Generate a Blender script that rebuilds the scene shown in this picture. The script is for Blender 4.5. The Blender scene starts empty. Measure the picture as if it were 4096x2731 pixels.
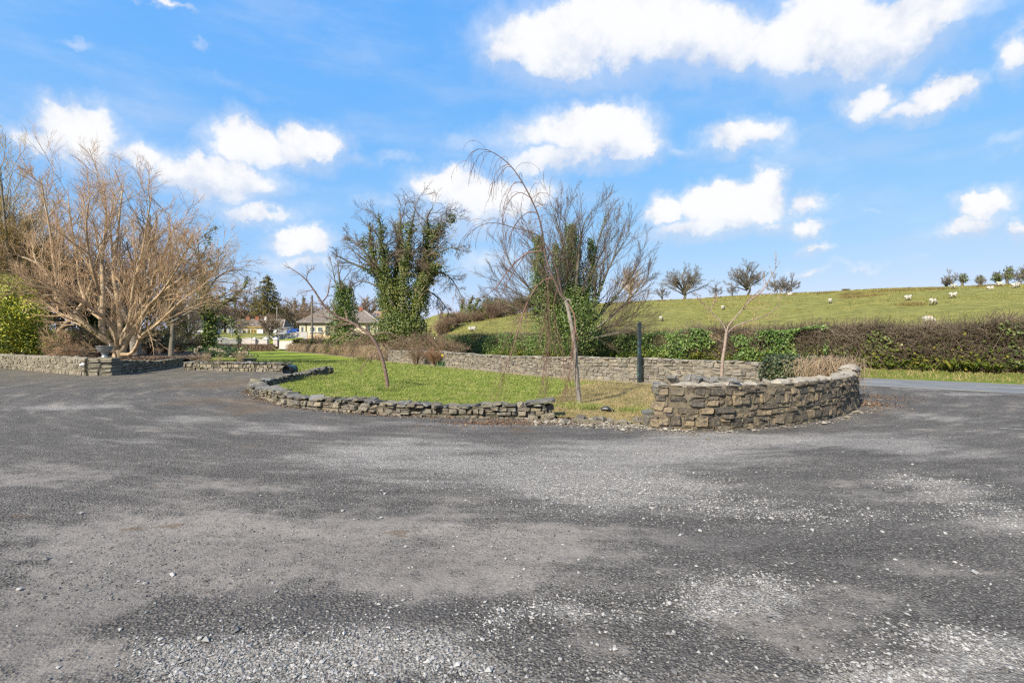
import bpy, math
import numpy as np
from mathutils import Vector, Matrix, geometry

# ------------------------------------------------------------------ camera, sky, sun, exposure
sc = bpy.context.scene
CAM_H, F, CX, CY = 1.6, 2048.0, 2048.0, 1365.5
cam_d = bpy.data.cameras.new('camera'); cam = bpy.data.objects.new('camera', cam_d)
sc.collection.objects.link(cam); sc.camera = cam
cam.location = (0, 0, CAM_H); cam.rotation_euler = (math.pi / 2, 0, 0)
cam_d.sensor_width = 36; cam_d.lens = 18; cam_d.clip_end = 3000; cam_d.clip_start = 0.05
sc.view_settings.view_transform = 'Standard'; sc.view_settings.look = 'None'
sc.view_settings.exposure = EXPOSURE = 1.2
sc.view_settings.gamma = 1.0
sc.cycles.max_bounces = 5; sc.cycles.transparent_max_bounces = 6
sc.cycles.use_denoising = False      # fine grit and twigs stay crisp
sc.cycles.use_adaptive_sampling = True; sc.cycles.adaptive_threshold = 0.012
sc.cycles.sample_clamp_indirect = 6.0; sc.cycles.filter_width = 1.3

SUN_EL, SUN_AZ = math.radians(38), math.radians(218)      # azimuth clockwise from +Y (the view direction)
sun_dir = Vector((math.sin(SUN_AZ) * math.cos(SUN_EL), math.cos(SUN_AZ) * math.cos(SUN_EL), math.sin(SUN_EL)))
sd = bpy.data.lights.new('sun', 'SUN'); sd.energy = 4.0; sd.angle = math.radians(1.5); sd.color = (1.0, 0.93, 0.82)
so = bpy.data.objects.new('sun', sd); sc.collection.objects.link(so)
so.rotation_euler = (-sun_dir).to_track_quat('-Z', 'Y').to_euler(); so.location = (-30, -40, 60)


class NT:
    """tiny node helper"""
    def __init__(s, nt): s.nt = nt
    def n(s, t, **kw):
        nd = s.nt.nodes.new(t)
        for k, v in kw.items(): setattr(nd, k, v)
        return nd
    def put(s, sock, v):
        if v is None: return
        if hasattr(v, 'is_output'): s.nt.links.new(v, sock)
        else: sock.default_value = v
    def math(s, op, a, b=None, c=None, clamp=False):
        nd = s.n('ShaderNodeMath', operation=op, use_clamp=clamp)
        for i, v in enumerate((a, b, c)): s.put(nd.inputs[i], v)
        return nd.outputs[0]
    def vmath(s, op, a, b=None, out=0):
        nd = s.n('ShaderNodeVectorMath', operation=op)
        s.put(nd.inputs[0], a)
        if b is not None:
            if op == 'SCALE': s.put(nd.inputs['Scale'], b)
            else: s.put(nd.inputs[1], b)
        return nd.outputs[out]
    def noise(s, vec, scale, detail=4, rough=0.55, out='Fac', dist=0.0):
        nd = s.n('ShaderNodeTexNoise'); s.put(nd.inputs['Vector'], vec)
        nd.inputs['Scale'].default_value = scale; nd.inputs['Detail'].default_value = detail
        nd.inputs['Roughness'].default_value = rough; nd.inputs['Distortion'].default_value = dist
        return nd.outputs[out]
    def voro(s, vec, scale, out='Color', feature='F1', rnd=1.0):
        nd = s.n('ShaderNodeTexVoronoi', feature=feature); s.put(nd.inputs['Vector'], vec)
        nd.inputs['Scale'].default_value = scale; nd.inputs['Randomness'].default_value = rnd
        return nd.outputs[out]
    def mix(s, f, a, b, mode='MIX', clampf=True):
        nd = s.n('ShaderNodeMix', data_type='RGBA', blend_type=mode, clamp_factor=clampf)
        s.put(nd.inputs['Factor'], f)
        for k, v in ((6, a), (7, b)):
            if isinstance(v, tuple) and len(v) == 3: v = v + (1,)
            s.put(nd.inputs[k], v)
        return nd.outputs[2]
    def ramp(s, f, stops, interp='LINEAR'):
        nd = s.n('ShaderNodeValToRGB'); s.put(nd.inputs[0], f); cr = nd.color_ramp; cr.interpolation = interp
        while len(cr.elements) < len(stops): cr.elements.new(0.5)
        for e, (p, c) in zip(cr.elements, stops):
            e.position = p; e.color = tuple(c) + (1,) if len(c) == 3 else c
        return nd.outputs[0]
    def sstep(s, x, lo, hi, a=0.0, b=1.0):
        nd = s.n('ShaderNodeMapRange', interpolation_type='SMOOTHSTEP'); s.put(nd.inputs[0], x)
        for i, v in enumerate((lo, hi, a, b)): s.put(nd.inputs[i + 1], v)
        return nd.outputs[0]
    def xyz(s, v):
        nd = s.n('ShaderNodeSeparateXYZ'); s.put(nd.inputs[0], v); return nd.outputs
    def comb(s, x, y, z=0.0):
        nd = s.n('ShaderNodeCombineXYZ')
        for i, v in enumerate((x, y, z)): s.put(nd.inputs[i], v)
        return nd.outputs[0]
    def blobs(s, vec, bl):
        """sum of soft ellipses (cx, cy, rx, ry, weight) in the xy of vec"""
        tot = None
        for (cx, cy, rx, ry, w) in bl:
            o = s.vmath('SUBTRACT', vec, (cx, cy, 0)); o = s.vmath('MULTIPLY', o, (1 / rx, 1 / ry, 0))
            q = s.vmath('DOT_PRODUCT', o, o, out=1)
            e = s.math('POWER', 2.718, s.math('MULTIPLY', q, -1.0))
            tot = s.math('MULTIPLY_ADD', e, w, tot if tot is not None else 0.0)
        return tot


world = bpy.data.worlds.new('World'); sc.world = world; world.use_nodes = True
wn = NT(world.node_tree); wn.nt.nodes.clear()
SKY_STR = 0.11
sky = wn.n('ShaderNodeTexSky', sky_type='NISHITA', sun_disc=False)
sky.sun_elevation = SUN_EL; sky.sun_rotation = SUN_AZ; sky.air_density = 1.0; sky.dust_density = 0.35; sky.ozone_density = 2.5
hs = wn.n('ShaderNodeHueSaturation'); hs.inputs['Saturation'].default_value = 1.22; hs.inputs['Value'].default_value = 1.0
wn.put(hs.inputs['Color'], sky.outputs[0])
# the photograph's sky is compressed towards the horizon: one power curve per channel
_r, _g, _b = wn.xyz(hs.outputs[0])
skyblue = wn.comb(wn.math('MULTIPLY', wn.math('POWER', _r, 0.62), 0.93), wn.math('MULTIPLY', wn.math('POWER', _g, 0.32), 1.64), wn.math('MULTIPLY', wn.math('POWER', _b, 0.03), 3.75))
wdir = wn.n('ShaderNodeTexCoord').outputs['Generated']
wx, wy, wz = wn.xyz(wdir)
az = wn.math('ARCTAN2', wx, wy); el = wn.math('ARCSINE', wz)
ae = wn.comb(az, el, 0.0)
nz1 = wn.vmath('SUBTRACT', wn.noise(wdir, 9.0, 6, 0.6, 'Color'), (0.5, 0.5, 0.5))
nz2 = wn.vmath('SUBTRACT', wn.noise(wdir, 3.0, 3, 0.5, 'Color'), (0.5, 0.5, 0.5))
warp = wn.vmath('ADD', ae, wn.vmath('SCALE', nz1, 0.075)); warp = wn.vmath('ADD', warp, wn.vmath('SCALE', nz2, 0.03))
nz3 = wn.vmath('SUBTRACT', wn.noise(wdir, 24.0, 6, 0.62, 'Color'), (0.5, 0.5, 0.5)); warp = wn.vmath('ADD', warp, wn.vmath('SCALE', nz3, 0.05))
# cumulus puffs: direction (as read off a 2352 px wide view) and angular size; they hang at true bearings and heights
PUFFS = [(1290, 105, 120, 70, 1), (1200, 130, 70, 40, .8), (1450, 65, 150, 95, 1.1), (1600, 85, 110, 75, .9), (1330, 160, 150, 35, .5), (1330, 30, 80, 40, .9),
         (1715, 110, 85, 55, .9), (1860, 85, 120, 80, .95), (2010, 100, 140, 62, .9), (2090, 40, 130, 42, .75), (1900, 140, 120, 30, .6), (1770, 120, 60, 50, .5), (2340, 125, 45, 45, .75), (2220, 20, 60, 25, .5),
         (1990, 232, 48, 42, .85), (2150, 213, 60, 26, .9), (2080, 256, 75, 24, .7),
         (185, 300, 75, 50, 1), (100, 325, 70, 30, .75), (330, 368, 60, 28, .7), (235, 350, 90, 35, .5),
         (560, 330, 68, 40, .95), (720, 325, 58, 32, .95), (640, 350, 95, 30, .7), (500, 408, 90, 38, 1), (600, 428, 60, 22, .6), (800, 370, 45, 16, .4),
         (590, 488, 75, 20, .7), (710, 555, 55, 24, .9), (700, 605, 70, 20, .6), (640, 660, 120, 22, .35), (860, 458, 40, 16, .4),
         (1360, 305, 95, 45, 1), (1450, 335, 50, 32, .9), (1220, 320, 95, 32, .55), (1290, 372, 120, 25, .7), (1560, 348, 35, 14, .4), (920, 370, 50, 14, .35), (1060, 330, 90, 24, .35),
         (1020, 435, 60, 32, .9), (1110, 460, 95, 36, .9), (1215, 440, 60, 30, .7), (1090, 510, 130, 30, .6), (960, 465, 50, 20, .5), (1130, 610, 60, 26, .5),
         (1710, 325, 75, 30, .75), (1760, 430, 42, 34, .9), (1660, 470, 70, 32, .95), (1545, 478, 42, 24, .8), (1740, 482, 70, 30, .8), (1620, 522, 110, 22, .75), (1770, 525, 45, 18, .6),
         (1850, 462, 34, 22, .7), (1860, 520, 40, 18, .75), (1870, 570, 32, 13, .65), (1790, 375, 25, 12, .4), (1860, 626, 32, 9, .55), (2010, 480, 24, 10, .3), (1990, 600, 70, 9, .35),
         (2240, 458, 50, 26, .9), (2210, 510, 55, 24, .8), (2335, 520, 28, 20, .8), (2330, 330, 60, 20, .3), (190, 112, 50, 10, .35), (440, 103, 22, 9, .35), (370, 5, 50, 9, .6), (560, 205, 110, 16, .25)]
def ang(px, py):
    px, py = px * 1.7415, py * 1.7415
    a = math.atan((px - CX) / F); return a, math.atan((CY - py) / F * math.cos(a))
bl = []
for (x, y, rx, ry, w) in PUFFS:
    a0, e0 = ang(x, y); a1, _ = ang(x + rx, y); _, e1 = ang(x, y - ry)
    bl.append((a0, e0, abs(a1 - a0) * 1.42, abs(e1 - e0) * 1.42, w * 1.18))
dens = None; lift = 0.0; wsum = 0.001
for (cx, cy, rx, ry, w) in bl:                      # soft union of puffs; lift remembers how high in its puff a direction lies
    o = wn.vmath('MULTIPLY', wn.vmath('SUBTRACT', warp, (cx, cy, 0)), (1 / rx, 1 / ry, 0))
    e = wn.math('MULTIPLY', wn.math('POWER', 2.718, wn.math('MULTIPLY', wn.vmath('DOT_PRODUCT', o, o, out=1), -0.8)), min(w, 1.15))
    dens = e if dens is None else wn.math('SMOOTH_MAX', dens, e, 0.10)
    lift = wn.math('MULTIPLY_ADD', e, wn.vmath('DOT_PRODUCT', o, (0, 1, 0), out=1), lift); wsum = wn.math('ADD', wsum, e)
rel = wn.math('DIVIDE', lift, wsum)
fine = wn.math('SUBTRACT', wn.noise(wdir, 15.0, 9, 0.62), 0.5)
# beyond the bearings above the same kind of cumulus goes on from noise alone
stretch = wn.vmath('MULTIPLY', warp, (4.0, 9.0, 1.0))
gen = wn.sstep(wn.noise(stretch, 1.0, 5, 0.55), 0.50, 0.72, 0.0, 1.2)
out1 = wn.sstep(wn.math('ABSOLUTE', az), 0.80, 0.95); out2 = wn.sstep(el, 0.62, 0.75)
dens = wn.math('MULTIPLY_ADD', gen, wn.math('MAXIMUM', out1, out2), dens)
dens = wn.math('MULTIPLY_ADD', fine, 0.36, dens)
base = wn.sstep(rel, -1.0, 0.1)                     # 0 under a puff, 1 at its top
cmask = wn.sstep(wn.math('MULTIPLY_ADD', wn.math('SUBTRACT', base, 1.0), 0.16, dens), 0.33, 0.74)
cmask = wn.math('MULTIPLY', cmask, wn.math('MULTIPLY_ADD', base, 0.22, 0.78))
veil = wn.math('MULTIPLY', wn.sstep(wn.noise(wn.vmath('MULTIPLY', ae, (2.0, 8.0, 1.0)), 1.3, 6, 0.6), 0.40, 0.8), 0.38)
soft = wn.math('MULTIPLY', wn.sstep(dens, 0.08, 0.6), 0.45)
cmask = wn.math('MAXIMUM', cmask, wn.math('MAXIMUM', veil, soft))
body = wn.sstep(wn.math('ADD', wn.math('MULTIPLY', fine, 1.6), wn.math('MULTIPLY_ADD', base, 0.55, wn.math('MULTIPLY', dens, 0.6))), 0.42, 1.15)
ccol = wn.mix(body, (0.285, 0.318, 0.385), (0.430, 0.433, 0.441))
ccol = wn.mix(1.0, ccol, (1 / SKY_STR * 1.0,) * 3, 'MULTIPLY')
skyc = wn.mix(cmask, skyblue, ccol)
bg = wn.n('ShaderNodeBackground'); wn.put(bg.inputs[0], skyc); bg.inputs[1].default_value = SKY_STR
wo = wn.n('ShaderNodeOutputWorld'); wn.put(wo.inputs[0], bg.outputs[0])

# ------------------------------------------------------------------ geometry helpers
rng = np.random.default_rng(11)
COL = sc.collection
def at(px, py, d):
    """point seen at pixel (px, py) of the 4096 px picture, d metres in front of the camera"""
    return np.array([(px - CX) / F * d, d, CAM_H + (CY - py) / F * d])
def gnd(px, py, z=0.0):
    return at(px, py, (CAM_H - z) * F / (py - CY))
def smooth01(x): x = np.clip(x, 0, 1); return x * x * (3 - 2 * x)

def mesh_np(name, V, faces, mat=None, smooth=False, midx=None):
    me = bpy.data.meshes.new(name); V = np.asarray(V, np.float32)
    faces = [np.asarray(f, np.int32) for f in faces if len(f)]
    me.vertices.add(len(V)); me.vertices.foreach_set('co', V.ravel())
    nl = sum(f.size for f in faces); npoly = sum(len(f) for f in faces)
    me.loops.add(nl); me.loops.foreach_set('vertex_index', np.concatenate([f.ravel() for f in faces]))
    starts, o = [], 0
    for f in faces:
        starts.append(np.arange(len(f)) * f.shape[1] + o); o += f.size
    me.polygons.add(npoly); me.polygons.foreach_set('loop_start', np.concatenate(starts).astype(np.int32))
    if midx is not None: me.polygons.foreach_set('material_index', np.asarray(midx, np.int32))
    me.polygons.foreach_set('use_smooth', np.full(npoly, smooth))
    me.update(calc_edges=True); me.validate()
    if mat is not None:
        for m in (mat if isinstance(mat, (list, tuple)) else [mat]): me.materials.append(m)
    return me
def obj(name, me, parent=None, loc=(0, 0, 0)):
    o = bpy.data.objects.new(name, me); COL.objects.link(o); o.location = loc
    if parent is not None: o.parent = parent
    return o
def tag(o, label=None, cat=None, group=None, kind=None):
    if label: o['label'] = label
    if cat: o['category'] = cat
    if group: o['group'] = group
    if kind: o['kind'] = kind
    return o
def empty(name, loc, label=None, cat=None, group=None, rz=0.0):
    o = bpy.data.objects.new(name, None); COL.objects.link(o); o.location = tuple(float(v) for v in loc); o.rotation_euler = (0, 0, rz)
    o.empty_display_size = 0.2
    return tag(o, label, cat, group)
def copy_tree(root, loc, rz=0.0, scale=1.0, label=None, group=None, cat=None):
    r = root.copy(); COL.objects.link(r); r.location = tuple(float(v) for v in loc); r.rotation_euler = (0, 0, rz)
    r.scale = scale if isinstance(scale, tuple) else (scale,) * 3
    tag(r, label, cat, group)
    for ch in root.children:
        c = ch.copy(); COL.objects.link(c); c.parent = r
        for g in ch.children:
            k = g.copy(); COL.objects.link(k); k.parent = c
    return r

class MB:
    """collects polygons of any size into one mesh"""
    def __init__(s): s.v = []; s.f = []; s.m = []
    def add(s, V, Fs, mi=0):
        o = len(s.v); s.v += [tuple(float(c) for c in p) for p in V]; s.f += [tuple(i + o for i in f) for f in Fs]; s.m += [mi] * len(Fs)
    def box(s, c, size, rz=0.0, mi=0, taper=1.0):
        x, y, z = (k / 2 for k in size); cr, sr = math.cos(rz), math.sin(rz); V = []
        for dz, t in ((-z, 1.0), (z, taper)):
            for dx, dy in ((-x, -y), (x, -y), (x, y), (-x, y)):
                dx, dy = dx * t, dy * t
                V.append((c[0] + dx * cr - dy * sr, c[1] + dx * sr + dy * cr, c[2] + dz))
        s.add(V, [(3, 2, 1, 0), (4, 5, 6, 7), (0, 1, 5, 4), (1, 2, 6, 5), (2, 3, 7, 6), (3, 0, 4, 7)], mi)
    def lathe(s, prof, n=24, c=(0, 0, 0), mi=0, close=True):
        V = [(c[0] + r * math.cos(2 * math.pi * i / n), c[1] + r * math.sin(2 * math.pi * i / n), c[2] + z) for r, z in prof for i in range(n)]
        Fs = [(k * n + i, k * n + (i + 1) % n, (k + 1) * n + (i + 1) % n, (k + 1) * n + i) for k in range(len(prof) - 1) for i in range(n)]
        if close: Fs += [tuple(range(n - 1, -1, -1)), tuple((len(prof) - 1) * n + i for i in range(n))]
        s.add(V, Fs, mi)
    def mesh(s, name, mat=None, smooth=False):
        me = bpy.data.meshes.new(name); me.from_pydata(s.v, [], s.f); me.polygons.foreach_set('material_index', s.m)
        if smooth: me.polygons.foreach_set('use_smooth', [True] * len(s.f))
        me.update()
        if mat is not None:
            for m in (mat if isinstance(mat, (list, tuple)) else [mat]): me.materials.append(m)
        return me
    def obj(s, name, mat=None, parent=None, loc=(0, 0, 0), smooth=False): return obj(name, s.mesh(name, mat, smooth), parent, loc)

def nrm(v): return v / np.maximum(np.linalg.norm(v, axis=-1, keepdims=True), 1e-9)
def resample(pts, K):
    """Catmull-Rom through pts, K points evenly in length"""
    p = np.asarray(pts, float); p = np.vstack([2 * p[0] - p[1], p, 2 * p[-1] - p[-2]]); out = []
    for i in range(1, len(p) - 2):
        for t in np.linspace(0, 1, 12, endpoint=False):
            a, b, c, d = p[i - 1], p[i], p[i + 1], p[i + 2]
            out.append(0.5 * (2 * b + (c - a) * t + (2 * a - 5 * b + 4 * c - d) * t * t + (3 * b - a - 3 * c + d) * t ** 3))
    out.append(p[-2]); out = np.array(out)
    s = np.r_[0, np.cumsum(np.linalg.norm(np.diff(out, axis=0), axis=1))]; q = np.linspace(0, s[-1], K)
    return np.stack([np.interp(q, s, out[:, k]) for k in range(out.shape[1])], 1)
def tubes(P, R, sides=3):
    """P (N,K,3), R (N,K) -> verts, quads"""
    N, K = P.shape[:2]; T = nrm(np.gradient(P, axis=1)); mean = nrm(P[:, -1] - P[:, 0])
    ref = np.where(np.abs(mean[:, 2:3]) > 0.8, np.array([[1., 0, 0]]), np.array([[0, 0, 1.]]))
    u = nrm(np.cross(mean, ref))[:, None, :]; U = nrm(u - (u * T).sum(-1, keepdims=True) * T); W = np.cross(T, U)
    a = np.arange(sides) * 2 * np.pi / sides
    V = P[:, :, None, :] + R[:, :, None, None] * (np.cos(a)[None, None, :, None] * U[:, :, None, :] + np.sin(a)[None, None, :, None] * W[:, :, None, :])
    idx = np.arange(N * K * sides).reshape(N, K, sides); nx = np.roll(idx, -1, axis=2)
    Q = np.stack([idx[:, :-1], nx[:, :-1], nx[:, 1:], idx[:, 1:]], -1).reshape(-1, 4)
    return V.reshape(-1, 3), Q
def spawn(P, R, n, t0, t1, ratio, angle, K, up, wob, rmin, rfac=0.6, lmin=0.1, side=None, maxlen=99.):
    """n children on every parent polyline"""
    N, Kp = P.shape[:2]
    L = np.linalg.norm(np.diff(P, axis=1), axis=2).sum(1)
    t = t0 + (t1 - t0) * (np.arange(n)[None] + rng.uniform(0, 1, (N, n))) / n
    fi = t * (Kp - 1); i0 = np.minimum(fi.astype(int), Kp - 2); fr = fi - i0; ar = np.arange(N)[:, None]
    base = P[ar, i0] * (1 - fr[..., None]) + P[ar, i0 + 1] * fr[..., None]
    tan = nrm(P[ar, i0 + 1] - P[ar, i0]); rad = R[ar, i0] * (1 - fr) + R[ar, i0 + 1] * fr
    rv = nrm(rng.normal(size=(N, n, 3)))
    perp = nrm(np.cross(tan, rv))
    ang_ = np.radians(angle) * rng.uniform(0.6, 1.3, (N, n, 1))
    d = nrm(tan * np.cos(ang_) + perp * np.sin(ang_))
    ln = np.clip(L[:, None] * ratio * (1.15 - 0.6 * t) * rng.uniform(0.6, 1.25, (N, n)), lmin, maxlen)
    d = d.reshape(-1, 3); ln = ln.reshape(-1); p = base.reshape(-1, 3); out = [p]; step = (ln / (K - 1))[:, None]
    for k in range(K - 1):
        d = nrm(d + np.array([0, 0, up]) / (K - 1) + wob * rng.normal(size=d.shape)); p = p + d * step; out.append(p)
    Pn = np.stack(out, 1); r0 = np.maximum(rad.reshape(-1) * rfac, rmin)
    Rn = r0[:, None] * (1 - np.linspace(0, 1, K)[None] * 0.75); Rn = np.maximum(Rn, rmin * 0.7)
    return Pn, Rn
def limbs(lst, K, r0, r1=None, pw=0.8):
    """list of point lists -> (N,K,3), (N,K)"""
    P = np.stack([resample(l, K) for l in lst]); t = np.linspace(0, 1, K)
    r0 = np.broadcast_to(np.asarray(r0, float), (len(lst),)); r1 = r0 * 0.15 if r1 is None else np.broadcast_to(np.asarray(r1, float), (len(lst),))
    return P, r1[:, None] + (r0 - r1)[:, None] * (1 - t[None]) ** pw
def tube_mesh(name, sets, mat, sides=(7,), smooth=True):
    Vs, Qs, o = [], [], 0
    for i, (P, R) in enumerate(sets):
        V, Q = tubes(P, R, sides[min(i, len(sides) - 1)]); Vs.append(V); Qs.append(Q + o); o += len(V)
    return mesh_np(name, np.concatenate(Vs), [np.concatenate(Qs)], mat, smooth)
def leaf_quads(C, Nrm, size, aspect=0.75, droop=0.0):
    """kite-shaped leaves at C facing roughly Nrm"""
    n = len(C); nn = nrm(Nrm + 0.55 * rng.normal(size=(n, 3))); a = rng.normal(size=(n, 3)); a[:, 2] -= droop
    u = nrm(a - (a * nn).sum(1, keepdims=True) * nn); w = np.cross(nn, u); s = np.asarray(size).reshape(-1, 1)
    V = np.stack([C - u * s * .5, C + w * s * .5 * aspect, C + u * s * .6 + nn * s * .1, C - w * s * .5 * aspect], 1)
    return V.reshape(-1, 3), np.arange(n * 4).reshape(n, 4)
def leaf_mesh(name, C, Nrm, size, mat, aspect=0.75, droop=0.0):
    V, Q = leaf_quads(C, Nrm, size, aspect, droop); return mesh_np(name, V, [Q], mat)
def along(P, R, n, spread, pick=None):
    """n random points round the polylines, with outward normals"""
    N, K = P.shape[:2]; L = np.linalg.norm(np.diff(P, axis=1), axis=2).sum(1) if pick is None else pick
    b = rng.choice(N, n, p=L / L.sum()); f = rng.uniform(0, K - 1.001, n); i = f.astype(int); f -= i
    c = P[b, i] * (1 - f[:, None]) + P[b, i + 1] * f[:, None]; r = R[b, i]
    v = nrm(rng.normal(size=(n, 3))); return c + v * (r + np.abs(rng.normal(size=n)) * spread)[:, None], v
def inpoly(x, y, poly):
    ins = np.zeros(len(x), bool); n = len(poly)
    for i in range(n):
        x1, y1 = poly[i]; x2, y2 = poly[(i + 1) % n]
        if y1 == y2: continue
        c = ((y1 > y) != (y2 > y)) & (x < (x2 - x1) * (y - y1) / (y2 - y1) + x1); ins ^= c
    return ins
def poly_sheet(name, poly, z, mat, kind='structure'):
    zs = z if hasattr(z, '__len__') else [z] * len(poly)
    V = [Vector((p[0], p[1], q)) for p, q in zip(poly, zs)]
    T = geometry.tessellate_polygon([[Vector((v.x, v.y, 0)) for v in V]])
    T = [t if (V[t[1]] - V[t[0]]).cross(V[t[2]] - V[t[0]]).z > 0 else (t[0], t[2], t[1]) for t in T]
    me = mesh_np(name, [tuple(v) for v in V], [np.array(T)], mat); return tag(obj(name, me), kind=kind)
def strip(name, path, off0, off1, z, mat, kind='structure', parent=None):
    """ribbon along a path between two sideways offsets (left positive)"""
    p = np.asarray(path, float); t = nrm(np.gradient(p, axis=0)); n = np.stack([-t[:, 1], t[:, 0]], 1)
    z0, z1 = z if isinstance(z, tuple) else (z, z)
    A = np.c_[p + n * off0, np.full(len(p), z0)]; B = np.c_[p + n * off1, np.full(len(p), z1)]
    V = np.concatenate([A, B]); k = len(p); i = np.arange(k - 1)
    Q = np.stack([i, i + k, i + k + 1, i + 1], 1)
    if off1 > off0: Q = Q[:, ::-1]
    o = obj(name, mesh_np(name, V, [Q], mat, True), parent)
    return tag(o, kind=kind) if kind else o

# ------------------------------------------------------------------ materials
def base_mat(name, rough=0.9, spec=0.2):
    m = bpy.data.materials.new(name); m.use_nodes = True; t = NT(m.node_tree)
    b = m.node_tree.nodes['Principled BSDF']; b.inputs['Roughness'].default_value = rough; b.inputs['Specular IOR Level'].default_value = spec
    return m, t, b
def bump(t, b, h, strength, dist=0.02):
    nd = t.n('ShaderNodeBump'); nd.inputs['Strength'].default_value = strength; nd.inputs['Distance'].default_value = dist
    t.put(nd.inputs['Height'], h); t.put(b.inputs['Normal'], nd.outputs[0])
def pmat(name, stops, scale=3.0, detail=6, rough=0.9, spec=0.15, w=(1.0, 0.0, 0.0), bmp=0.0, bscale=30.0, bdist=0.01, transl=0.0, stretch=None, contrast=1.6):
    """colour ramp driven by world-space noise + per-piece randomness"""
    m, t, b = base_mat(name, rough, spec); geo = t.n('ShaderNodeNewGeometry'); pos = geo.outputs['Position']
    if stretch: pos = t.vmath('MULTIPLY', pos, stretch)
    f = t.math('MULTIPLY_ADD', t.math('SUBTRACT', t.noise(pos, scale, detail, 0.6), 0.5), contrast * w[0], 0.5)
    if w[1]: f = t.math('MULTIPLY_ADD', t.math('SUBTRACT', geo.outputs['Random Per Island'], 0.5), w[1], f)
    if w[2]: f = t.math('MULTIPLY_ADD', t.math('SUBTRACT', t.n('ShaderNodeObjectInfo').outputs['Random'], 0.5), w[2], f)
    k = len(stops); c = t.ramp(f, [(i / max(1, k - 1), s) if len(s) == 3 else s for i, s in enumerate(stops)])
    t.put(b.inputs['Base Color'], c)
    if bmp: bump(t, b, t.noise(pos, bscale, 5, 0.6), bmp, bdist)
    if transl:
        tr = t.n('ShaderNodeBsdfTranslucent'); t.put(tr.inputs[0], c); mx = t.n('ShaderNodeMixShader'); mx.inputs[0].default_value = transl
        out = [n for n in m.node_tree.nodes if n.type == 'OUTPUT_MATERIAL'][0]
        t.put(mx.inputs[1], b.outputs[0]); t.put(mx.inputs[2], tr.outputs[0]); t.put(out.inputs[0], mx.outputs[0])
    return m
def stone_mat(name, cols, stain=(0.045, 0.042, 0.038), stain_amt=0.55, lichen=0.5, moss=0.0):
    m, t, b = base_mat(name, 0.88, 0.25); geo = t.n('ShaderNodeNewGeometry'); pos = geo.outputs['Position']
    r = t.math('FRACT', t.math('ADD', geo.outputs['Random Per Island'], t.n('ShaderNodeObjectInfo').outputs['Random']))
    f = t.math('MULTIPLY_ADD', t.math('SUBTRACT', t.noise(pos, 9, 5, 0.6), 0.5), 0.7, r)
    c = t.ramp(f, [(i / (len(cols) - 1), k) for i, k in enumerate(cols)])
    pr = t.vmath('ADD', pos, t.vmath('SCALE', (3.7, 9.1, 5.3), r))
    s = t.math('MULTIPLY_ADD', t.math('SUBTRACT', t.math('FRACT', t.math('MULTIPLY', r, 7.31)), 0.5), 0.26, t.noise(pr, 21, 9, 0.74))
    c = t.mix(t.math('MULTIPLY', t.sstep(s, 0.44, 0.60), stain_amt), c, stain)
    if lichen:
        l = t.sstep(t.noise(pos, 38, 3, 0.5), 0.68, 0.74); c = t.mix(t.math('MULTIPLY', l, lichen), c, (0.52, 0.50, 0.40))
    if moss:
        z = t.xyz(pos)[2]; g = t.math('MULTIPLY', t.sstep(t.noise(pos, 3.2, 5, 0.6), 0.52, 0.66), moss); c = t.mix(g, c, (0.10, 0.095, 0.02))
    t.put(b.inputs['Base Color'], c)
    bump(t, b, t.math('MULTIPLY_ADD', t.noise(pos, 22, 8, 0.65), 1.0, t.math('MULTIPLY', t.voro(pos, 14, 'Distance'), 0.5)), 0.9, 0.03)
    return m
M_ST_TALL = stone_mat('stone_ochre', [(0.10, 0.085, 0.06), (0.215, 0.165, 0.10), (0.15, 0.12, 0.08), (0.20, 0.155, 0.10), (0.075, 0.068, 0.058)], stain_amt=0.85, lichen=0.55)
M_ST_LOW = stone_mat('stone_grey_brown', [(0.14, 0.12, 0.085), (0.20, 0.165, 0.115), (0.155, 0.145, 0.12), (0.235, 0.20, 0.135), (0.12, 0.11, 0.095)], stain_amt=0.5, lichen=0.6, moss=0.25)
M_ST_CAP = stone_mat('stone_blue_grey', [(0.12, 0.115, 0.105), (0.175, 0.17, 0.16), (0.145, 0.135, 0.118), (0.20, 0.192, 0.175), (0.11, 0.103, 0.09)], stain_amt=0.45, lichen=0.7, moss=0.3)
M_ST_BACK = stone_mat('stone_weathered_grey', [(0.16, 0.142, 0.112), (0.23, 0.20, 0.152), (0.18, 0.165, 0.14), (0.28, 0.238, 0.178), (0.14, 0.128, 0.105)], stain_amt=0.38, lichen=0.5, moss=0.25)
M_ST_LEFT = stone_mat('stone_mossy_tan', [(0.17, 0.145, 0.10), (0.235, 0.20, 0.14), (0.20, 0.175, 0.125), (0.26, 0.225, 0.165), (0.15, 0.13, 0.10)], stain_amt=0.4, lichen=0.45, moss=0.45)
M_MORTAR = pmat('lime_mortar', [(0.10, 0.085, 0.06), (0.20, 0.175, 0.13), (0.34, 0.31, 0.25)], scale=6, bmp=0.8, bscale=24, bdist=0.03)
M_MORT_PALE = pmat('pale_mortar', [(0.15, 0.13, 0.10), (0.25, 0.222, 0.178), (0.35, 0.315, 0.26)], scale=7, bmp=0.9, bscale=20, bdist=0.03)
M_MORT_DK = pmat('dark_earth_joint', [(0.03, 0.026, 0.02), (0.07, 0.06, 0.042), (0.13, 0.115, 0.08)], scale=6, bmp=0.8, bscale=24, bdist=0.03)

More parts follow.
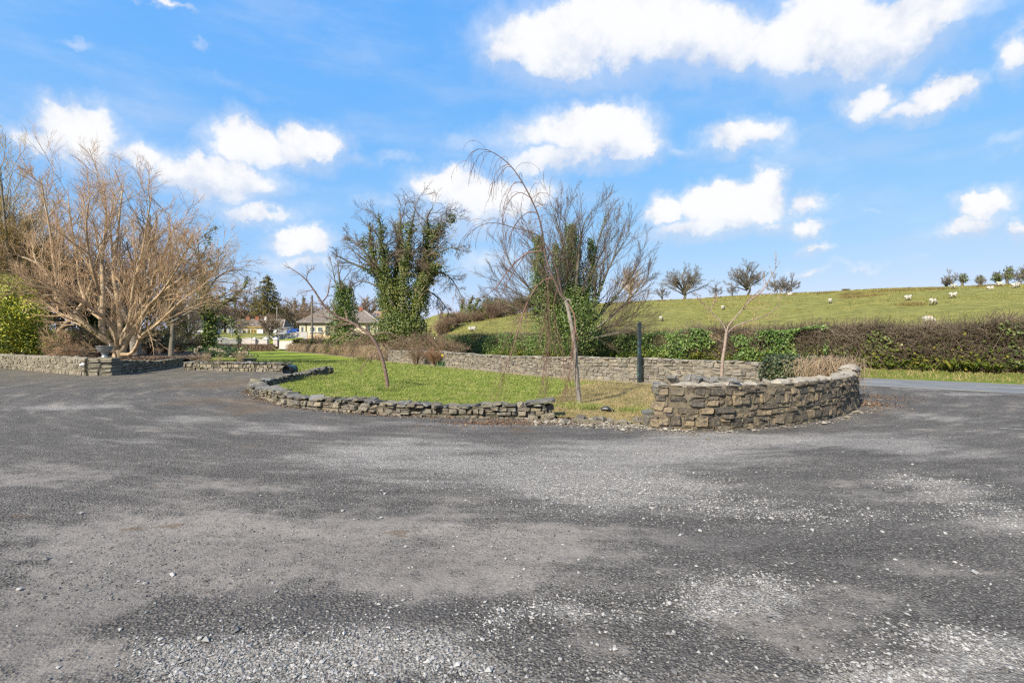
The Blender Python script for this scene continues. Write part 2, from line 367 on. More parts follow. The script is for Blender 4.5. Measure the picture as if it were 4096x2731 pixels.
# ---- ground materials
def gblob(x, y, rx, ry, w):
    """soft patch on the yard, read off a 2352 px wide view and laid on the ground plane"""
    s = 1.7415; c = gnd(x * s, y * s); a = gnd((x + rx) * s, y * s); n = gnd(x * s, (y + ry) * s)
    return (c[0], c[1], abs(a[0] - c[0]), abs(c[1] - n[1]) * 1.15, w)
PALE = [gblob(*q) for q in [(560, 1530, 190, 80, 1.1), (830, 1500, 190, 70, 1.1), (1000, 1555, 160, 40, 1.0), (380, 1500, 90, 50, .5), (1330, 1395, 110, 22, .9), (1130, 1440, 60, 30, .6), (1200, 1400, 90, 16, .5),
        (1620, 1385, 70, 30, 1.0), (1740, 1345, 90, 26, 1.1), (1660, 1345, 80, 18, .7), (2200, 1480, 130, 50, 1.1), (2060, 1540, 120, 40, 1.0), (1940, 1545, 70, 25, .7), (1400, 1545, 60, 20, .5),
        (1250, 1075, 260, 45, .95), (900, 1045, 220, 40, .95), (1500, 1035, 220, 25, 1.0), (1750, 1010, 260, 20, 1.1), (2050, 1020, 160, 30, .9), (650, 985, 140, 12, .7), (430, 965, 120, 12, .7), (170, 935, 130, 10, .9), (1350, 1135, 150, 26, .75), (1500, 1110, 160, 24, .7),
        (1650, 1160, 180, 24, .5), (2150, 1110, 90, 20, .7), (2290, 1180, 110, 50, .6), (1900, 1180, 180, 20, .4), (2180, 960, 110, 9, .8), (2230, 905, 90, 4, 1.0), (2120, 893, 60, 3, .8), (950, 975, 160, 9, .6), (300, 1010, 160, 14, .4), (1250, 960, 200, 9, .5)]]
MUD = [gblob(*q) for q in [(330, 1215, 330, 50, 1.0), (480, 1240, 260, 40, .8), (250, 1320, 280, 70, .9), (120, 1400, 150, 70, .8), (700, 1250, 220, 60, .7), (900, 1200, 200, 35, .7), (950, 1290, 250, 45, .9), (1150, 1300, 160, 60, .8), (1250, 1250, 120, 30, .6), (130, 1090, 200, 30, .8), (480, 1120, 200, 25, .7), (150, 1520, 160, 40, .7),
        (1420, 1290, 130, 22, .5), (1500, 1230, 150, 25, .4), (1720, 1420, 110, 30, .9), (1880, 1440, 120, 40, .9), (2000, 1390, 110, 26, .7), (1320, 1460, 90, 30, .5), (2100, 1300, 130, 25, .6), (1700, 1260, 150, 25, .4), (2050, 1130, 140, 18, .5), (1350, 1440, 70, 24, .5), (880, 1420, 110, 24, .6), (1990, 1240, 130, 25, .5)]]
BROWN = [gblob(*q) for q in [(530, 880, 130, 16, 1.0), (480, 920, 120, 14, .8), (600, 940, 70, 14, .9), (620, 915, 40, 20, .8), (380, 1205, 35, 9, 1.2), (300, 1212, 22, 7, 1.1), (180, 855, 140, 5, .9), (60, 1180, 30, 6, .8), (1130, 970, 150, 5, .9), (1190, 990, 60, 8, .9), (940, 1215, 40, 10, .9), (1230, 965, 120, 7, .8), (980, 985, 90, 4, .7), (350, 1125, 30, 5, .7), (1040, 1185, 30, 9, .4), (2000, 945, 50, 8, .9), (560, 1025, 130, 10, .4), (1440, 972, 80, 7, .9)]]
DAMP = [gblob(*q) for q in [(1000, 1395, 260, 40, .9), (700, 1410, 160, 30, .7), (1250, 1400, 90, 22, .5), (1500, 1500, 220, 40, .7), (1850, 1500, 160, 30, .6), (1700, 1240, 260, 40, .6), (2050, 1200, 200, 40, .6), (1950, 1330, 200, 30, .6), (330, 1150, 120, 12, .6), (150, 1140, 100, 10, .6), (620, 1330, 140, 22, .5), (230, 895, 130, 8, .6), (500, 1000, 110, 9, .5), (1180, 995, 110, 7, .9), (1560, 1020, 80, 8, .6), (2000, 1003, 160, 7, .7), (2120, 935, 120, 6, .8), (2250, 920, 80, 4, .7), (1040, 1130, 130, 16, .6), (1450, 1180, 140, 22, .5), (2240, 1330, 120, 40, .6), (80, 1480, 80, 40, .5)]]
m, t, b = base_mat('gravel_yard', 0.92, 0.2); M_GRAVEL = m
pos = t.n('ShaderNodeNewGeometry').outputs['Position']
flat = t.vmath('MULTIPLY', pos, (1, 1, 0))
wv = t.vmath('SCALE', t.vmath('SUBTRACT', t.noise(flat, 0.9, 5, 0.62, 'Color'), (0.5, 0.5, 0.5)), 1.3)
wf = t.vmath('SCALE', t.vmath('SUBTRACT', t.noise(flat, 5.0, 4, 0.65, 'Color'), (0.5, 0.5, 0.5)), 0.35)
wpos = t.vmath('ADD', t.vmath('ADD', flat, wv), wf)
big = t.noise(t.vmath('MULTIPLY', flat, (0.35, 0.9, 1)), 0.9, 7, 0.66)
rel_ = t.vmath('SUBTRACT', t.vmath('ADD', flat, t.vmath('SCALE', wv, 0.35)), (1.0, 24.0, 0)); rx_, ry_, _z = t.xyz(rel_)
arc = t.comb(t.math('MULTIPLY', t.vmath('LENGTH', rel_, out=1), 2.0), t.math('MULTIPLY', t.math('ARCTAN2', rx_, t.math('MULTIPLY', ry_, -1.0)), 7.0), 0.0)      # sweeps of cars turning round the island
strk = t.noise(arc, 1.1, 8, 0.70)
mid = t.noise(flat, 2.6, 7, 0.68)
grit = t.noise(flat, 34, 6, 0.75)
pm = t.sstep(t.math('ADD', t.blobs(wpos, PALE), t.math('MULTIPLY', t.math('ADD', t.math('SUBTRACT', big, 0.5), t.math('MULTIPLY', t.math('SUBTRACT', strk, 0.5), 0.9)), 1.7)), 0.10, 0.95)
mm = t.sstep(t.math('ADD', t.blobs(wpos, MUD), t.math('MULTIPLY', t.math('ADD', t.math('SUBTRACT', mid, 0.5), t.math('SUBTRACT', strk, 0.5)), 2.3)), 0.05, 0.95)
bm_ = t.sstep(t.math('ADD', t.blobs(wpos, BROWN), t.math('MULTIPLY', t.math('SUBTRACT', mid, 0.5), 1.8)), 0.35, 0.9)
cell = t.xyz(t.voro(flat, 85))[0]; cell2 = t.xyz(t.voro(flat, 46))[1]
dark = t.ramp(cell, [(0.0, (0.045, 0.042, 0.039)), (0.5, (0.090, 0.084, 0.078)), (0.85, (0.13, 0.123, 0.114)), (1.0, (0.22, 0.21, 0.195))])
pale = t.ramp(t.math('MULTIPLY_ADD', cell2, 0.5, t.math('MULTIPLY', cell, 0.5)), [(0.12, (0.115, 0.107, 0.10)), (0.45, (0.225, 0.214, 0.20)), (0.85, (0.335, 0.322, 0.305))])
mud = t.ramp(grit, [(0.30, (0.15, 0.136, 0.124)), (0.5, (0.205, 0.188, 0.173)), (0.75, (0.245, 0.226, 0.208))])
brown = t.ramp(grit, [(0.3, (0.065, 0.047, 0.033)), (0.7, (0.19, 0.145, 0.105))])
mott = t.noise(flat, 5.5, 8, 0.72); mott2 = t.noise(t.vmath('ADD', flat, wf), 13.0, 6, 0.7)
mm = t.math('MULTIPLY', mm, t.sstep(t.math('MULTIPLY_ADD', mott2, 0.5, t.math('MULTIPLY', mott, 0.5)), 0.66, 0.44, 0.30, 1.0))
c = t.mix(mm, dark, mud); c = t.mix(t.math('MULTIPLY', pm, 0.9), c, pale)
spk = t.math('MULTIPLY', t.sstep(t.voro(flat, 30, 'Distance'), 0.24, 0.14), t.sstep(t.xyz(t.voro(flat, 30))[2], 0.80, 0.84)); c = t.mix(t.math('MULTIPLY', spk, 0.7), c, (0.29, 0.278, 0.26))
spk2 = t.math('MULTIPLY', t.sstep(t.noise(flat, 70, 3, 0.6), 0.58, 0.70), 0.55); c = t.mix(spk2, c, (0.06, 0.056, 0.052))
c = t.mix(t.math('MULTIPLY', bm_, 0.8), c, brown)
earth = t.math('MULTIPLY', t.sstep(t.math('ADD', strk, t.math('MULTIPLY', t.math('SUBTRACT', grit, 0.5), 0.5)), 0.48, 0.74), t.math('MULTIPLY_ADD', t.sstep(t.xyz(flat)[1], 6.0, 16.0), 0.35, 0.16)); c = t.mix(earth, c, (0.16, 0.137, 0.110))
yy = t.xyz(flat)[1]; xx = t.xyz(flat)[0]
gm = t.math('MULTIPLY', t.math('MULTIPLY', t.sstep(yy, 15, 24), t.sstep(xx, -8, -11)), t.sstep(mid, 0.42, 0.62)); c = t.mix(t.math('MULTIPLY', gm, 0.7), c, (0.15, 0.128, 0.075))
tone = t.noise(flat, 0.45, 4, 0.6); c = t.mix(1.0, c, t.ramp(tone, [(0.25, (0.82, 0.81, 0.795)), (0.7, (1.14, 1.115, 1.08))]), 'MULTIPLY')
c = t.mix(1.0, c, t.ramp(strk, [(0.28, (0.74, 0.72, 0.70)), (0.5, (1.0, 0.985, 0.96)), (0.72, (1.24, 1.21, 1.17))]), 'MULTIPLY')
dk = t.sstep(t.math('ADD', t.blobs(wpos, DAMP), t.math('MULTIPLY', t.math('SUBTRACT', mid, 0.5), 1.6)), 0.25, 1.0); c = t.mix(t.math('MULTIPLY', dk, 0.55), c, (0.062, 0.058, 0.055))
t.put(b.inputs['Base Color'], c)
ht = t.math('MULTIPLY_ADD', t.voro(flat, 60, 'Distance'), t.math('MULTIPLY_ADD', mm, -0.8, 1.0), t.math('MULTIPLY', grit, 0.8))
bump(t, b, t.math('MULTIPLY_ADD', mid, 1.2, ht), 0.75, 0.02)

def grass_mat(name, cols, dry, dry_blobs=(), dry_noise=0.0, scale=1.2):
    m, t, b = base_mat(name, 0.95, 0.1); geo = t.n('ShaderNodeNewGeometry'); pos = geo.outputs['Position']
    f = t.math('MULTIPLY_ADD', t.math('SUBTRACT', t.noise(pos, scale, 9, 0.74), 0.5), 1.9, 0.5)
    f = t.math('MULTIPLY_ADD', t.math('SUBTRACT', geo.outputs['Random Per Island'], 0.5), 0.55, f)
    c = t.ramp(f, [(i / (len(cols) - 1), k) for i, k in enumerate(cols)])
    d = t.math('MULTIPLY', t.math('SUBTRACT', t.noise(pos, 1.1, 6, 0.65), 0.5), 1.5)
    if dry_blobs: d = t.math('ADD', d, t.blobs(t.vmath('MULTIPLY', pos, (1, 1, 0)), dry_blobs))
    dc = t.ramp(t.noise(pos, 6, 5, 0.7), [(0.3, dry[0]), (0.7, dry[1])])
    c = t.mix(t.sstep(d, 0.34 - dry_noise, 0.62), c, dc)
    t.put(b.inputs['Base Color'], c); bump(t, b, t.noise(pos, 28, 6, 0.7), 0.8, 0.04)
    return m
DRY = [(4.2, 11.6, 2.3, 1.9, 1.0), (3.6, 14.0, 1.7, 2.0, .9), (6.0, 13.0, 2.0, 2.2, .9), (2.4, 10.9, 1.0, .7, .8), (4.2, 17.5, 1.5, 2.5, .9), (2.6, 21.2, 1.2, 1.5, .7), (-2.2, 29.2, 1.5, 1.4, .6), (6.8, 15.5, 1.6, 2.0, .9), (1.7, 11.7, .9, 1.0, .9), (2.3, 13.2, 1.2, 2.2, 1.0), (3.0, 16.0, 1.3, 2.2, .8)]
M_LAWN = grass_mat('lawn_grass', [(0.10, 0.135, 0.014), (0.165, 0.21, 0.024), (0.22, 0.255, 0.036), (0.29, 0.285, 0.06)], ((0.17, 0.135, 0.06), (0.36, 0.28, 0.14)), DRY)
M_FIELD = grass_mat('pasture_grass', [(0.095, 0.10, 0.026), (0.175, 0.168, 0.045), (0.235, 0.212, 0.064), (0.30, 0.265, 0.10)], ((0.26, 0.21, 0.075), (0.38, 0.31, 0.14)), (), 0.02, 0.5)
M_VERGE = grass_mat('verge_grass', [(0.05, 0.085, 0.012), (0.10, 0.135, 0.022), (0.15, 0.16, 0.04)], ((0.13, 0.10, 0.045), (0.26, 0.2, 0.09)), (), 0.06, 1.6)
M_SOIL = pmat('leaf_littered_soil', [(0.035, 0.024, 0.016), (0.085, 0.058, 0.037), (0.15, 0.105, 0.065), (0.23, 0.165, 0.105)], scale=7, detail=9, bmp=1.0, bscale=30, bdist=0.04)
M_ASPH = pmat('worn_asphalt', [(0.11, 0.11, 0.112), (0.155, 0.157, 0.16), (0.20, 0.20, 0.20)], scale=0.8, detail=9, contrast=1.3, bmp=0.4, bscale=60)
M_PAINT_Y = pmat('yellow_road_paint', [(0.20, 0.19, 0.15), (0.42, 0.37, 0.19), (0.52, 0.45, 0.22)], scale=4)
M_PAINT_W = pmat('white_road_paint', [(0.22, 0.22, 0.21), (0.42, 0.42, 0.40), (0.52, 0.52, 0.50)], scale=4)
M_PAINT_F = pmat('worn_line_paint', [(0.13, 0.125, 0.12), (0.20, 0.195, 0.19), (0.32, 0.315, 0.305)], scale=7)

# ---- the lie of the land
RPX = np.array([1200, 1600, 1750, 1900, 2050, 2130, 2300, 2500, 2740, 3000, 3400, 3700, 4096, 5000, 8000], float)
RY = np.array([1340, 1315, 1303, 1290, 1262, 1240, 1222, 1208, 1197, 1181, 1161, 1148, 1137, 1120, 1100], float)
RD = np.array([75, 75, 75, 78, 92, 105, 130, 150, 152, 135, 115, 102, 90, 75, 60], float)
ROAD = resample([(48, -14), (34, 0.5), (24, 10.6), (17.3, 17.3), (14.3, 20.3), (9.6, 25.6), (4.6, 32.2), (-1.2, 40.5), (-8.5, 52.5), (-18, 68), (-32, 90), (-60, 131), (-90, 170)], 160)
rt_ = nrm(np.gradient(ROAD, axis=0)); ROADN = np.stack([rt_[:, 1], -rt_[:, 0]], 1)     # towards the hill side
def off(path, n, d): return path + n * d
HEDGE = off(ROAD, ROADN, 4.9)
def land(x, y):
    """height of the ground beyond the road"""
    x = np.asarray(x, float); y = np.asarray(y, float); d = np.maximum(y, 3.0); px = CX + F * x / d
    # depth at which the field starts: the hedge line
    hx = CX + F * HEDGE[:, 0] / np.maximum(HEDGE[:, 1], 3.0); o = np.argsort(hx)
    d0 = np.interp(px, hx[o], HEDGE[o, 1]) + 0.5
    yr = np.interp(px, RPX, RY); dr = np.maximum(np.interp(px, RPX, RD), d0 + 20)
    e0 = (0.45 - CAM_H) / d0; e1 = (CY - yr) / F
    s = np.clip((d - d0) / (dr - d0), 0, 1); e = e0 + (e1 - e0) * (1 - (1 - s) ** 2.1)
    z = np.where(d < d0, 0.45, CAM_H + d * e); zr = CAM_H + dr * e1
    z = np.where(d > dr, zr - 0.02 * (d - dr), z)
    far = CAM_H + d * (0.0557 - 0.09 * (1 - smooth01((d - 110) / 110))); far = np.where(d > 220, 13.8 - 0.02 * (d - 220), far)
    hill = np.where(px < 2400, np.maximum(z, np.where(d > 110, far, -9)), z)
    plat = 0.2 + 2.7 * smooth01((d - 92) / 16) + np.clip(d - 108, 0, 200) * 0.028
    w = smooth01((px - 1560) / 230)
    out = plat * (1 - w) + hill * w
    return np.where(y < 8, 0.45, out)
nx_, ny_ = 190, 150
aa = np.linspace(-2.2, 2.4, nx_); dd = 6 + 560 * np.linspace(0, 1, ny_) ** 2.2
A_, D_ = np.meshgrid(aa, dd); X_ = A_ * D_; Y_ = D_
# keep the hillside mesh beyond the hedge; this side of it the flat ground lies
Z_ = land(X_, Y_)
hx = HEDGE; dist = np.full(X_.shape, 1e9); sgn = np.zeros(X_.shape)
for i in range(0, len(HEDGE)):
    q = (X_ - HEDGE[i, 0]) ** 2 + (Y_ - HEDGE[i, 1]) ** 2; s_ = (X_ - HEDGE[i, 0]) * ROADN[i, 0] + (Y_ - HEDGE[i, 1]) * ROADN[i, 1]
    k = q < dist; dist[k] = q[k]; sgn[k] = s_[k]
wb = smooth01((sgn + 1.5) / 1.5)
pxg = CX + F * A_
leftish = (A_ < -0.47) & (Y_ > 60)
Z_ = np.where(leftish, Z_, np.where(sgn > -1.5, 0.45 * 0 + Z_ * wb + (1 - wb) * -0.25, -0.25))
Z_ = np.where((A_ < -0.47) & (Y_ <= 92), np.minimum(Z_, -0.25 + 0.45 * smooth01((Y_ - 84) / 8)), Z_)
V = np.stack([X_, Y_, Z_ + 0.10 * np.sin(X_ * .31 + 1) * np.sin(Y_ * .23) * (Y_ > 40)], -1).reshape(-1, 3); idx = np.arange(nx_ * ny_).reshape(ny_, nx_)
Q = np.stack([idx[:-1, :-1], idx[:-1, 1:], idx[1:, 1:], idx[1:, :-1]], -1).reshape(-1, 4)
tag(obj('hillside', mesh_np('hillside', V, [Q], M_FIELD, True)), kind='structure')
tag(obj('ground', mesh_np('ground', [(-900, -900, -0.03), (900, -900, -0.03), (900, 120, -0.03), (-900, 120, -0.03)], [[(0, 1, 2, 3)]], M_VERGE)), kind='structure')

# ---- yard, lawn, beds, road
near_edge = off(ROAD, ROADN, -2.3)
yard = [(-75, -60), (44, -60)] + [tuple(p) for p in off(ROAD, ROADN, -1.5)[:60]] + [(2.0, 24.5), (-10, 44), (-38, 46), (-75, 46)]
poly_sheet('gravel_yard', yard, 0.0, M_GRAVEL)
UWALL = [(-9.0, 25.2), (-8.95, 22), (-8.8, 19), (-8.5, 17.2), (-7.75, 15.7), (-6.2, 13.75), (-5.0, 12.55), (-3.8, 11.85), (-2.9, 11.4), (-1.5, 11.05), (-.48, 10.87), (0.75, 10.78)]
NEARW = [tuple(gnd(*p)[:2] + np.array([0, 0.2])) for p in [(2650, 1716), (2760, 1722), (2900, 1721), (3000, 1713), (3100, 1705), (3200, 1694), (3300, 1676), (3370, 1655), (3415, 1628)]] + [(9.25, 14.3), (9.35, 15.2), (9.05, 15.9)]
BACKW = [(-36.5, 84), (-27, 70.5), (-18.3, 56.5), (-13.5, 48), (-9.4, 40.5), (-6, 35.5), (-3, 31), (-0.6, 27), (1.9, 23.4), (4.5, 20.6), (6.3, 18.9), (7.9, 17.3), (8.9, 16.1)]
LOW2 = [(-18.2, 28.6), (-16, 28.1), (-14, 27.5), (-11.7, 27.0)]
lawn = UWALL[:1] + [(-11.7, 27.3), (-14, 27.8), (-18, 28.9), (-20.5, 32), (-22.6, 36), (-27, 46), (-36, 62), (-47.5, 83.5)] + [(x, y - .1) for x, y in BACKW] + [(x, y + .1) for x, y in NEARW[::-1][1:]] + [(1.6, 10.45)] + UWALL[::-1]
LAWN_POLY = lawn
poly_sheet('lawn', lawn, 0.03, M_LAWN)
soil_bed = [tuple(p) for p in BACKW] + [(p[0] - .8, p[1] - 1.0) for p in BACKW[::-1]]
poly_sheet('wall_foot_soil', soil_bed, 0.036, pmat('dry_bed_soil', [(0.10, 0.075, 0.05), (0.2, 0.16, 0.10), (0.3, 0.25, 0.16), (0.16, 0.17, 0.05)], scale=2.5, detail=8, bmp=1, bscale=25, bdist=.03))
strip('road', ROAD, -2.45, 2.45, 0.008, M_ASPH)
strip('road_verge', ROAD, -2.4, -5.6, (0.006, 0.62), M_VERGE)
strip('near_verge', ROAD[46:], 2.4, 4.2, (0.004, 0.02), M_VERGE)
def dashes(name, offv, w, ranges, mat):
    s = np.r_[0, np.cumsum(np.linalg.norm(np.diff(ROAD, axis=0), axis=1))]
    for a, e in ranges:
        q = np.linspace(a, e, 8); p = np.stack([np.interp(q, s, ROAD[:, 0]), np.interp(q, s, ROAD[:, 1])], 1)
        strip(name, p, offv - w / 2, offv + w / 2, 0.013, mat)
sroad = np.r_[0, np.cumsum(np.linalg.norm(np.diff(ROAD, axis=0), axis=1))]
def s_at(x, y): return sroad[np.argmin((ROAD[:, 0] - x) ** 2 + (ROAD[:, 1] - y) ** 2)]
s0 = s_at(17.3, 17.3)
dashes('edge_line', -2.25, 0.11, [(s0 - 22, s0 - 12), (s0 - 9.5, s0 + 1.2), (s0 + 3.4, s0 + 8.5), (s0 + 11, s0 + 16)], M_PAINT_Y)
dashes('edge_line', 2.2, 0.10, [(s0 - 16, s0 - 8), (s0 + 1.0, s0 + 4.6), (s0 + 7, s0 + 11)], M_PAINT_Y)
dashes('centre_line', 0.0, 0.10, [(s0 - 13, s0 - 9), (s0 - 5.5, s0 + 1.5), (s0 + 3.6, s0 + 6.4), (s0 + 9, s0 + 12)], M_PAINT_W)
# faded parking line on the yard, right
a_, b_ = gnd(3995, 1712), gnd(4130, 1722)
strip('faded_line', [a_[:2], (a_[:2] + b_[:2]) / 2, b_[:2]], -.05, .05, 0.006, M_PAINT_F)
# raised bed under the big bare tree
bed = [(-75, 40), (-37, 35.0), (-28, 29.4), (-20.3, 24.5), (-20.0, 26.5), (-20.3, 28.6), (-22.4, 34.4), (-27.5, 46), (-40, 70), (-90, 78)]
bz = [.75, .75, .75, .70, .62, .46, .36, .3, .3, .3]
poly_sheet('garden_bed', bed, bz, M_SOIL)
# ------------------------------------------------------------------ stones and walls
def unit_stone(seed, rough=1.0):
    """squarish block 1x1x1: three rings of eight points and two lids (44 triangles); face looks to -y"""
    r = np.random.default_rng(seed)
    ring = np.array([(-.5, -.38), (-.42, -.5), (.42, -.5), (.5, -.38), (.5, .38), (.42, .5), (-.42, .5), (-.5, .38)])
    ring = ring + r.uniform(-.07, .07, ring.shape) * rough; sh = r.uniform(-.10, .10) * rough; tp = r.uniform(-.10, .10) * rough
    ring[:, 0] += sh * ring[:, 1]; ring[:, 1] *= 1 + tp * ring[:, 0] * 2; ring = np.clip(ring, -.53, .53)
    V = []
    for y, s in ((-.5, .91), (-.45, 1.0), (.5, .98)):
        j = r.uniform(-.035, .035, (8, 3)) * rough; tilt = r.uniform(-.06, .06, 2) * (y < -.45)
        for k in range(8):
            x, z = ring[k] * s; V.append((x + j[k, 0], y + j[k, 1] * 1.4 + tilt[0] * x + tilt[1] * z, z + j[k, 2]))
    Fq = [(a * 8 + k, a * 8 + (k + 1) % 8, (a + 1) * 8 + (k + 1) % 8, (a + 1) * 8 + k) for a in range(2) for k in range(8)]
    Fo = [tuple(range(7, -1, -1)), tuple(16 + k for k in range(8))]
    return np.array(V), Fq, Fo
NST = 22
USTONE = [unit_stone(100 + i) for i in range(NST)]
_smesh = {}
def stone_mesh(i, mat):
    k = (i, mat.name)
    if k not in _smesh:
        V, q, o = USTONE[i]; me = bpy.data.meshes.new('stone'); me.from_pydata([tuple(v) for v in V], [], q + o); me.materials.append(mat); me.update(); _smesh[k] = me
    return _smesh[k]
def frame(t):
    """columns: along, away, up"""
    return np.array([[t[0], -t[1], 0], [t[1], t[0], 0], [0, 0, 1.]])
class Wall:
    def __init__(s, name, label, cat, path, group=None):
        s.p = resample([(a, b) for a, b in path], 220); s.s = np.r_[0, np.cumsum(np.linalg.norm(np.diff(s.p, axis=0), axis=1))]; s.L = s.s[-1]
        s.t = nrm(np.gradient(s.p, axis=0)); s.base = np.array([*s.p[0], 0.0]); s.root = empty(name, s.base, label, cat, group); s.items = []
    def pos(s, q): return np.array([np.interp(q, s.s, s.p[:, 0]), np.interp(q, s.s, s.p[:, 1])])
    def tan(s, q): v = np.array([np.interp(q, s.s, s.t[:, 0]), np.interp(q, s.s, s.t[:, 1])]); return v / np.linalg.norm(v)
    def put(s, q, off, z, w, dp, h, mat, name='stone', roll=0.0, yaw=0.0, pitch=0.0):
        R = frame(s.tan(q)); c, k = math.cos(roll), math.sin(roll)
        Rr = np.array([[c, 0, -k], [0, 1, 0], [k, 0, c]]); c, k = math.cos(yaw), math.sin(yaw); Ry = np.array([[c, -k, 0], [k, c, 0], [0, 0, 1]])
        c, k = math.cos(pitch), math.sin(pitch); Rp = np.array([[1, 0, 0], [0, c, -k], [0, k, c]])
        R2 = R @ Ry @ Rp @ Rr; xy = s.pos(q) + R[:2, 1] * off
        s.items.append((np.array([xy[0], xy[1], z]), R2, (w, dp, h), mat, name, int(rng.integers(NST))))
    def courses(s, H, hr, wr, thick, mat, gap=0.012, z0=-0.03, split=0.25, jit=0.02, s0=0.0, s1=None, wander=0.025):
        s1 = s.L if s1 is None else s1; z = z0; Hm = max(H(q) for q in np.linspace(s0, s1, 20)); row = 0
        while z < Hm - 0.03:
            h = rng.uniform(*hr); q = s0 - rng.uniform(0, wr[0] * .6) * 0
            while q < s1 - wr[0] * .3:
                w = rng.uniform(*wr) * (1.15 if h < np.mean(hr) else .9); w = min(w, s1 - q)
                if s1 - q - w < wr[0] * .5: w = s1 - q
                qm = q + w / 2; zz = z + wander * math.sin(qm * 1.7 + row * 1.3) ; top = H(qm); hh = h
                if zz < top - 0.03:
                    if zz + hh > top: hh = max(top - zz, .045)
                    n = 2 if (hh > .11 and rng.uniform() < split) else 1; f = rng.uniform(.35, .65); zc = zz
                    for part in ((1.0,) if n == 1 else (f, 1 - f)):
                        ph = hh * part
                        s.put(qm, rng.normal() * jit, zc + ph / 2, max(w - gap, .03), thick * rng.uniform(.97, 1.05), max(ph - gap * .8, .03), mat, roll=rng.normal() * .03, yaw=rng.normal() * .02)
                        zc += ph
                q += w
            z += h; row += 1
    def core(s, H, thick, mat, rag=0.02, s0=0.0, s1=None, name='mortar_core'):
        s1 = s.L if s1 is None else s1; n = max(8, int((s1 - s0) / .12)); q = np.linspace(s0 + .04, s1 - .04, n); V = []
        for k in q:
            R = frame(s.tan(k)); c = s.pos(k); h = H(k) + rng.normal() * rag
            for o, z in ((-.5, -.1), (-.5, h - .02), (-.2, h + abs(rng.normal()) * rag), (.2, h + abs(rng.normal()) * rag), (.5, h - .02), (.5, -.1)):
                xy = c + R[:2, 1] * o * thick; V.append((xy[0] - s.base[0], xy[1] - s.base[1], z))
        i = np.arange(n - 1)[:, None] * 6 + np.arange(5)[None]; i = i.ravel()
        Q = np.stack([i, i + 1, i + 7, i + 6], 1)
        e = np.array([[0, 1, 2, 5], [2, 3, 4, 5], ])
        ends = np.concatenate([e, (e + (n - 1) * 6)[:, ::-1]])
        obj(name, mesh_np(name, V, [Q[:, ::-1], ends], mat), s.root)
    def finish(s, limit=300):
        s.items.sort(key=lambda it: np.linalg.norm(it[0][:2]) / max(it[2][0] * it[2][2], 1e-4) ** .25)
        for it in s.items[:limit]:
            c, R, sc_, mat, nm, k = it; o = bpy.data.objects.new(nm, stone_mesh(k, mat)); COL.objects.link(o); o.parent = s.root
            M = np.eye(4); M[:3, :3] = R * np.array(sc_)[None]; M[:3, 3] = c - s.base; o.matrix_basis = Matrix(M.tolist())
        rest = s.items[limit:]
        for mat in {it[3].name: it[3] for it in rest}.values():
            Vs, Qs, Os, o = [], [], [], 0
            for c, R, sc_, m2, nm, k in rest:
                if m2 is not mat: continue
                V, q, ol = USTONE[k]; Vs.append((V * np.array(sc_)) @ R.T + c - s.base); Qs.append(np.array(q) + o); Os.append(np.array(ol) + o); o += len(V)
            tag(obj('stonework', mesh_np('stonework', np.concatenate(Vs), [np.concatenate(Qs), np.concatenate(Os)], mat), s.root), kind='stuff')
        return s.root

M_MORT_TALL = pmat('brown_mortar', [(0.06, 0.05, 0.034), (0.125, 0.105, 0.072), (0.21, 0.18, 0.125)], scale=6, bmp=0.8, bscale=24, bdist=0.03)
# tall curved wall at the yard entrance
w = Wall('stone_wall', 'chest-high curved wall of ochre and black-stained stone beside the yard entrance', 'wall', NEARW)
w.courses(lambda q: 0.80, (.075, .185), (.10, .34), .40, M_ST_TALL, gap=.006, split=.22, jit=.013)
w.core(lambda q: 0.79, .37, M_MORT_TALL, rag=.01)
w.core(lambda q: 0.815 + .02 * math.sin(q * 2.3), .335, M_MORT_PALE, rag=.02, name='mortar_capping')
for q in np.arange(.05, w.L - .1, .21):        # rough pale capping pieces bedded in mortar
    if rng.uniform() < .4: w.put(q + rng.uniform(0, .1), rng.normal() * .06, .83 + rng.uniform(-.01, .015), rng.uniform(.12, .3), rng.uniform(.2, .32), rng.uniform(.04, .07), M_MORT_PALE, 'coping_stone', roll=rng.normal() * .12, yaw=rng.normal() * .4)
for z, dx, wd, hh in ((.10, -.06, .26, .16), (.27, .02, .2, .13), (.42, -.08, .24, .17), (.58, 0, .2, .1), (.70, -.09, .26, .11), (.79, -.13, .28, .07)):
    w.put(.02 + dx * .6, rng.normal() * .03, z, wd, .36, hh, M_ST_TALL if z < .6 else M_ST_CAP, roll=rng.normal() * .08, yaw=rng.normal() * .15)
w.finish(300)
NEAR_WALL = w

# low curved wall along the lawn
w = Wall('low_stone_wall', 'ankle-high dry stone wall curving round the near edge of the lawn', 'wall', UWALL)
Hu = lambda q: (.225 if q > 3 else .29) + .025 * math.sin(q * 1.7) + .015 * math.sin(q * 4.1)
w.courses(Hu, (.07, .15), (.10, .36), .40, M_ST_LOW, gap=.014, split=.3, jit=.032, wander=.02)
w.core(lambda q: Hu(q) - .03, .32, M_MORT_DK, rag=.01)
q = 0.0
while q < w.L - .15:
    ww = rng.uniform(.09, .27); w.put(q + ww / 2, rng.normal() * .045, Hu(q) + .025, ww * 1.05, rng.uniform(.30, .46), rng.uniform(.035, .075), M_ST_CAP if rng.uniform() < .55 else M_ST_LOW, 'coping_stone', roll=rng.normal() * .16, yaw=rng.normal() * .25, pitch=rng.normal() * .08); q += ww * .92
for k in range(5): w.put(w.L + rng.uniform(-.1, .22), rng.normal() * .12, .06 + .05 * k % .2, rng.uniform(.14, .3), rng.uniform(.18, .3), rng.uniform(.07, .14), M_ST_LOW, roll=rng.normal() * .3, yaw=rng.normal())
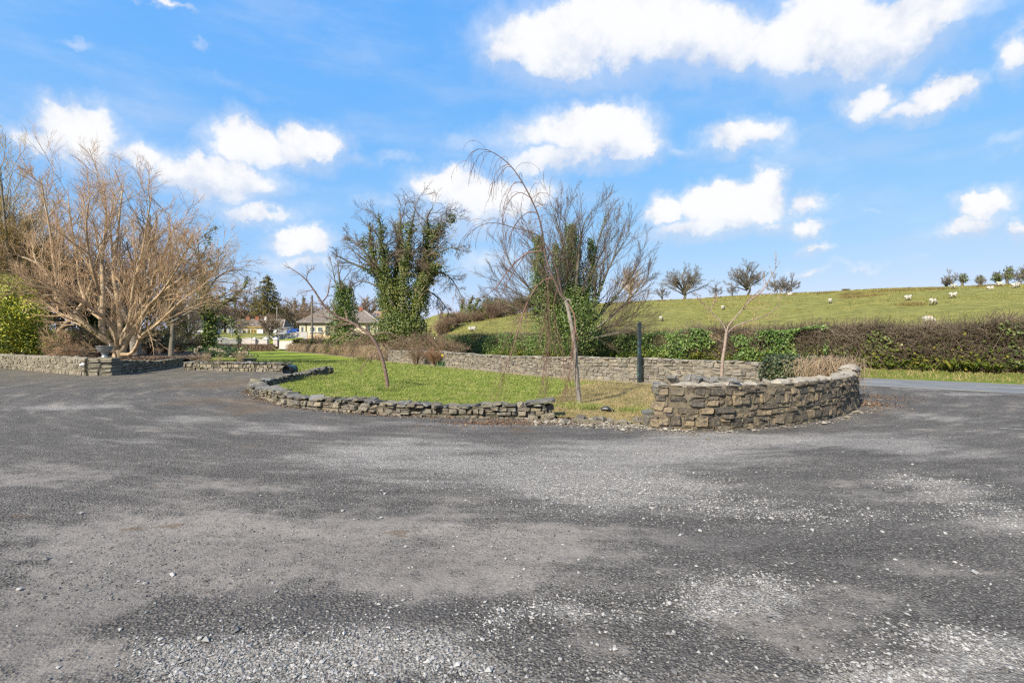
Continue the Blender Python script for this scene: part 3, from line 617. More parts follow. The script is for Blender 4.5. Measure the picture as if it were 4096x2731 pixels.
w.put(w.L - .15, 0, .345, .62, .45, .055, M_ST_CAP, 'coping_stone', roll=.12)
w.finish(300)

# long boundary wall between lawn and road
w = Wall('boundary_wall', 'long waist-high grey rubble wall running between the lawn and the road', 'wall', BACKW)
Hb = lambda q: .86 + .05 * math.sin(q * .35) + .02 * math.sin(q * 1.9)
w.courses(Hb, (.085, .19), (.13, .42), .42, M_ST_BACK, gap=.014, split=.25, jit=.014)
w.core(Hb, .375, M_MORTAR, rag=.02)
q = w.L - .1
while q > 0:
    ww = rng.uniform(.14, .34); w.put(q - ww / 2, rng.normal() * .04, Hb(q) + .02, ww, rng.uniform(.36, .46), rng.uniform(.04, .075), M_ST_BACK if rng.uniform() < .4 else M_MORT_PALE, 'coping_stone', roll=rng.normal() * .1, yaw=rng.normal() * .2); q -= ww * .95
w.finish(300)
BACK_WALL = w

# left bed: long retaining wall, return wall, corner pillar
w = Wall('retaining_wall', 'tan rubble retaining wall under the yellow-green shrub, left of the pillar with the bowl', 'wall', [(-40, 37.0), (-37, 35.0), (-28, 29.2), (-19.95, 24.15)])
w.courses(lambda q: .80 + .04 * math.sin(q), (.11, .26), (.2, .5), .36, M_ST_LEFT, gap=.014, split=.4, jit=.012)
w.core(lambda q: .82, .33, M_MORTAR); w.finish(300)
w = Wall('return_wall', 'short mossy retaining wall running back from the pillar with the bowl', 'wall', [(-19.35, 24.75), (-19.7, 26.5), (-20.05, 28.4), (-21, 31), (-22.4, 34.6)])
Hr = lambda q: .64 - .2 * min(q / 4, 1) + .0 * q
w.courses(Hr, (.10, .24), (.2, .5), .36, M_ST_LEFT, gap=.02, split=.3, jit=.02); w.core(Hr, .3, M_MORT_DK)
q = 0
while q < w.L - .2:
    ww = rng.uniform(.25, .5); w.put(q + ww / 2, 0, Hr(q) + .02, ww, .42, rng.uniform(.05, .08), M_ST_LEFT, 'coping_stone', roll=rng.normal() * .08, yaw=rng.normal() * .1); q += ww * .95
w.finish(300)
pc = gnd(371, 1503); pc = pc + np.array([0.12, .55, 0])
w = Wall('stone_pillar', 'square mossy stone pillar at the corner of the raised bed, carrying a metal bowl', 'pillar', [tuple(pc[:2] + np.array([-.48, -.12])), tuple(pc[:2]), tuple(pc[:2] + np.array([.48, .12]))])
zz = -.02
for i, h in enumerate((.2, .17, .14, .13, .1, .1)):
    if i % 2: 
        f = rng.uniform(.4, .6); w.put(w.L * f / 2, 0, zz + h / 2, w.L * f - .012, .9, h - .012, M_ST_LEFT); w.put(w.L * (f + 1) / 2, 0, zz + h / 2, w.L * (1 - f) - .012, .9, h - .012, M_ST_LEFT)
    else:
        f = rng.uniform(.4, .6); w.put(w.L * f * .5, -.24, zz + h / 2, w.L * f - .012, .47, h - .012, M_ST_LEFT); w.put(w.L * (f + 1) * .5, -.24, zz + h / 2, w.L * (1 - f) - .012, .47, h - .012, M_ST_LEFT); w.put(w.L / 2, .24, zz + h / 2, w.L - .012, .47, h - .012, M_ST_LEFT)
    zz += h
for k in range(4): w.put(w.L * rng.uniform(.25, .75), rng.normal() * .15, zz + .015, rng.uniform(.1, .3), rng.uniform(.1, .3), .05, M_ST_LEFT, 'coping_stone', yaw=rng.normal())
w.core(lambda q: zz - .02, .8, M_MORTAR, rag=.0); w.finish(60)
PILLAR_TOP = np.array([pc[0], pc[1], zz + .03])
# second low wall, in front of the lawn on the left
w = Wall('garden_wall', 'knee-high rubble wall with the black plant pot behind it, between bed and pipe', 'wall', LOW2)
w.courses(lambda q: .44, (.10, .22), (.16, .46), .38, M_ST_LEFT, gap=.018, split=.35, jit=.02); w.core(lambda q: .42, .32, M_MORT_DK)
q = 0
while q < w.L - .1:
    ww = rng.uniform(.16, .36); w.put(q + ww / 2, rng.normal() * .03, .46, ww * 1.03, rng.uniform(.38, .48), rng.uniform(.05, .08), M_ST_CAP if rng.uniform() < .4 else M_ST_LEFT, 'coping_stone', roll=rng.normal() * .12, yaw=rng.normal() * .2); q += ww * .95
w.finish(300)
# far wall beyond the lawn, half buried in dead growth
w = Wall('far_field_wall', 'brown vine-covered stone wall at the far end of the lawn, left of the gap', 'wall', [(-62, 80.5), (-55, 82), (-47, 83), (-38.3, 83.2)])
Hf = lambda q: 1.05 if q < w.L - 1.6 else max(.15, 1.05 * (w.L - q) / 1.6)
w.courses(Hf, (.14, .26), (.3, .7), .5, M_ST_BACK, gap=.02, split=.1, jit=.03); w.core(Hf, .44, M_MORTAR); w.finish(150)

# fallen blocks beside the broken wall end
def rock(name, c, size, mat, rz=0., rx=0., ry=0., seed=None):
    o = bpy.data.objects.new(name, stone_mesh(int(rng.integers(NST)) if seed is None else seed, mat)); COL.objects.link(o); o.location = tuple(float(v) for v in c); o.rotation_euler = (rx, ry, rz); o.scale = size; return o
for lab, (px, py), sz, rot, mat in (
    ('squarish dark stone block fallen upright against the broken end of the tall wall', (2608, 1708), (.22, .2, .21), (.1, .12, .1), M_ST_LOW),
    ('blocky brown stone lying outermost beside the broken end of the tall wall', (2566, 1698), (.2, .2, .14), (0, .05, .3), M_ST_LOW),
    ('flat slate-grey stone laid across two fallen blocks by the tall wall', (2590, 1684), (.24, .2, .05), (.15, -.1, .2), M_ST_CAP),
    ('pale split stone leaning against the end of the tall wall', (2640, 1698), (.13, .16, .24), (.2, .5, .4), M_MORT_PALE),
    ('brown stone lying behind the fallen blocks of the tall wall', (2608, 1668), (.18, .18, .14), (.3, .3, .8), M_ST_LOW)):
    g = gnd(px, py, 0); z = sz[2] / 2 - .01
    if 'flat' in lab: g = gnd(2600, 1703, 0); z = .24
    tag(rock('fallen_stone', (g[0], g[1] + .12, z), sz, mat, rot[2], rot[0], rot[1]), lab, 'stone', 'blocks fallen from the tall wall')
for k, (q, dx, hh) in enumerate(((.25, 0, .08), (.52, .03, .09), (.66, -.02, .11), (.8, .05, .09), (.95, 0, .07))):
    p = NEAR_WALL.pos(q); tag(rock('loose_wall_stone', (p[0], p[1] + dx, .87 + hh * .4), (.17, .16, hh), M_ST_CAP, rng.uniform(0, 3), rng.normal() * .3, rng.normal() * .3), 'loose dark grey stone resting on top of the tall wall near its broken end', 'stone', 'loose stones on the tall wall')
p = NEAR_WALL.pos(1.32); tag(rock('cut_stone', (p[0], p[1] + .02, .885), (.34, .24, .075), M_ST_CAP, -.15, 0, .05, 3), 'flat sawn grey slab lying on top of the tall wall', 'stone')
_b = MB(); _r = np.random.default_rng(3)
import bmesh
_bm = bmesh.new(); bmesh.ops.create_icosphere(_bm, subdivisions=3, radius=1)
for _v in _bm.verts:
    _q = _v.co.copy(); _v.co *= 1 + .13 * math.sin(_q.x * 4 + 1) * math.cos(_q.y * 3) + .07 * math.sin(_q.z * 9 + _q.x * 7); _v.co.z = max(_v.co.z, -.5)
_me = bpy.data.meshes.new('boulder'); _bm.to_mesh(_me); _bm.free(); _me.materials.append(M_MORT_PALE)
p = NEAR_WALL.pos(NEAR_WALL.L - 3.0); _o = obj('boulder', _me, None, (p[0] + .05, p[1], .88)); _o.scale = (.36, .22, .13); _o.rotation_euler = (0, .05, .7); tag(_o, 'pale rounded boulder capping the bend of the tall wall beside the dead vine', 'boulder')
g = gnd(2350, 1690); tag(rock('stone_slab', (g[0], g[1], .035), (.62, .16, .05), M_ST_LOW, -.1, 0, .05, 7), 'long flat stone slab lying in the gap between the two walls', 'stone')
# ------------------------------------------------------------------ plants
M_BARK_TAN = pmat('tan_bark', [(0.1344, 0.0982, 0.0564), (0.3091, 0.2228, 0.1317), (0.4301, 0.3276, 0.207), (0.4838, 0.4324, 0.3387)], scale=2.2, detail=7, bmp=.6, bscale=14, bdist=.02)
M_TWIG_TAN = pmat('tan_twigs', [(0.2439, 0.1559, 0.0935), (0.4226, 0.2805, 0.1638), (0.5364, 0.3895, 0.2338)], scale=.6, w=(.8, .5, 0))
M_TWIG_GOLD = pmat('golden_twigs', [(0.22, 0.15, 0.05), (0.34, 0.24, 0.09), (0.42, 0.31, 0.12)], scale=.5, w=(.7, .5, 0))
M_BARK_GREY = pmat('grey_bark', [(0.055, 0.048, 0.036), (0.13, 0.115, 0.085), (0.21, 0.19, 0.145)], scale=2.5, detail=7, bmp=.6, bscale=14, bdist=.02)
M_TWIG_DK = pmat('dark_twigs', [(0.069, 0.0495, 0.0357), (0.1323, 0.0935, 0.0651), (0.207, 0.154, 0.105)], scale=.6, w=(.8, .5, 0))
M_TWIG_BR = pmat('brown_twigs', [(0.1148, 0.0768, 0.054), (0.216, 0.1472, 0.096), (0.3105, 0.2176, 0.144)], scale=.5, w=(.8, .5, 0))
M_TWIG_HILL = pmat('grey_brown_twigs', [(0.10, 0.082, 0.062), (0.165, 0.14, 0.108), (0.23, 0.20, 0.16)], scale=.6, w=(.8, .5, 0))
M_TWIG_RED = pmat('reddish_twigs', [(0.09, 0.05, 0.04), (0.17, 0.10, 0.075), (0.24, 0.15, 0.11)], scale=2, w=(.8, .5, 0))
M_BARK_CHERRY = pmat('cherry_bark', [(0.072, 0.0413, 0.0338), (0.144, 0.0938, 0.075), (0.24, 0.1725, 0.1425)], scale=9, detail=5, stretch=(1, 1, 2.5), bmp=.4, bscale=30, rough=.6)
M_BARK_YOUNG = pmat('young_cherry_bark', [(0.15, 0.11, 0.085), (0.25, 0.19, 0.15), (0.36, 0.29, 0.24)], scale=9, detail=5, stretch=(1, 1, 2.5), bmp=.4, bscale=30, rough=.7)
M_LEADER = pmat('dark_young_bark', [(0.06, 0.042, 0.036), (0.11, 0.08, 0.066), (0.17, 0.13, 0.11)], scale=9, bmp=.4, bscale=30)
M_BARK_BIRCH = pmat('mottled_grey_bark', [(0.096, 0.0819, 0.0646), (0.2, 0.1755, 0.1444), (0.32, 0.2886, 0.2432)], scale=9, detail=6, bmp=.5, bscale=26)
M_IVY = pmat('ivy_leaves', [(0.0287, 0.0527, 0.0095), (0.0646, 0.112, 0.0167), (0.1077, 0.1581, 0.0262), (0.1865, 0.1976, 0.0476)], scale=.8, w=(.8, .9, 0), rough=.45, spec=.4, transl=.18)
M_IVY_OL = pmat('olive_ivy_leaves', [(0.0336, 0.055, 0.0106), (0.0744, 0.1113, 0.0192), (0.1261, 0.1506, 0.0298), (0.2042, 0.1832, 0.0532)], scale=.6, w=(.9, .8, 0), rough=.5, spec=.35, transl=.18)
M_VARIEG = pmat('variegated_leaves', [(0.0523, 0.105, 0.0132), (0.1495, 0.21, 0.0211), (0.4485, 0.435, 0.0396), (0.6877, 0.63, 0.0924)], scale=1.2, w=(1.0, .9, 0), rough=.45, spec=.4, transl=.2)
M_CONIFER = pmat('conifer_needles', [(0.0204, 0.036, 0.014), (0.0595, 0.078, 0.0196), (0.1445, 0.135, 0.0308), (0.238, 0.18, 0.049)], scale=.35, w=(.9, .8, 0))
M_CONIFER_OL = pmat('olive_conifer_needles', [(0.05, 0.05, 0.012), (0.12, 0.105, 0.025), (0.19, 0.15, 0.045)], scale=.35, w=(.9, .8, 0))
M_STRAW = pmat('dead_vine', [(0.16, 0.11, 0.07), (0.30, 0.22, 0.14), (0.42, 0.33, 0.22)], scale=2, w=(.7, .7, 0))
M_DEADLEAF = pmat('dead_leaves', [(0.055, 0.032, 0.02), (0.14, 0.08, 0.045), (0.25, 0.16, 0.09)], scale=2, w=(.7, .9, 0))
M_FERN = pmat('fern_fronds', [(0.03, 0.06, 0.0096), (0.0825, 0.108, 0.016), (0.18, 0.16, 0.024)], scale=1, w=(.8, .9, 0), transl=.2)
M_BLADE = pmat('grass_blades', [(0.0834, 0.1242, 0.0313), (0.1669, 0.2248, 0.0468), (0.2671, 0.2778, 0.078), (0.3506, 0.2957, 0.1404)], scale=1.6, detail=8, w=(1.4, .7, 0), transl=.25)
M_BLADE_DRY = pmat('dry_grass_blades', [(0.115, 0.1344, 0.0336), (0.276, 0.2128, 0.0952), (0.437, 0.3248, 0.1624)], scale=1.1, w=(.9, .8, 0), transl=.2)
M_BLADE_FIELD = pmat('pasture_blades', [(0.1336, 0.1443, 0.0258), (0.2308, 0.2112, 0.0414), (0.3281, 0.2576, 0.0725), (0.4374, 0.3091, 0.1242)], scale=1.3, detail=8, w=(1.3, .8, 0), transl=.2)
M_MOSS = pmat('moss', [(0.05, 0.055, 0.01), (0.11, 0.105, 0.018)], scale=8, bmp=.8, bscale=40)

FINE = {'crown', 'twigs', 'ivy', 'foliage', 'moss', 'buds', 'leaves', 'tendrils', 'stems', 'dead_foliage', 'branches', 'flowers'}
def plant(name, label, cat, base, parts, group=None):
    r = empty(name, base, label, cat, group)
    for nm, me in parts:
        o = obj(nm, me, r)
        if nm in FINE: o['kind'] = 'stuff'
    return r
def pl(base, d, pts, spread=0.0):
    """picture points at depth d (with an optional drift in depth) relative to base"""
    n = len(pts); return [at(px, py, d + spread * (i / max(1, n - 1))) - base for i, (px, py) in enumerate(pts)]

# ---- 1. the wide many-stemmed tree in the raised bed
D = 33.0; B = at(480, 1421, D)
stems = [pl(B, D, p, s) for p, s in (
    ([(470, 1421), (455, 1385), (420, 1355), (370, 1320), (290, 1258), (210, 1180), (170, 1080), (110, 1010), (20, 975)], -2),
    ([(225, 1195), (200, 1100), (185, 1000), (168, 860), (140, 720), (130, 640)], -1.5),
    ([(420, 1360), (400, 1300), (402, 1200), (405, 1100), (400, 1000), (412, 900), (420, 800), (408, 690)], 2),
    ([(470, 1405), (462, 1340), (440, 1285), (380, 1230), (300, 1178), (200, 1130), (90, 1105), (10, 1090)], -4),
    ([(480, 1410), (485, 1360), (510, 1300), (560, 1240), (600, 1150), (640, 1050), (690, 930), (735, 830)], 1),
    ([(490, 1405), (520, 1340), (560, 1280), (610, 1200), (690, 1125), (770, 1075), (860, 1035), (920, 1000)], -1),
    ([(470, 1415), (520, 1418), (548, 1395), (572, 1340), (625, 1300), (690, 1240), (770, 1165), (850, 1110)], -4),
    ([(480, 1400), (480, 1300), (470, 1180), (452, 1050), (470, 900), (480, 780), (495, 665)], 3),
    ([(490, 1390), (525, 1260), (540, 1120), (580, 960), (600, 830), (622, 715)], -2),
    ([(475, 1400), (440, 1300), (350, 1220), (300, 1100), (290, 980), (260, 820), (250, 690)], 3),
    ([(480, 1400), (500, 1330), (560, 1260), (650, 1190), (760, 1150), (870, 1130), (950, 1120)], 2),
    ([(480, 1408), (430, 1405), (350, 1392), (260, 1400), (190, 1370)], -3),
    ([(400, 1180), (370, 1080), (340, 960), (330, 830), (345, 700)], -3),
    ([(560, 1240), (640, 1170), (720, 1060), (770, 960), (820, 900)], -3))]
stems = [[q * (.5 + .5 * 1.0 if False else .90) if i else q for i, q in enumerate(st)] for st in stems]
P0, R0 = limbs(stems, 16, [.21, .11, .19, .14, .16, .16, .13, .17, .13, .13, .13, .06, .10, .09])
P1, R1 = spawn(P0, R0, 14, .2, .97, .46, 34, 9, .25, .06, .02, .5, maxlen=4.0)
P2, R2 = spawn(P1, R1, 8, .12, 1.0, .52, 36, 7, .22, .06, .011, .6, maxlen=2.4)
P3, R3 = spawn(P2, R2, 5, .12, 1.0, .6, 32, 5, .22, .06, .007, .6, lmin=.35, maxlen=1.8)
P4, R4 = spawn(P3, R3, 2, .2, 1.0, .55, 34, 3, .12, .08, .0055, .7, lmin=.25, maxlen=.9)
stump = limbs([pl(B, D, [(478, 1432), (478, 1415), (480, 1398)])], 6, [.42], [.3])
mossy, mn = along(P0[:1, 1:6], R0[:1, 1:6] * .9, 500, .02)
plant('bare_tree', 'wide many-stemmed bare tree with tan bark growing in the raised bed behind the metal bowl', 'tree', B,
      [('trunk', tube_mesh('trunk', [stump, (P0, R0), (P1, R1)], M_BARK_TAN, (9, 8, 5))), ('crown', tube_mesh('crown', [(P2, R2), (P3, R3), (P4, R4)], M_TWIG_TAN, (3,))),
       ('moss', leaf_mesh('moss', mossy, mn, rng.uniform(.06, .14, 500), M_MOSS))])

# ---- generic bare trees (shapes shared by background copies)
def bare_tree(h, spread, r, nl, levels=(8, 6, 4), up=.35, rmin=.012, fork=.28, wob=.08, twig=1.0):
    tr = [[(0, 0, -.2), (rng.normal() * .05 * h, rng.normal() * .05 * h, h * fork), (rng.normal() * .06 * h, rng.normal() * .06 * h, h * .62), (rng.normal() * .08 * h, 0, h * .9)]]
    P0, R0 = limbs(tr, 14, [r], [r * .12])
    ls = []
    for k in range(nl):
        t = fork * (.75 + .9 * k / nl); z0 = h * t; a = k * 2.4 + rng.uniform(-.4, .4); le = spread * (1.05 - .5 * k / nl) * rng.uniform(.8, 1.1); rise = h * (1 - t) * rng.uniform(.45, .85) * (.55 + .5 * k / nl)
        ca, sa = math.cos(a), math.sin(a)
        ls.append([(0, 0, z0), (ca * le * .35, sa * le * .35, z0 + rise * .35), (ca * le * .75, sa * le * .75, z0 + rise * .7), (ca * le, sa * le, z0 + rise)])
    Pl, Rl = limbs(ls, 12, r * .5, r * .08)
    P1, R1 = spawn(np.concatenate([resample(p, 12)[None] for p in P0] + [Pl]), np.concatenate([np.interp(np.linspace(0, 1, 12), np.linspace(0, 1, 14), R0[0])[None], Rl]), levels[0], .28, 1, .42, 38, 7, up, wob, rmin * 2, .5)
    P2, R2 = spawn(P1, R1, levels[1], .15, 1, .5, 38, 5, up * .7, wob * 1.2, rmin * 1.2, .6)
    P3, R3 = spawn(P2, R2, levels[2], .15, 1, .55 * twig, 38, 3, up * .5, wob * 1.3, rmin, .7)
    return (P0, R0), (Pl, Rl), (P1, R1), (P2, R2), (P3, R3)
def std_tree(name, label, loc, s, bark, twig, group=None, ivy=0, ivym=None, ivy_z=.6, ivy_size=.22):
    parts = [('trunk', tube_mesh('trunk', s[:3], bark, (8, 6, 4))), ('crown', tube_mesh('crown', s[3:], twig, (3,)))]
    if ivy:
        Pq = np.concatenate([np.stack([resample(p, 10) for p in s[0][0]]), np.stack([resample(p, 10) for p in s[1][0]])]); Rq = np.full(Pq.shape[:2], .12)
        c, n = along(Pq, Rq, ivy, .28); h = Pq[..., 2].max(); k = (c[:, 2] < h * ivy_z * rng.uniform(.6, 1.15, len(c))) & (np.hypot(c[:, 0], c[:, 1]) < h * .3)
        parts.append(('ivy', leaf_mesh('ivy', c[k], n[k], rng.uniform(.6, 1.3, k.sum()) * ivy_size, ivym or M_IVY)))
    return plant(name, label, 'tree', loc, parts, group)
def ground_at(px, d, zoff=0.0):
    x = (px - CX) / F * d; return np.array([x, d, float(land(x, d)) + zoff])

# ---- 2. woodland behind the bed, left
GW = 'bare woodland trees behind the raised bed'
shapesA = bare_tree(14, 4.6, .22, 12, (8, 7, 5), rmin=.013)
w1 = std_tree('woodland_tree', 'slender brown bare tree in the dense woodland behind the raised bed', (-30, 45, .3), shapesA, M_BARK_GREY, M_TWIG_BR, GW)
shapesB = bare_tree(12.5, 4.2, .2, 11, (8, 7, 5), up=.5, rmin=.013, fork=.2)
w2 = std_tree('woodland_tree', 'ivy-trunked bare tree in the dense woodland behind the raised bed', (-41, 50, .3), shapesB, M_BARK_GREY, M_TWIG_DK, GW, 2600, M_IVY_OL, .5, .3)
for i, (px, d, s, rz, w_) in enumerate([(60, 44, .98, 1, 0), (150, 52, 1.05, 2, 1), (250, 47, .88, 3, 0), (350, 55, 1.0, 4, 1), (430, 50, .85, 5, 0), (520, 58, .92, .4, 1), (610, 62, .78, 1.7, 0), (690, 70, .72, 2.9, 1), (-60, 42, 1.15, .9, 0), (-140, 48, 1.2, 2.2, 1), (110, 62, 1.15, 4.1, 0), (300, 66, 1.05, 5.2, 0), (560, 72, .85, .2, 0), (-260, 50, 1.2, 3.3, 0), (760, 76, .62, 1.1, 1), (20, 56, 1.2, 3.9, 1)]):
    src = w2 if w_ else w1
    copy_tree(src, ((px - CX) / F * d, d, .3), rz, (s, s, s * rng.uniform(.92, 1.05)))
D = 40.0; B = np.array([(20 - CX) / F * D, D, .7])
shapesC = bare_tree(16.5, 3.9, .18, 16, (11, 9, 6), up=.6, rmin=.011, fork=.16)
wl = std_tree('willow_tree', 'tallest golden-twigged bare tree rising above the yellow-green shrub', B, shapesC, M_BARK_GREY, M_TWIG_GOLD)
copy_tree(wl, ((100 - CX) / F * 45, 45, .6), 2.1, .84, 'golden-twigged bare tree just behind the many-stemmed tree, beside the tallest one')
copy_tree(wl, ((-60 - CX) / F * 52, 52, .5), 4.0, .95, 'golden-twigged bare tree behind the yellow-green shrub at the woodland edge')
# big pale trunk and leaning trunk behind the tree
D = 37.0; B = at(545, 1415, D)
P0, R0 = limbs([pl(B, D, [(545, 1420), (540, 1340), (545, 1250), (560, 1130), (590, 1000), (600, 860)]), pl(B, D, [(545, 1360), (510, 1280), (470, 1180), (455, 1060), (440, 900)]), pl(B, D, [(540, 1300), (600, 1220), (690, 1150), (800, 1100), (900, 1060)])], 12, [.36, .2, .16])
P1, R1 = spawn(P0, R0, 10, .3, 1, .35, 40, 7, .35, .09, .02); P2, R2 = spawn(P1, R1, 7, .2, 1, .5, 38, 5, .3, .1, .011); P3, R3 = spawn(P2, R2, 5, .2, 1, .5, 38, 3, .2, .1, .008)
plant('bare_tree', 'tall bare tree with smooth pale grey trunk just behind the many-stemmed tree', 'tree', B, [('trunk', tube_mesh('trunk', [(P0, R0), (P1, R1)], M_BARK_BIRCH, (9, 5))), ('crown', tube_mesh('crown', [(P2, R2), (P3, R3)], M_TWIG_BR, (3,)))])
D = 41.0; B = at(225, 1345, D); B[2] = .7
P0, R0 = limbs([pl(B, D, [(205, 1385), (225, 1340), (285, 1275), (340, 1200), (370, 1120)])], 10, [.24], [.1])
plant('leaning_tree', 'bare tan trunk leaning across the scrub between the yellow-green shrub and the big tree', 'tree', B, [('trunk', tube_mesh('trunk', [(P0, R0)], M_BARK_TAN, (8,)))])

# ---- shrubs
def shrub_shape(r, h, n, twig_r=.008, arch=.2):
    ls = []
    for k in range(n):
        a = rng.uniform(0, 2 * math.pi); q = r * rng.uniform(.15, 1); hh = h * rng.uniform(.55, 1.05) * (1 - .35 * (q / r) ** 2); c, s = math.cos(a), math.sin(a)
        ls.append([(c * q * .12, s * q * .12, -.05), (c * q * .4, s * q * .4, hh * .5), (c * q * .8, s * q * .8, hh * .9), (c * q * 1.1, s * q * 1.1, hh * (1 - arch * rng.uniform(0, 1)))])
    P0, R0 = limbs(ls, 8, twig_r * 1.8, twig_r); P1, R1 = spawn(P0, R0, 6, .2, 1, .4, 40, 5, .15, .13, twig_r * .8); P2, R2 = spawn(P1, R1, 4, .2, 1, .5, 40, 3, .1, .15, twig_r * .7)
    return (P0, R0), (P1, R1), (P2, R2)
def twiggy(name, label, loc, r, h, n, mat, tr=.008, group=None, leaves=0, lm=None, lsize=.1, arch=.2):
    s = shrub_shape(r, h, n, tr, arch); parts = [('stems', tube_mesh('stems', s, mat, (3,)))]
    if leaves:
        c, nn = along(*s[1], leaves, .1); parts.append(('foliage', leaf_mesh('foliage', c, nn, rng.uniform(.6, 1.3, leaves) * lsize, lm)))
    return plant(name, label, 'shrub', loc, parts, group)
GS = 'brown scrub under the woodland trees'
scrub = twiggy('scrub_bush', 'tangled brown scrub bush under the woodland trees behind the raised bed', (-34, 43, .5), 2.4, 2.6, 60, M_TWIG_BR, .011, GS, 700, M_IVY_OL, .16)
for px, d, s in ((255, 47, .8), (300, 46, 1.1), (390, 44, .8), (600, 50, 1), (660, 56, 1.1), (720, 60, 1.0), (90, 48, 1.3), (800, 64, .9), (450, 52, 1.2), (530, 47, .8), (-40, 45, 1.2)):
    copy_tree(scrub, ((px - CX) / F * d, d, .4), rng.uniform(0, 6), s)
# evergreen variegated shrub at the left
D = 37.5; B = np.array([(95 - CX) / F * D, D, .6])
cl = [(-30, 1250, 3.0, 130), (60, 1200, 2.0, 100), (100, 1300, 2.0, 90), (150, 1385, 1.6, 60), (60, 1370, 2.0, 80), (-10, 1360, 2.0, 90), (200, 1372, 1.3, 48), (110, 1350, 1.4, 70), (20, 1290, 2.0, 100), (150, 1310, 1.2, 60), (80, 1160, 1.2, 70), (30, 1140, 1.4, 60), (130, 1240, 1.0, 55), (-90, 1200, 3, 140), (-80, 1360, 2.4, 80)]
C, N = [], []
for px, py, r, rp in cl:
    c = at(px, py, D + rng.uniform(-1.2, 1.2)); rr = rp / F * D; k = int(1000 * r)
    v = nrm(rng.normal(size=(k, 3))); C.append(c - B + v * rr * rng.uniform(.55, 1.1, (k, 1)) * np.array([1, 1, .8])); N.append(v)
C = np.concatenate(C); N = np.concatenate(N); k = C[:, 2] > .05; C, N = C[k], N[k]
P0, R0 = limbs([[(0, 0, 0), (rng.normal() * .8, rng.normal() * .6, 1.5), (rng.normal() * 1.8, rng.normal() * .9, 3.6)] for _ in range(9)], 8, .06)
plant('variegated_shrub', 'dense yellow-green variegated evergreen shrub above the retaining wall', 'shrub', B, [('stems', tube_mesh('stems', [(P0, R0)], M_BARK_GREY, (5,))), ('foliage', leaf_mesh('foliage', C, N + [0, 0, .4], rng.uniform(.08, .19, len(C)), M_VARIEG, .6))])

# ---- 3. ivy-wrapped tree leaning over the lawn's far end (left of the cottage)
D = 62.0; B = np.array([(838 - CX) / F * D, D, .1])
P0, R0 = limbs([pl(B, D, p, s) for p, s in (([(838, 1418), (842, 1340), (838, 1270), (820, 1180), (800, 1080), (790, 960)], 0), ([(840, 1290), (880, 1265), (925, 1290), (950, 1330), (955, 1360)], -3), ([(838, 1260), (880, 1225), (930, 1190), (975, 1150), (990, 1110)], -1), ([(930, 1190), (975, 1215), (1000, 1170)], 0), ([(838, 1250), (790, 1200), (740, 1150), (700, 1080)], 1), ([(820, 1180), (870, 1110), (930, 1080), (1010, 1085)], 2))], 12, [.36, .17, .17, .09, .16, .13])
P1, R1 = spawn(P0, R0, 10, .25, 1, .4, 42, 7, .15, .1, .022); P2, R2 = spawn(P1, R1, 7, .2, 1, .5, 40, 5, .15, .12, .014); P3, R3 = spawn(P2, R2, 4, .2, 1, .55, 40, 3, .1, .12, .011)
c, n = along(P0[:1, :8], R0[:1, :8] + .25, 3000, .35); c2, n2 = along(P0[[1, 2]], R0[[1, 2]], 700, .18); c3, n3 = along(P1[:12], R1[:12], 900, .3)
plant('ivy_tree', 'leaning tree with ivy-wrapped trunk and drooping limb at the far left edge of the lawn', 'tree', B, [('trunk', tube_mesh('trunk', [(P0, R0), (P1, R1)], M_BARK_GREY, (8, 5))), ('crown', tube_mesh('crown', [(P2, R2), (P3, R3)], M_TWIG_BR, (3,))), ('ivy', leaf_mesh('ivy', np.r_[c, c2, c3], np.r_[n, n2, n3], rng.uniform(.14, .34, len(c) + len(c2) + len(c3)), M_IVY))])

# ---- 4. big ivy-clad tree across the road
D = 47.0; B = np.array([(1600 - CX) / F * D, D, .2])
L4 = [([(1585, 1375), (1560, 1270), (1530, 1150), (1495, 1040), (1482, 940), (1478, 890)], 1), ([(1590, 1375), (1575, 1250), (1550, 1120), (1530, 1010), (1523, 910), (1512, 850)], -1), ([(1600, 1375), (1588, 1230), (1585, 1090), (1598, 970), (1602, 885), (1598, 835)], 2), ([(1605, 1375), (1610, 1230), (1620, 1080), (1640, 940), (1655, 860), (1660, 840)], -2),
      ([(1640, 1375), (1650, 1250), (1668, 1160), (1698, 1040), (1708, 930), (1710, 860), (1730, 830)], 0), ([(1680, 1110), (1715, 1010), (1742, 930), (1790, 885), (1822, 866)], 1), ([(1555, 1150), (1500, 1090), (1460, 1075), (1392, 1045), (1340, 1020)], -1), ([(1535, 1090), (1470, 1020), (1420, 970), (1385, 930)], 1), ([(1690, 1090), (1750, 1020), (1810, 990), (1855, 1010)], 0), ([(1680, 1130), (1740, 1090), (1800, 1110), (1850, 1190)], -1), ([(1660, 1180), (1720, 1170), (1770, 1210), (1800, 1260)], 1),
      ([(1560, 1180), (1500, 1140), (1440, 1125), (1400, 1150)], 0), ([(1600, 1100), (1620, 1040), (1640, 1010), (1600, 1000)], -2), ([(1670, 1290), (1690, 1180), (1720, 1090), (1760, 1060)], -2)]
P0, R0 = limbs([pl(B, D, p, s) for p, s in L4], 14, [.36, .28, .32, .28, .32, .14, .15, .12, .11, .11, .1, .09, .08, .16])
P1, R1 = spawn(P0, R0, 11, .48, 1, .34, 48, 9, .08, .17, .02, .45); P2, R2 = spawn(P1, R1, 9, .15, 1, .55, 44, 7, .05, .18, .013); P3, R3 = spawn(P2, R2, 5, .2, 1, .55, 42, 5, 0.0, .18, .0095)
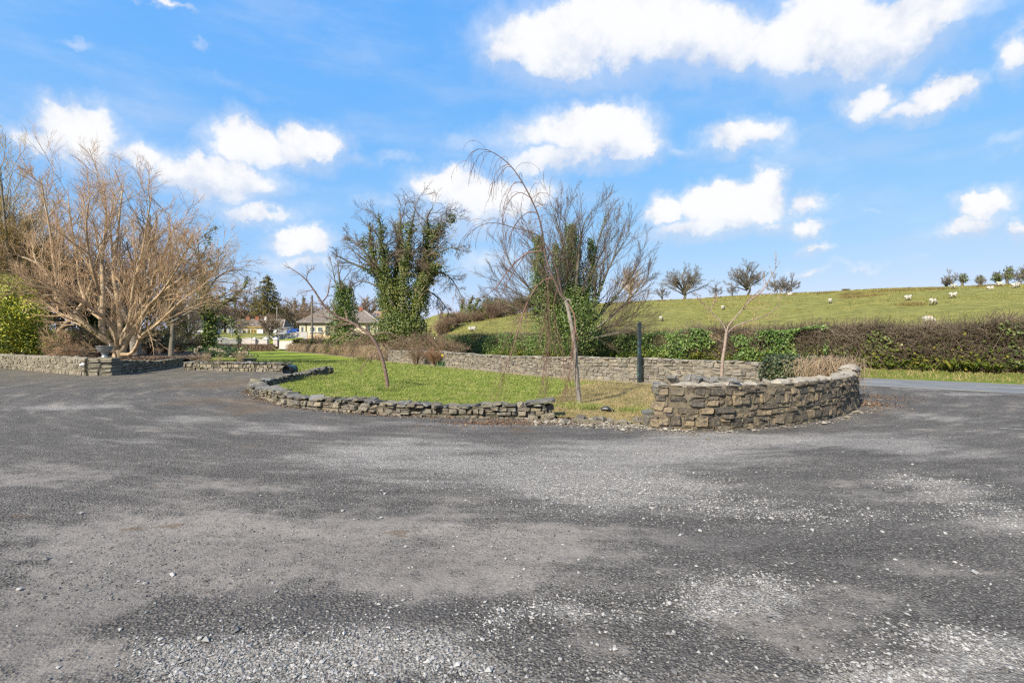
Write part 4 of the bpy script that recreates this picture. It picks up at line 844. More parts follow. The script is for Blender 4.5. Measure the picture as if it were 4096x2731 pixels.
Pd1, Rd1 = spawn(P0[[8, 9, 10, 13, 5, 12]], R0[[8, 9, 10, 13, 5, 12]], 8, .3, 1, .5, 60, 9, -.7, .2, .016, .4, maxlen=2.6); Pd2, Rd2 = spawn(Pd1, Rd1, 7, .2, 1, .5, 45, 7, -.4, .22, .011)
sel = P0[[0, 1, 2, 3, 4, 5, 13]]; pt = sel.copy(); Rw = np.tile(np.linspace(.95, .10, 14)[None], (len(sel), 1))
c, n = along(sel, Rw * .72, 52000, .24, np.array([1, 1, 1.1, 1, 1.2, .5, .7]))
kz = (c[:, 2] < (at(0, 905, D)[2] - B[2]) * rng.uniform(.6, 1.08, len(c))) & (np.sin(c[:, 0] * 3.1 + 2 * np.sin(c[:, 2] * 1.3)) + np.sin(c[:, 2] * 2.3 + c[:, 0]) + rng.normal(size=len(c)) * .5 > -1.6); c, n = c[kz], n[kz]
c2, n2 = along(P0[[6, 8, 9]][:, :8], R0[[6, 8, 9]][:, :8] + .1, 1300, .22)
k = 6000; v = nrm(rng.normal(size=(k, 3))); cb = (at(1590, 1320, D) - B) + v * np.array([2.6, 1.8, 1.7]) * rng.uniform(.6, 1.05, (k, 1)); kk = cb[:, 2] > 0
c = np.r_[c, c2, cb[kk]]; n = np.r_[n, n2, v[kk]]
for li in range(7):                                  # rounded clumps of ivy up the limbs
    for tq in (.42, .55, .66, .76, .86):
        q0 = sel[li, int(tq * 13)] + rng.normal(size=3) * [.25, .25, .2]; rad_ = (1.05 - .6 * tq) * rng.uniform(.75, 1.2); kq = int(560 * rad_ ** 1.5)
        v = nrm(rng.normal(size=(kq, 3))); c = np.r_[c, q0 + v * rad_ * rng.uniform(.45, 1.05, (kq, 1)) * [1, 1, 1.25]]; n = np.r_[n, v]
plant('ivy_tree', 'largest ivy-clad tree across the road, gnarled bare twigs over thick green columns', 'tree', B, [('trunk', tube_mesh('trunk', [(P0, R0), (P1, R1)], M_BARK_GREY, (8, 5))), ('crown', tube_mesh('crown', [(P2, R2), (P3, R3)], M_TWIG_DK, (3,))), ('twigs', tube_mesh('twigs', [(Pd1 + [0, -1.0, 0], Rd1), (Pd2 + [0, -1.0, 0], Rd2)], M_STRAW, (3,))), ('ivy', leaf_mesh('ivy', c, n + [-.2, -.35, .3], rng.uniform(.09, .19, len(c)), M_IVY_OL))])

# ---- 5. vase-shaped tree with ivy columns behind the hedge
D = 34.0; B = np.array([(2290 - CX) / F * D, D, .5])
L5 = [([(2290, 1345), (2250, 1250), (2200, 1130), (2150, 1000), (2110, 880), (2090, 800)], 1), ([(2295, 1345), (2280, 1220), (2270, 1080), (2250, 930), (2215, 800), (2200, 750)], 2), ([(2300, 1345), (2305, 1200), (2310, 1060), (2325, 920), (2340, 820), (2370, 760)], -2), ([(2305, 1345), (2340, 1220), (2370, 1080), (2400, 930), (2430, 820), (2450, 770)], 1),
      ([(2310, 1345), (2370, 1230), (2420, 1110), (2470, 990), (2540, 880), (2560, 850)], -1), ([(2310, 1345), (2400, 1250), (2470, 1170), (2560, 1060), (2610, 960)], 1), ([(2310, 1350), (2420, 1280), (2520, 1190), (2620, 1090), (2645, 1040)], -2), ([(2285, 1345), (2220, 1270), (2140, 1200), (2030, 1130), (1930, 1070)], -1), ([(2285, 1345), (2200, 1240), (2100, 1120), (2010, 1010), (1980, 920)], 1),
      ([(2290, 1330), (2180, 1260), (2080, 1220), (1960, 1180), (1910, 1150)], 0), ([(2310, 1350), (2430, 1300), (2540, 1250), (2620, 1190)], 0), ([(2290, 1330), (2220, 1150), (2170, 1020), (2140, 900)], -3), ([(2300, 1300), (2350, 1130), (2420, 960), (2500, 850)], 3), ([(2290, 1300), (2240, 1120), (2230, 980), (2260, 850), (2250, 760)], -3), ([(2310, 1360), (2440, 1330), (2560, 1290), (2640, 1250)], -2)]
P0, R0 = limbs([[q * (.87 if i else 1) for i, q in enumerate(pl(B, D, p, s))] for p, s in L5], 14, [.12, .13, .18, .13, .12, .10, .09, .09, .09, .07, .07, .08, .08, .08, .06], .010)
P1, R1 = spawn(P0, R0, 24, .22, 1, .40, 30, 7, .08, .05, .012, .42, maxlen=2.5); P2, R2 = spawn(P1, R1, 8, .15, 1, .5, 28, 5, .2, .06, .0085, maxlen=1.4); P3, R3 = spawn(P2, R2, 4, .2, 1, .5, 28, 3, .2, .08, .0065, maxlen=.7)
def ivy_col(px, y0, y1, rp, k, D=D, B=B):
    t = rng.uniform(0, 1, k); c = at(px, 0, D)[None] * 0 + np.stack([at(px + rng.normal() * 4, y0 + (y1 - y0) * q, D) for q in t]) - B
    rr = rp / F * D * (1 - .65 * t ** 1.5); v = nrm(rng.normal(size=(k, 3))); return c + v * rr[:, None] * rng.uniform(.45, 1.1, (k, 1)) * (1 + .22 * np.sin(t * 23 + v[:, 0] * 3))[:, None], v
q = [ivy_col(2285, 1330, 905, 64, 12000), ivy_col(2155, 1230, 950, 52, 6000), ivy_col(2225, 1320, 985, 52, 5000), ivy_col(2365, 1300, 960, 42, 3600), ivy_col(2190, 1330, 1120, 90, 6500), ivy_col(2300, 1350, 1160, 125, 11000)]
q.append(along(P0[[4, 5]][:, 1:8], R0[[4, 5]][:, 1:8], 900, .16)); q.append(along(P0[[0, 1, 3, 12]], R0[[0, 1, 3, 12]], 700, .1))
c = np.concatenate([a for a, _ in q]); n = np.concatenate([b for _, b in q]); k = c[:, 2] > .1; c, n = c[k], n[k]
plant('ivy_tree', 'fan-shaped bare tree with dark green ivy columns rising behind the roadside hedge', 'tree', B, [('trunk', tube_mesh('trunk', [(P0, R0), (P1, R1)], M_BARK_GREY, (7, 4))), ('crown', tube_mesh('crown', [(P2, R2), (P3, R3)], M_TWIG_DK, (3,))), ('ivy', leaf_mesh('ivy', c, n + [-.2, -.35, .3], rng.uniform(.06, .125, len(c)), M_IVY))])

# ---- 6. ivy column by the bungalow
D = 62.0; B = np.array([(1370 - CX) / F * D, D, .1])
P0, R0 = limbs([pl(B, D, [(1370, 1420), (1372, 1300), (1366, 1180), (1355, 1090), (1350, 1040)]), pl(B, D, [(1372, 1300), (1395, 1200), (1400, 1140), (1410, 1090)]), pl(B, D, [(1366, 1200), (1340, 1120), (1325, 1050), (1318, 1030)])], 12, [.26, .12, .1])
P1, R1 = spawn(P0, R0, 9, .4, 1, .3, 30, 6, .4, .08, .02); P2, R2 = spawn(P1, R1, 6, .2, 1, .5, 34, 4, .3, .1, .012)
q = [ivy_col(1366, 1400, 1140, 68, 6500, D, B), ivy_col(1398, 1300, 1150, 45, 1800, D, B), ivy_col(1380, 1420, 1300, 80, 3200, D, B)]
c = np.concatenate([a for a, _ in q]); n = np.concatenate([b for _, b in q]); k = c[:, 2] > .05; c, n = c[k], n[k]
plant('ivy_column', 'narrow tree smothered in ivy in front of the cream bungalow', 'tree', B, [('trunk', tube_mesh('trunk', [(P0, R0), (P1, R1)], M_BARK_GREY, (6, 4))), ('crown', tube_mesh('crown', [(P2, R2)], M_TWIG_BR, (3,))), ('ivy', leaf_mesh('ivy', c, n, rng.uniform(.11, .24, len(c)), M_IVY))])

# ---- 7. weeping tree on the lawn
D = 12.95; B = gnd(2318, 1621)
main = pl(B, D, [(2318, 1624), (2312, 1560), (2306, 1480), (2300, 1400), (2288, 1310), (2272, 1235), (2262, 1203)])
up_ = pl(B, D, [(2262, 1203), (2245, 1186), (2230, 1150), (2205, 1095), (2186, 1040), (2178, 1000), (2168, 923), (2151, 856), (2135, 818), (2092, 734), (2039, 660), (1967, 607), (1915, 596), (1881, 617), (1853, 669)])
st2 = pl(B, D, [(2250, 1190), (2238, 1130), (2222, 1066), (2196, 1005), (2168, 956), (2130, 932), (2049, 909), (1986, 892), (1929, 899), (1886, 928), (1857, 961)], -.6)
br = [pl(B, D, p, s) for p, s in (([(2178, 1004), (2130, 1008), (2087, 1028), (2030, 1085), (1982, 1152), (1920, 1191), (1829, 1200)], -.4), ([(2210, 1110), (2160, 1130), (2120, 1190), (2087, 1267), (2050, 1400), (2020, 1480), (1990, 1590)], -.5), ([(2264, 1205), (2280, 1225), (2297, 1260), (2302, 1320), (2290, 1400), (2280, 1480), (2262, 1580)], -.3), ([(2175, 990), (2120, 1000), (2060, 1080), (2000, 1190), (1960, 1290)], .5),
     ([(2151, 856), (2110, 850), (2060, 900), (2030, 980), (2010, 1080)], .4), ([(2092, 734), (2060, 730), (2030, 780), (2012, 840), (2008, 900)], -.3), ([(2120, 790), (2080, 770), (2040, 800), (2010, 880), (2015, 960)], .2), ([(2039, 660), (2010, 665), (1980, 700), (1965, 760), (1955, 800)], .1), ([(1967, 607), (1930, 610), (1900, 650), (1885, 690)], .1), ([(2045, 668), (2020, 672), (1985, 720), (1960, 740)], -.2), ([(2205, 1090), (2190, 1150), (2200, 1260), (2190, 1400), (2172, 1500), (2165, 1600)], -.2), ([(2195, 1060), (2185, 1120), (2190, 1260), (2185, 1400), (2190, 1560)], .3), ([(2230, 1150), (2215, 1220), (2225, 1330), (2255, 1450), (2260, 1560)], .3))]
Pa, Ra = limbs([main], 14, [.064], [.046]); Pb, Rb = limbs([up_, st2], 26, [.033, .022], [.004, .004], 1.0); Pc, Rc = limbs(br, 14, [.018, .017, .02, .014, .011, .010, .010, .008, .006, .006, .009, .009, .009], .0035)
stub = limbs([pl(B, D, [(2218, 1058), (2206, 1010), (2211, 998)]), pl(B, D, [(2262, 1203), (2275, 1198), (2285, 1210)])], 6, [.02, .035], [.012, .02])
Pt1, Rt1 = spawn(Pb, Rb, 26, .25, .97, .22, 60, 14, -2.3, .03, .0048, .4, lmin=.6, maxlen=2.4)
Pt2, Rt2 = spawn(Pc, Rc, 9, .1, .98, .36, 50, 10, -2.2, .04, .0042, .5, lmin=.4, maxlen=1.7)
Pt3, Rt3 = spawn(Pc[[1, 2, 10, 11, 12]], Rc[[1, 2, 10, 11, 12]], 26, .2, .97, .34, 34, 9, -1.9, .06, .0042, .5, lmin=.4, maxlen=1.5)
Pt4, Rt4 = spawn(Pt1, Rt1, 3, .3, .95, .3, 40, 6, -1.2, .06, .0035, .6, lmin=.15, maxlen=.5)
ground_z = .05 - B[2]
for Pq in (Pt1, Pt2, Pt3, Pt4): Pq[..., 2] = np.maximum(Pq[..., 2], ground_z + .02)
plant('weeping_tree', 'slim bare weeping tree with arching top and hanging twigs on the lawn edge', 'tree', B, [('trunk', tube_mesh('trunk', [(Pa, Ra), stub], M_BARK_BIRCH, (9, 6))), ('leader', tube_mesh('leader', [(Pb, Rb)], M_LEADER, (7,))), ('branches', tube_mesh('branches', [(Pc, Rc)], M_TWIG_RED, (5,))), ('twigs', tube_mesh('twigs', [(Pt1, Rt1), (Pt2, Rt2), (Pt3, Rt3), (Pt4, Rt4)], M_TWIG_RED, (3,)))])

# ---- 8. leaning cherry on the lawn
D = 16.8; B = gnd(1551, 1561)
main = pl(B, D, [(1552, 1563), (1546, 1510), (1532, 1445), (1515, 1400), (1490, 1352), (1445, 1312), (1400, 1287), (1345, 1263), (1305, 1233), (1280, 1198), (1250, 1152), (1215, 1110), (1175, 1080), (1134, 1060)])
br = [pl(B, D, p, s) for p, s in (([(1288, 1210), (1310, 1180), (1318, 1140), (1325, 1110)], .3), ([(1225, 1122), (1230, 1095), (1240, 1080), (1256, 1072)], -.2), ([(1480, 1345), (1430, 1330), (1370, 1350), (1320, 1380), (1290, 1385)], -.5), ([(1375, 1278), (1320, 1275), (1270, 1262), (1220, 1252), (1180, 1258)], .4), ([(1516, 1408), (1490, 1420), (1470, 1440), (1445, 1475), (1430, 1480)], -.3), ([(1492, 1342), (1540, 1330), (1580, 1340), (1630, 1362)], .3), ([(1420, 1295), (1380, 1300), (1330, 1310), (1270, 1345)], -.4), ([(1508, 1390), (1525, 1375), (1545, 1395), (1560, 1410)], .2), ([(1320, 1245), (1280, 1215), (1220, 1218), (1190, 1225)], -.4), ([(1255, 1160), (1220, 1165), (1190, 1178)], .3), ([(1470, 1335), (1440, 1350), (1400, 1420), (1385, 1440)], .4))]
Pa, Ra = limbs([main], 22, [.065], [.008], .8); Pc, Rc = limbs(br, 10, [.024, .016, .024, .022, .024, .024, .02, .026, .016, .014, .019], .005)
Pt1, Rt1 = spawn(Pc, Rc, 10, .2, 1, .35, 40, 6, .0, .12, .0042); Pt2, Rt2 = spawn(Pa, Ra, 34, .3, 1, .09, 55, 6, .0, .1, .0045); Pt3, Rt3 = spawn(Pt1, Rt1, 4, .2, 1, .4, 45, 4, .1, .1, .0035)
c, n = along(Pt1, Rt1, 500, .006)
plant('leaning_tree', 'small bare cherry tree bent sharply to one side on the open lawn', 'tree', B, [('trunk', tube_mesh('trunk', [(Pa, Ra)], M_BARK_CHERRY, (9,))), ('branches', tube_mesh('branches', [(Pc, Rc)], M_BARK_CHERRY, (5,))), ('twigs', tube_mesh('twigs', [(Pt1, Rt1), (Pt2, Rt2), (Pt3, Rt3)], M_TWIG_BR, (3,))), ('buds', leaf_mesh('buds', c, n, rng.uniform(.015, .035, 500), M_TWIG_TAN))])
# ---- 9. upright young cherry behind the tall wall
D = 14.6; B = np.array([(2886 - CX) / F * D, D, .03])
main = pl(B, D, [(2886, 1587), (2886, 1530), (2889, 1450), (2899, 1385), (2905, 1332)])
br = [pl(B, D, p, s) for p, s in (([(2905, 1335), (2895, 1300), (2860, 1262), (2820, 1225), (2790, 1190), (2775, 1170)], .3), ([(2905, 1335), (2915, 1300), (2955, 1255), (3000, 1200), (3050, 1165), (3085, 1105), (3120, 1045)], -.2), ([(2906, 1335), (2940, 1305), (3000, 1283), (3060, 1265), (3105, 1230), (3130, 1180)], .3), ([(2975, 1235), (3000, 1195), (3040, 1160)], .4), ([(2840, 1245), (2855, 1210), (2862, 1180)], .2), ([(2903, 1345), (2930, 1330), (2970, 1320), (3010, 1310)], .5), ([(2898, 1370), (2870, 1355), (2840, 1345)], .5))]
Pa, Ra = limbs([main], 12, [.052], [.038]); Pc, Rc = limbs(br, 12, [.02, .026, .022, .012, .010, .012, .008], .0045)
Pt1, Rt1 = spawn(Pc, Rc, 9, .25, 1, .26, 42, 6, .25, .09, .0042); Pt2, Rt2 = spawn(Pt1, Rt1, 4, .2, 1, .4, 45, 4, .2, .1, .0035)
c, n = along(np.concatenate([resample(p, 6)[None] for p in Pc] + [Pt1]), np.full((len(Pc) + len(Pt1), 6), .005), 700, .008)
plant('young_tree', 'upright young bare cherry with forked crown standing behind the tall curved wall', 'tree', B, [('trunk', tube_mesh('trunk', [(Pa, Ra)], M_BARK_YOUNG, (9,))), ('branches', tube_mesh('branches', [(Pc, Rc)], M_BARK_YOUNG, (5,))), ('twigs', tube_mesh('twigs', [(Pt1, Rt1), (Pt2, Rt2)], M_TWIG_TAN, (3,))), ('buds', leaf_mesh('buds', c, n, rng.uniform(.018, .04, 700), M_DEADLEAF))])

# ---- 10. hilltop trees
def hill(px, py, d=None):
    """point of the field seen at this pixel: march along the sight line to the ground"""
    ds = np.arange(26, 260, .25); x = (px - CX) / F * ds; g = land(x, ds); r = CAM_H + (CY - py) / F * ds
    k = np.where((r <= g) & (ds > 30))[0]
    dd_ = ds[k[0]] if len(k) else 150.0
    return np.array([(px - CX) / F * dd_, dd_, float(land((px - CX) / F * dd_, dd_))])
def ridge(px, back=0.0):
    d = float(np.interp(px, RPX, RD)) + back; return ground_at(px, d, -.15)
hs1 = bare_tree(11.0, 6.6, .42, 18, (9, 8, 7), up=.12, rmin=.012, fork=.17, wob=.1, twig=1.2)
b_ = ridge(2735); h1 = std_tree('hilltop_tree', 'largest spreading bare tree on the ridge of the sheep field', b_, hs1, M_BARK_GREY, M_TWIG_HILL)
hs2 = bare_tree(9.4, 5.0, .34, 18, (9, 8, 7), up=.12, rmin=.013, fork=.2, wob=.08, twig=1.2)
std_tree('hilltop_tree', 'round-crowned bare tree on the ridge left of the hawthorn clump', ridge(2985), hs2, M_BARK_GREY, M_TWIG_HILL)
hs3 = bare_tree(12.0, 4.6, .36, 16, (8, 7, 6), up=.3, rmin=.014, fork=.22)
std_tree('hilltop_tree', 'tall ochre-trunked bare tree on the ridge just right of the fan-shaped tree', ridge(2520), hs3, M_BARK_TAN, M_TWIG_BR)
hw = bare_tree(4.2, 1.9, .12, 8, (8, 7, 5), up=.35, rmin=.014, fork=.15, wob=.12)
hawth = std_tree('hawthorn', 'small bare thorn tree on the ridge between the two big hilltop trees', ridge(2865), hw, M_BARK_GREY, M_TWIG_HILL, 'small thorn trees on the ridge')
for px, s, lab in ((2648, 1.15, 'low bare thorn bush on the ridge left of the largest hilltop tree'), (2928, .85, 'small bare thorn tree tucked beside the round-crowned hilltop tree'), (3100, 1.2, 'bare thorn tree at the left of the hawthorn clump on the ridge'), (3128, .95, 'bare thorn tree at the middle of the hawthorn clump on the ridge'), (3165, 1.1, 'bare thorn tree at the right of the hawthorn clump on the ridge'), (3148, .6, 'low dark thorn bush under the hawthorn clump on the ridge'),
                   (3800, 1.0, 'bare wind-bent thorn behind the ivy bush on the field ridge'), (3920, .6, 'small bare thorn right of the squat ivy bush on the ridge'), (4085, 1.0, 'bare wind-bent thorn at the end of the ivied row on the ridge')):
    copy_tree(hawth, ridge(px, -3), rng.uniform(0, 6), s * (1 if px < 3500 else .75), lab)
def ivy_bush(name, label, loc, r, h, k, lean=0.0, group=None, z0=.25):
    v = nrm(rng.normal(size=(k, 3))); lump = 1 + .25 * np.sin(v[:, 0] * 5 + 1) * np.sin(v[:, 2] * 6)
    c = v * np.array([r, r, h * (1 - z0) * .5]) * (rng.uniform(.6, 1.08, k) * lump)[:, None] + np.array([lean, 0, h * (.5 + z0 * .5)])
    P0, R0 = limbs([[(rng.normal() * .1, rng.normal() * .1, -.1), (lean * .4 + rng.normal() * .2, rng.normal() * .2, h * .4), (lean + rng.normal() * r * .5, rng.normal() * r * .5, h * .85)] for _ in range(5)], 8, .09, .03)
    P1, R1 = spawn(P0, R0, 7, .3, 1, .4, 40, 5, .2, .12, .02); P2, R2 = spawn(P1, R1, 8, .3, 1, .6, 40, 4, .2, .12, .014)
    return plant(name, label, 'bush', loc, [('trunk', tube_mesh('trunk', [(P0, R0), (P1, R1)], M_BARK_GREY, (5, 3))), ('crown', tube_mesh('crown', [(P2, R2)], M_TWIG_DK, (3,))), ('ivy', leaf_mesh('ivy', c, v, rng.uniform(.14, .34, k), M_IVY_OL))], group)
GR = 'ivied thorn bushes on the field ridge'
ib = ivy_bush('ivy_bush', 'upright ivied thorn bush second from the low mound on the field ridge', ridge(3850, -2), .75, 2.5, 210, .2, GR)
for px, s, lab in ((3786, (1.2, 1.2, .6), 'low dark mound-like bush at the start of the ivied row on the ridge'), (3925, (.9, .9, .8), 'squat ivied thorn bush standing alone mid-ridge'), (3995, (1.1, 1.1, 1.0), 'bushy ivied thorn behind the resting sheep on the ridge'), (4030, (1.0, 1, 1.35), 'tallest ivied thorn on the field ridge'), (4110, (1.2, 1.2, 1.2), 'wide ivied thorn at the far end of the field ridge')):
    copy_tree(ib, ridge(px, -2), rng.uniform(0, 6), s, lab)

# ---- bushes at the foot of the hill, beyond the vase tree
GB = 'bushes along the lower field boundary'
bb = ivy_bush('field_bush', 'brown and green bush in the row along the lower edge of the field', ground_at(1960, 88), 2.2, 4.2, 1500, 0, GB, .05)
bt = twiggy('field_bush', 'bare brown thorn bush in the row along the lower edge of the field', ground_at(2000, 90), 2.6, 3.6, 70, M_TWIG_BR, .02, GB)
for px, d, s, w_ in ((1880, 86, .9, 0), (1920, 92, 1.1, 1), (2050, 96, 1.0, 1), (2100, 102, 1.0, 1), (2140, 106, .9, 0), (2010, 92, .9, 0), (2190, 112, 1.0, 0), (2080, 98, .8, 0), (1845, 84, .7, 1), (1790, 70, .75, 1), (1825, 72, .7, 1), (1760, 70, .6, 1), (1970, 86, 1.0, 1), (1905, 84, .7, 1)):
    copy_tree(bt if w_ else bb, ground_at(px, d, -.1), rng.uniform(0, 6), s)
P0, R0 = limbs([[(0, 0, 0), (.2, 0, 2), (-.3, 0, 4), (.3, 0, 5.2)], [(0, 0, 2.4), (.8, 0, 3.8), (1.2, 0, 4.9)], [(-1.6, 0, 0), (-1.8, 0, 2.5), (-1.3, 0, 4.7)]], 10, .22, .1)
c, n = along(P0, R0, 1100, .25); P1, R1 = spawn(P0, R0, 6, .6, 1, .2, 50, 5, .2, .2, .05)
plant('ivy_snag', 'gnarled ivied snag with two stubby arms above the row of field bushes', 'tree', ground_at(1885, 90), [('trunk', tube_mesh('trunk', [(P0, R0), (P1, R1)], M_BARK_GREY, (6, 4))), ('ivy', leaf_mesh('ivy', c, n, rng.uniform(.18, .36, len(c)), M_IVY_OL))])
std_tree('distant_tree', 'thin bare tree standing on the far skyline between the two ivy trees', np.array([(1765 - CX) / F * 185, 185, float(land((1765 - CX) / F * 185, 185)) - .2]), bare_tree(7.5, 1.6, .16, 7, (6, 5, 4), up=.7, rmin=.03, fork=.2), M_BARK_GREY, M_TWIG_DK)

# ---- conifers and wood behind the houses
def conifer(name, label, loc, h, r, k, mat, group=None, crown0=.25, shape=1.0):
    P0, R0 = limbs([[(0, 0, -.2), (.1, 0, h * .5), (0, 0, h)]], 10, [h * .022]); ls = []
    for i in range(int(k)):
        t = crown0 + (1 - crown0) * rng.uniform(0, 1) ** 1.15; a = rng.uniform(0, 6.28); le = r * (1 - ((t - crown0) / (1 - crown0)) ** shape) * rng.uniform(.65, 1.1) + .25
        ls.append([(0, 0, h * t), (math.cos(a) * le * .6, math.sin(a) * le * .6, h * t + le * .05), (math.cos(a) * le, math.sin(a) * le, h * t - le * .12)])
    Pl, Rl = limbs(ls, 6, .05, .02); c, n = along(Pl[:, 1:], Rl[:, 1:], int(k * 26), .16 * r / 2)
    return plant(name, label, 'tree', loc, [('trunk', tube_mesh('trunk', [(P0, R0), (Pl, Rl)], M_BARK_GREY, (6, 3))), ('foliage', leaf_mesh('foliage', c, n + [0, 0, .5], rng.uniform(.25, .6, len(c)), mat, .45, .5))], group)
def flat_at(px, d): return np.array([(px - CX) / F * d, d, float(land((px - CX) / F * d, d)) - .1])
GC = 'conifers behind the cottages'
conifer('pine_tree', 'broad olive pine standing over the yellow-trimmed cottage', flat_at(1068, 135), 15.5, 4.8, 190, M_CONIFER_OL, None, .35, 2.2)
cf = conifer('conifer', 'dark pointed conifer in the wood behind the cottages', flat_at(1215, 190), 13.5, 3.6, 120, M_CONIFER, GC, .1, 1.0)
for px, d, s in ((1180, 195, .95), (1150, 185, .8), (940, 170, 1.0), (900, 165, .9), (870, 175, 1.0), (980, 180, .95), (1245, 200, .85), (1310, 205, .8), (820, 160, .85), (770, 150, .8), (1440, 200, .75), (720, 140, .8), (1100, 190, 1.05), (1020, 190, 1.0)):
    copy_tree(cf, flat_at(px, d), rng.uniform(0, 6), (s * 1.2, s * 1.2, s))
GWD = 'bare trees in the wood behind the houses'
wb_ = std_tree('wood_tree', 'bare brown tree in the wood behind the houses', flat_at(1170, 170), bare_tree(11.5, 4.4, .22, 12, (8, 7, 5), rmin=.034), M_BARK_GREY, M_TWIG_BR, GWD)
for px, d, s in ((1130, 172, .9), (1220, 165, .75), (1280, 175, .8), (1340, 170, .8), (1440, 150, .95), (1470, 155, .9), (1000, 165, .9), (940, 160, .9), (880, 150, .95), (840, 140, .9), (1050, 175, 1.0), (1500, 165, .9), (780, 130, .8), (1400, 180, .8), (1195, 180, .9), (700, 120, .8), (1250, 185, .9), (1310, 190, .95), (1090, 165, .8)):
    copy_tree(wb_, flat_at(px, d), rng.uniform(0, 6), s)
gt = std_tree('garden_tree', 'small round twiggy garden tree between the white gate pillars', flat_at(1080, 102), bare_tree(5.2, 2.6, .22, 14, (9, 7, 5), up=.45, rmin=.016, fork=.22), M_BARK_GREY, M_TWIG_BR)
twiggy('garden_tree', 'low spreading bare tree in front of the cream bungalow wall', np.array([(1302 - CX) / F * 76, 76, 0.1]), 1.9, 3.2, 16, M_TWIG_DK, .024)
twiggy('pole_bush', 'dark dense bush round the foot of the tallest utility pole', np.array([(1247 - CX) / F * 76, 76, .1]), 1.3, 2.3, 60, M_TWIG_DK, .02, None, 900, M_IVY_OL, .2)
GV = 'brown scrub between boundary wall and road'
vb = twiggy('roadside_scrub', 'brown twiggy scrub behind the boundary wall below the big ivy tree', (-13, 51, .1), 2.2, 2.1, 70, M_TWIG_BR, .012, GV, 260, M_IVY_OL, .14)
for px, d, s in ((1268, 84, 1.1), (1335, 80, 1.0), (1455, 72, 1.3), (1225, 86, .8), (1420, 55, .9), (1470, 52, 1.0), (1570, 47, 1.0), (1630, 45, .95), (1690, 43, 1.15), (1740, 42, .95), (1790, 41, .8), (1540, 58, 1.2), (1330, 62, .8), (1650, 50, 1.2), (1720, 48, 1.1)):
    copy_tree(vb, ((px - CX) / F * d, d, .05), rng.uniform(0, 6), s)
vi = ivy_bush('laurel_bush', 'glossy green bush among brown scrub behind the boundary wall', ((1420 - CX) / F * 58, 58, .05), 2.0, 2.6, 1500, 0, None, 0.0)
copy_tree(vi, ((1510 - CX) / F * 54, 54, .05), 2.0, .85, 'glossy green bush beside the brown scrub at the foot of the big ivy tree')
# shrubs against the boundary wall
twiggy('garden_shrub', 'olive bare-stemmed shrub growing against the boundary wall', (-6.4, 34.2, .04), 1.2, 1.5, 46, M_TWIG_BR, .007)
twiggy('garden_shrub', 'orange-brown bare-stemmed shrub against the wall beside the daffodils', (-4.9, 32.8, .04), .95, 1.25, 44, pmat('orange_stems', [(.14, .07, .035), (.26, .14, .07)], scale=3, w=(.7, .6, 0)), .006)
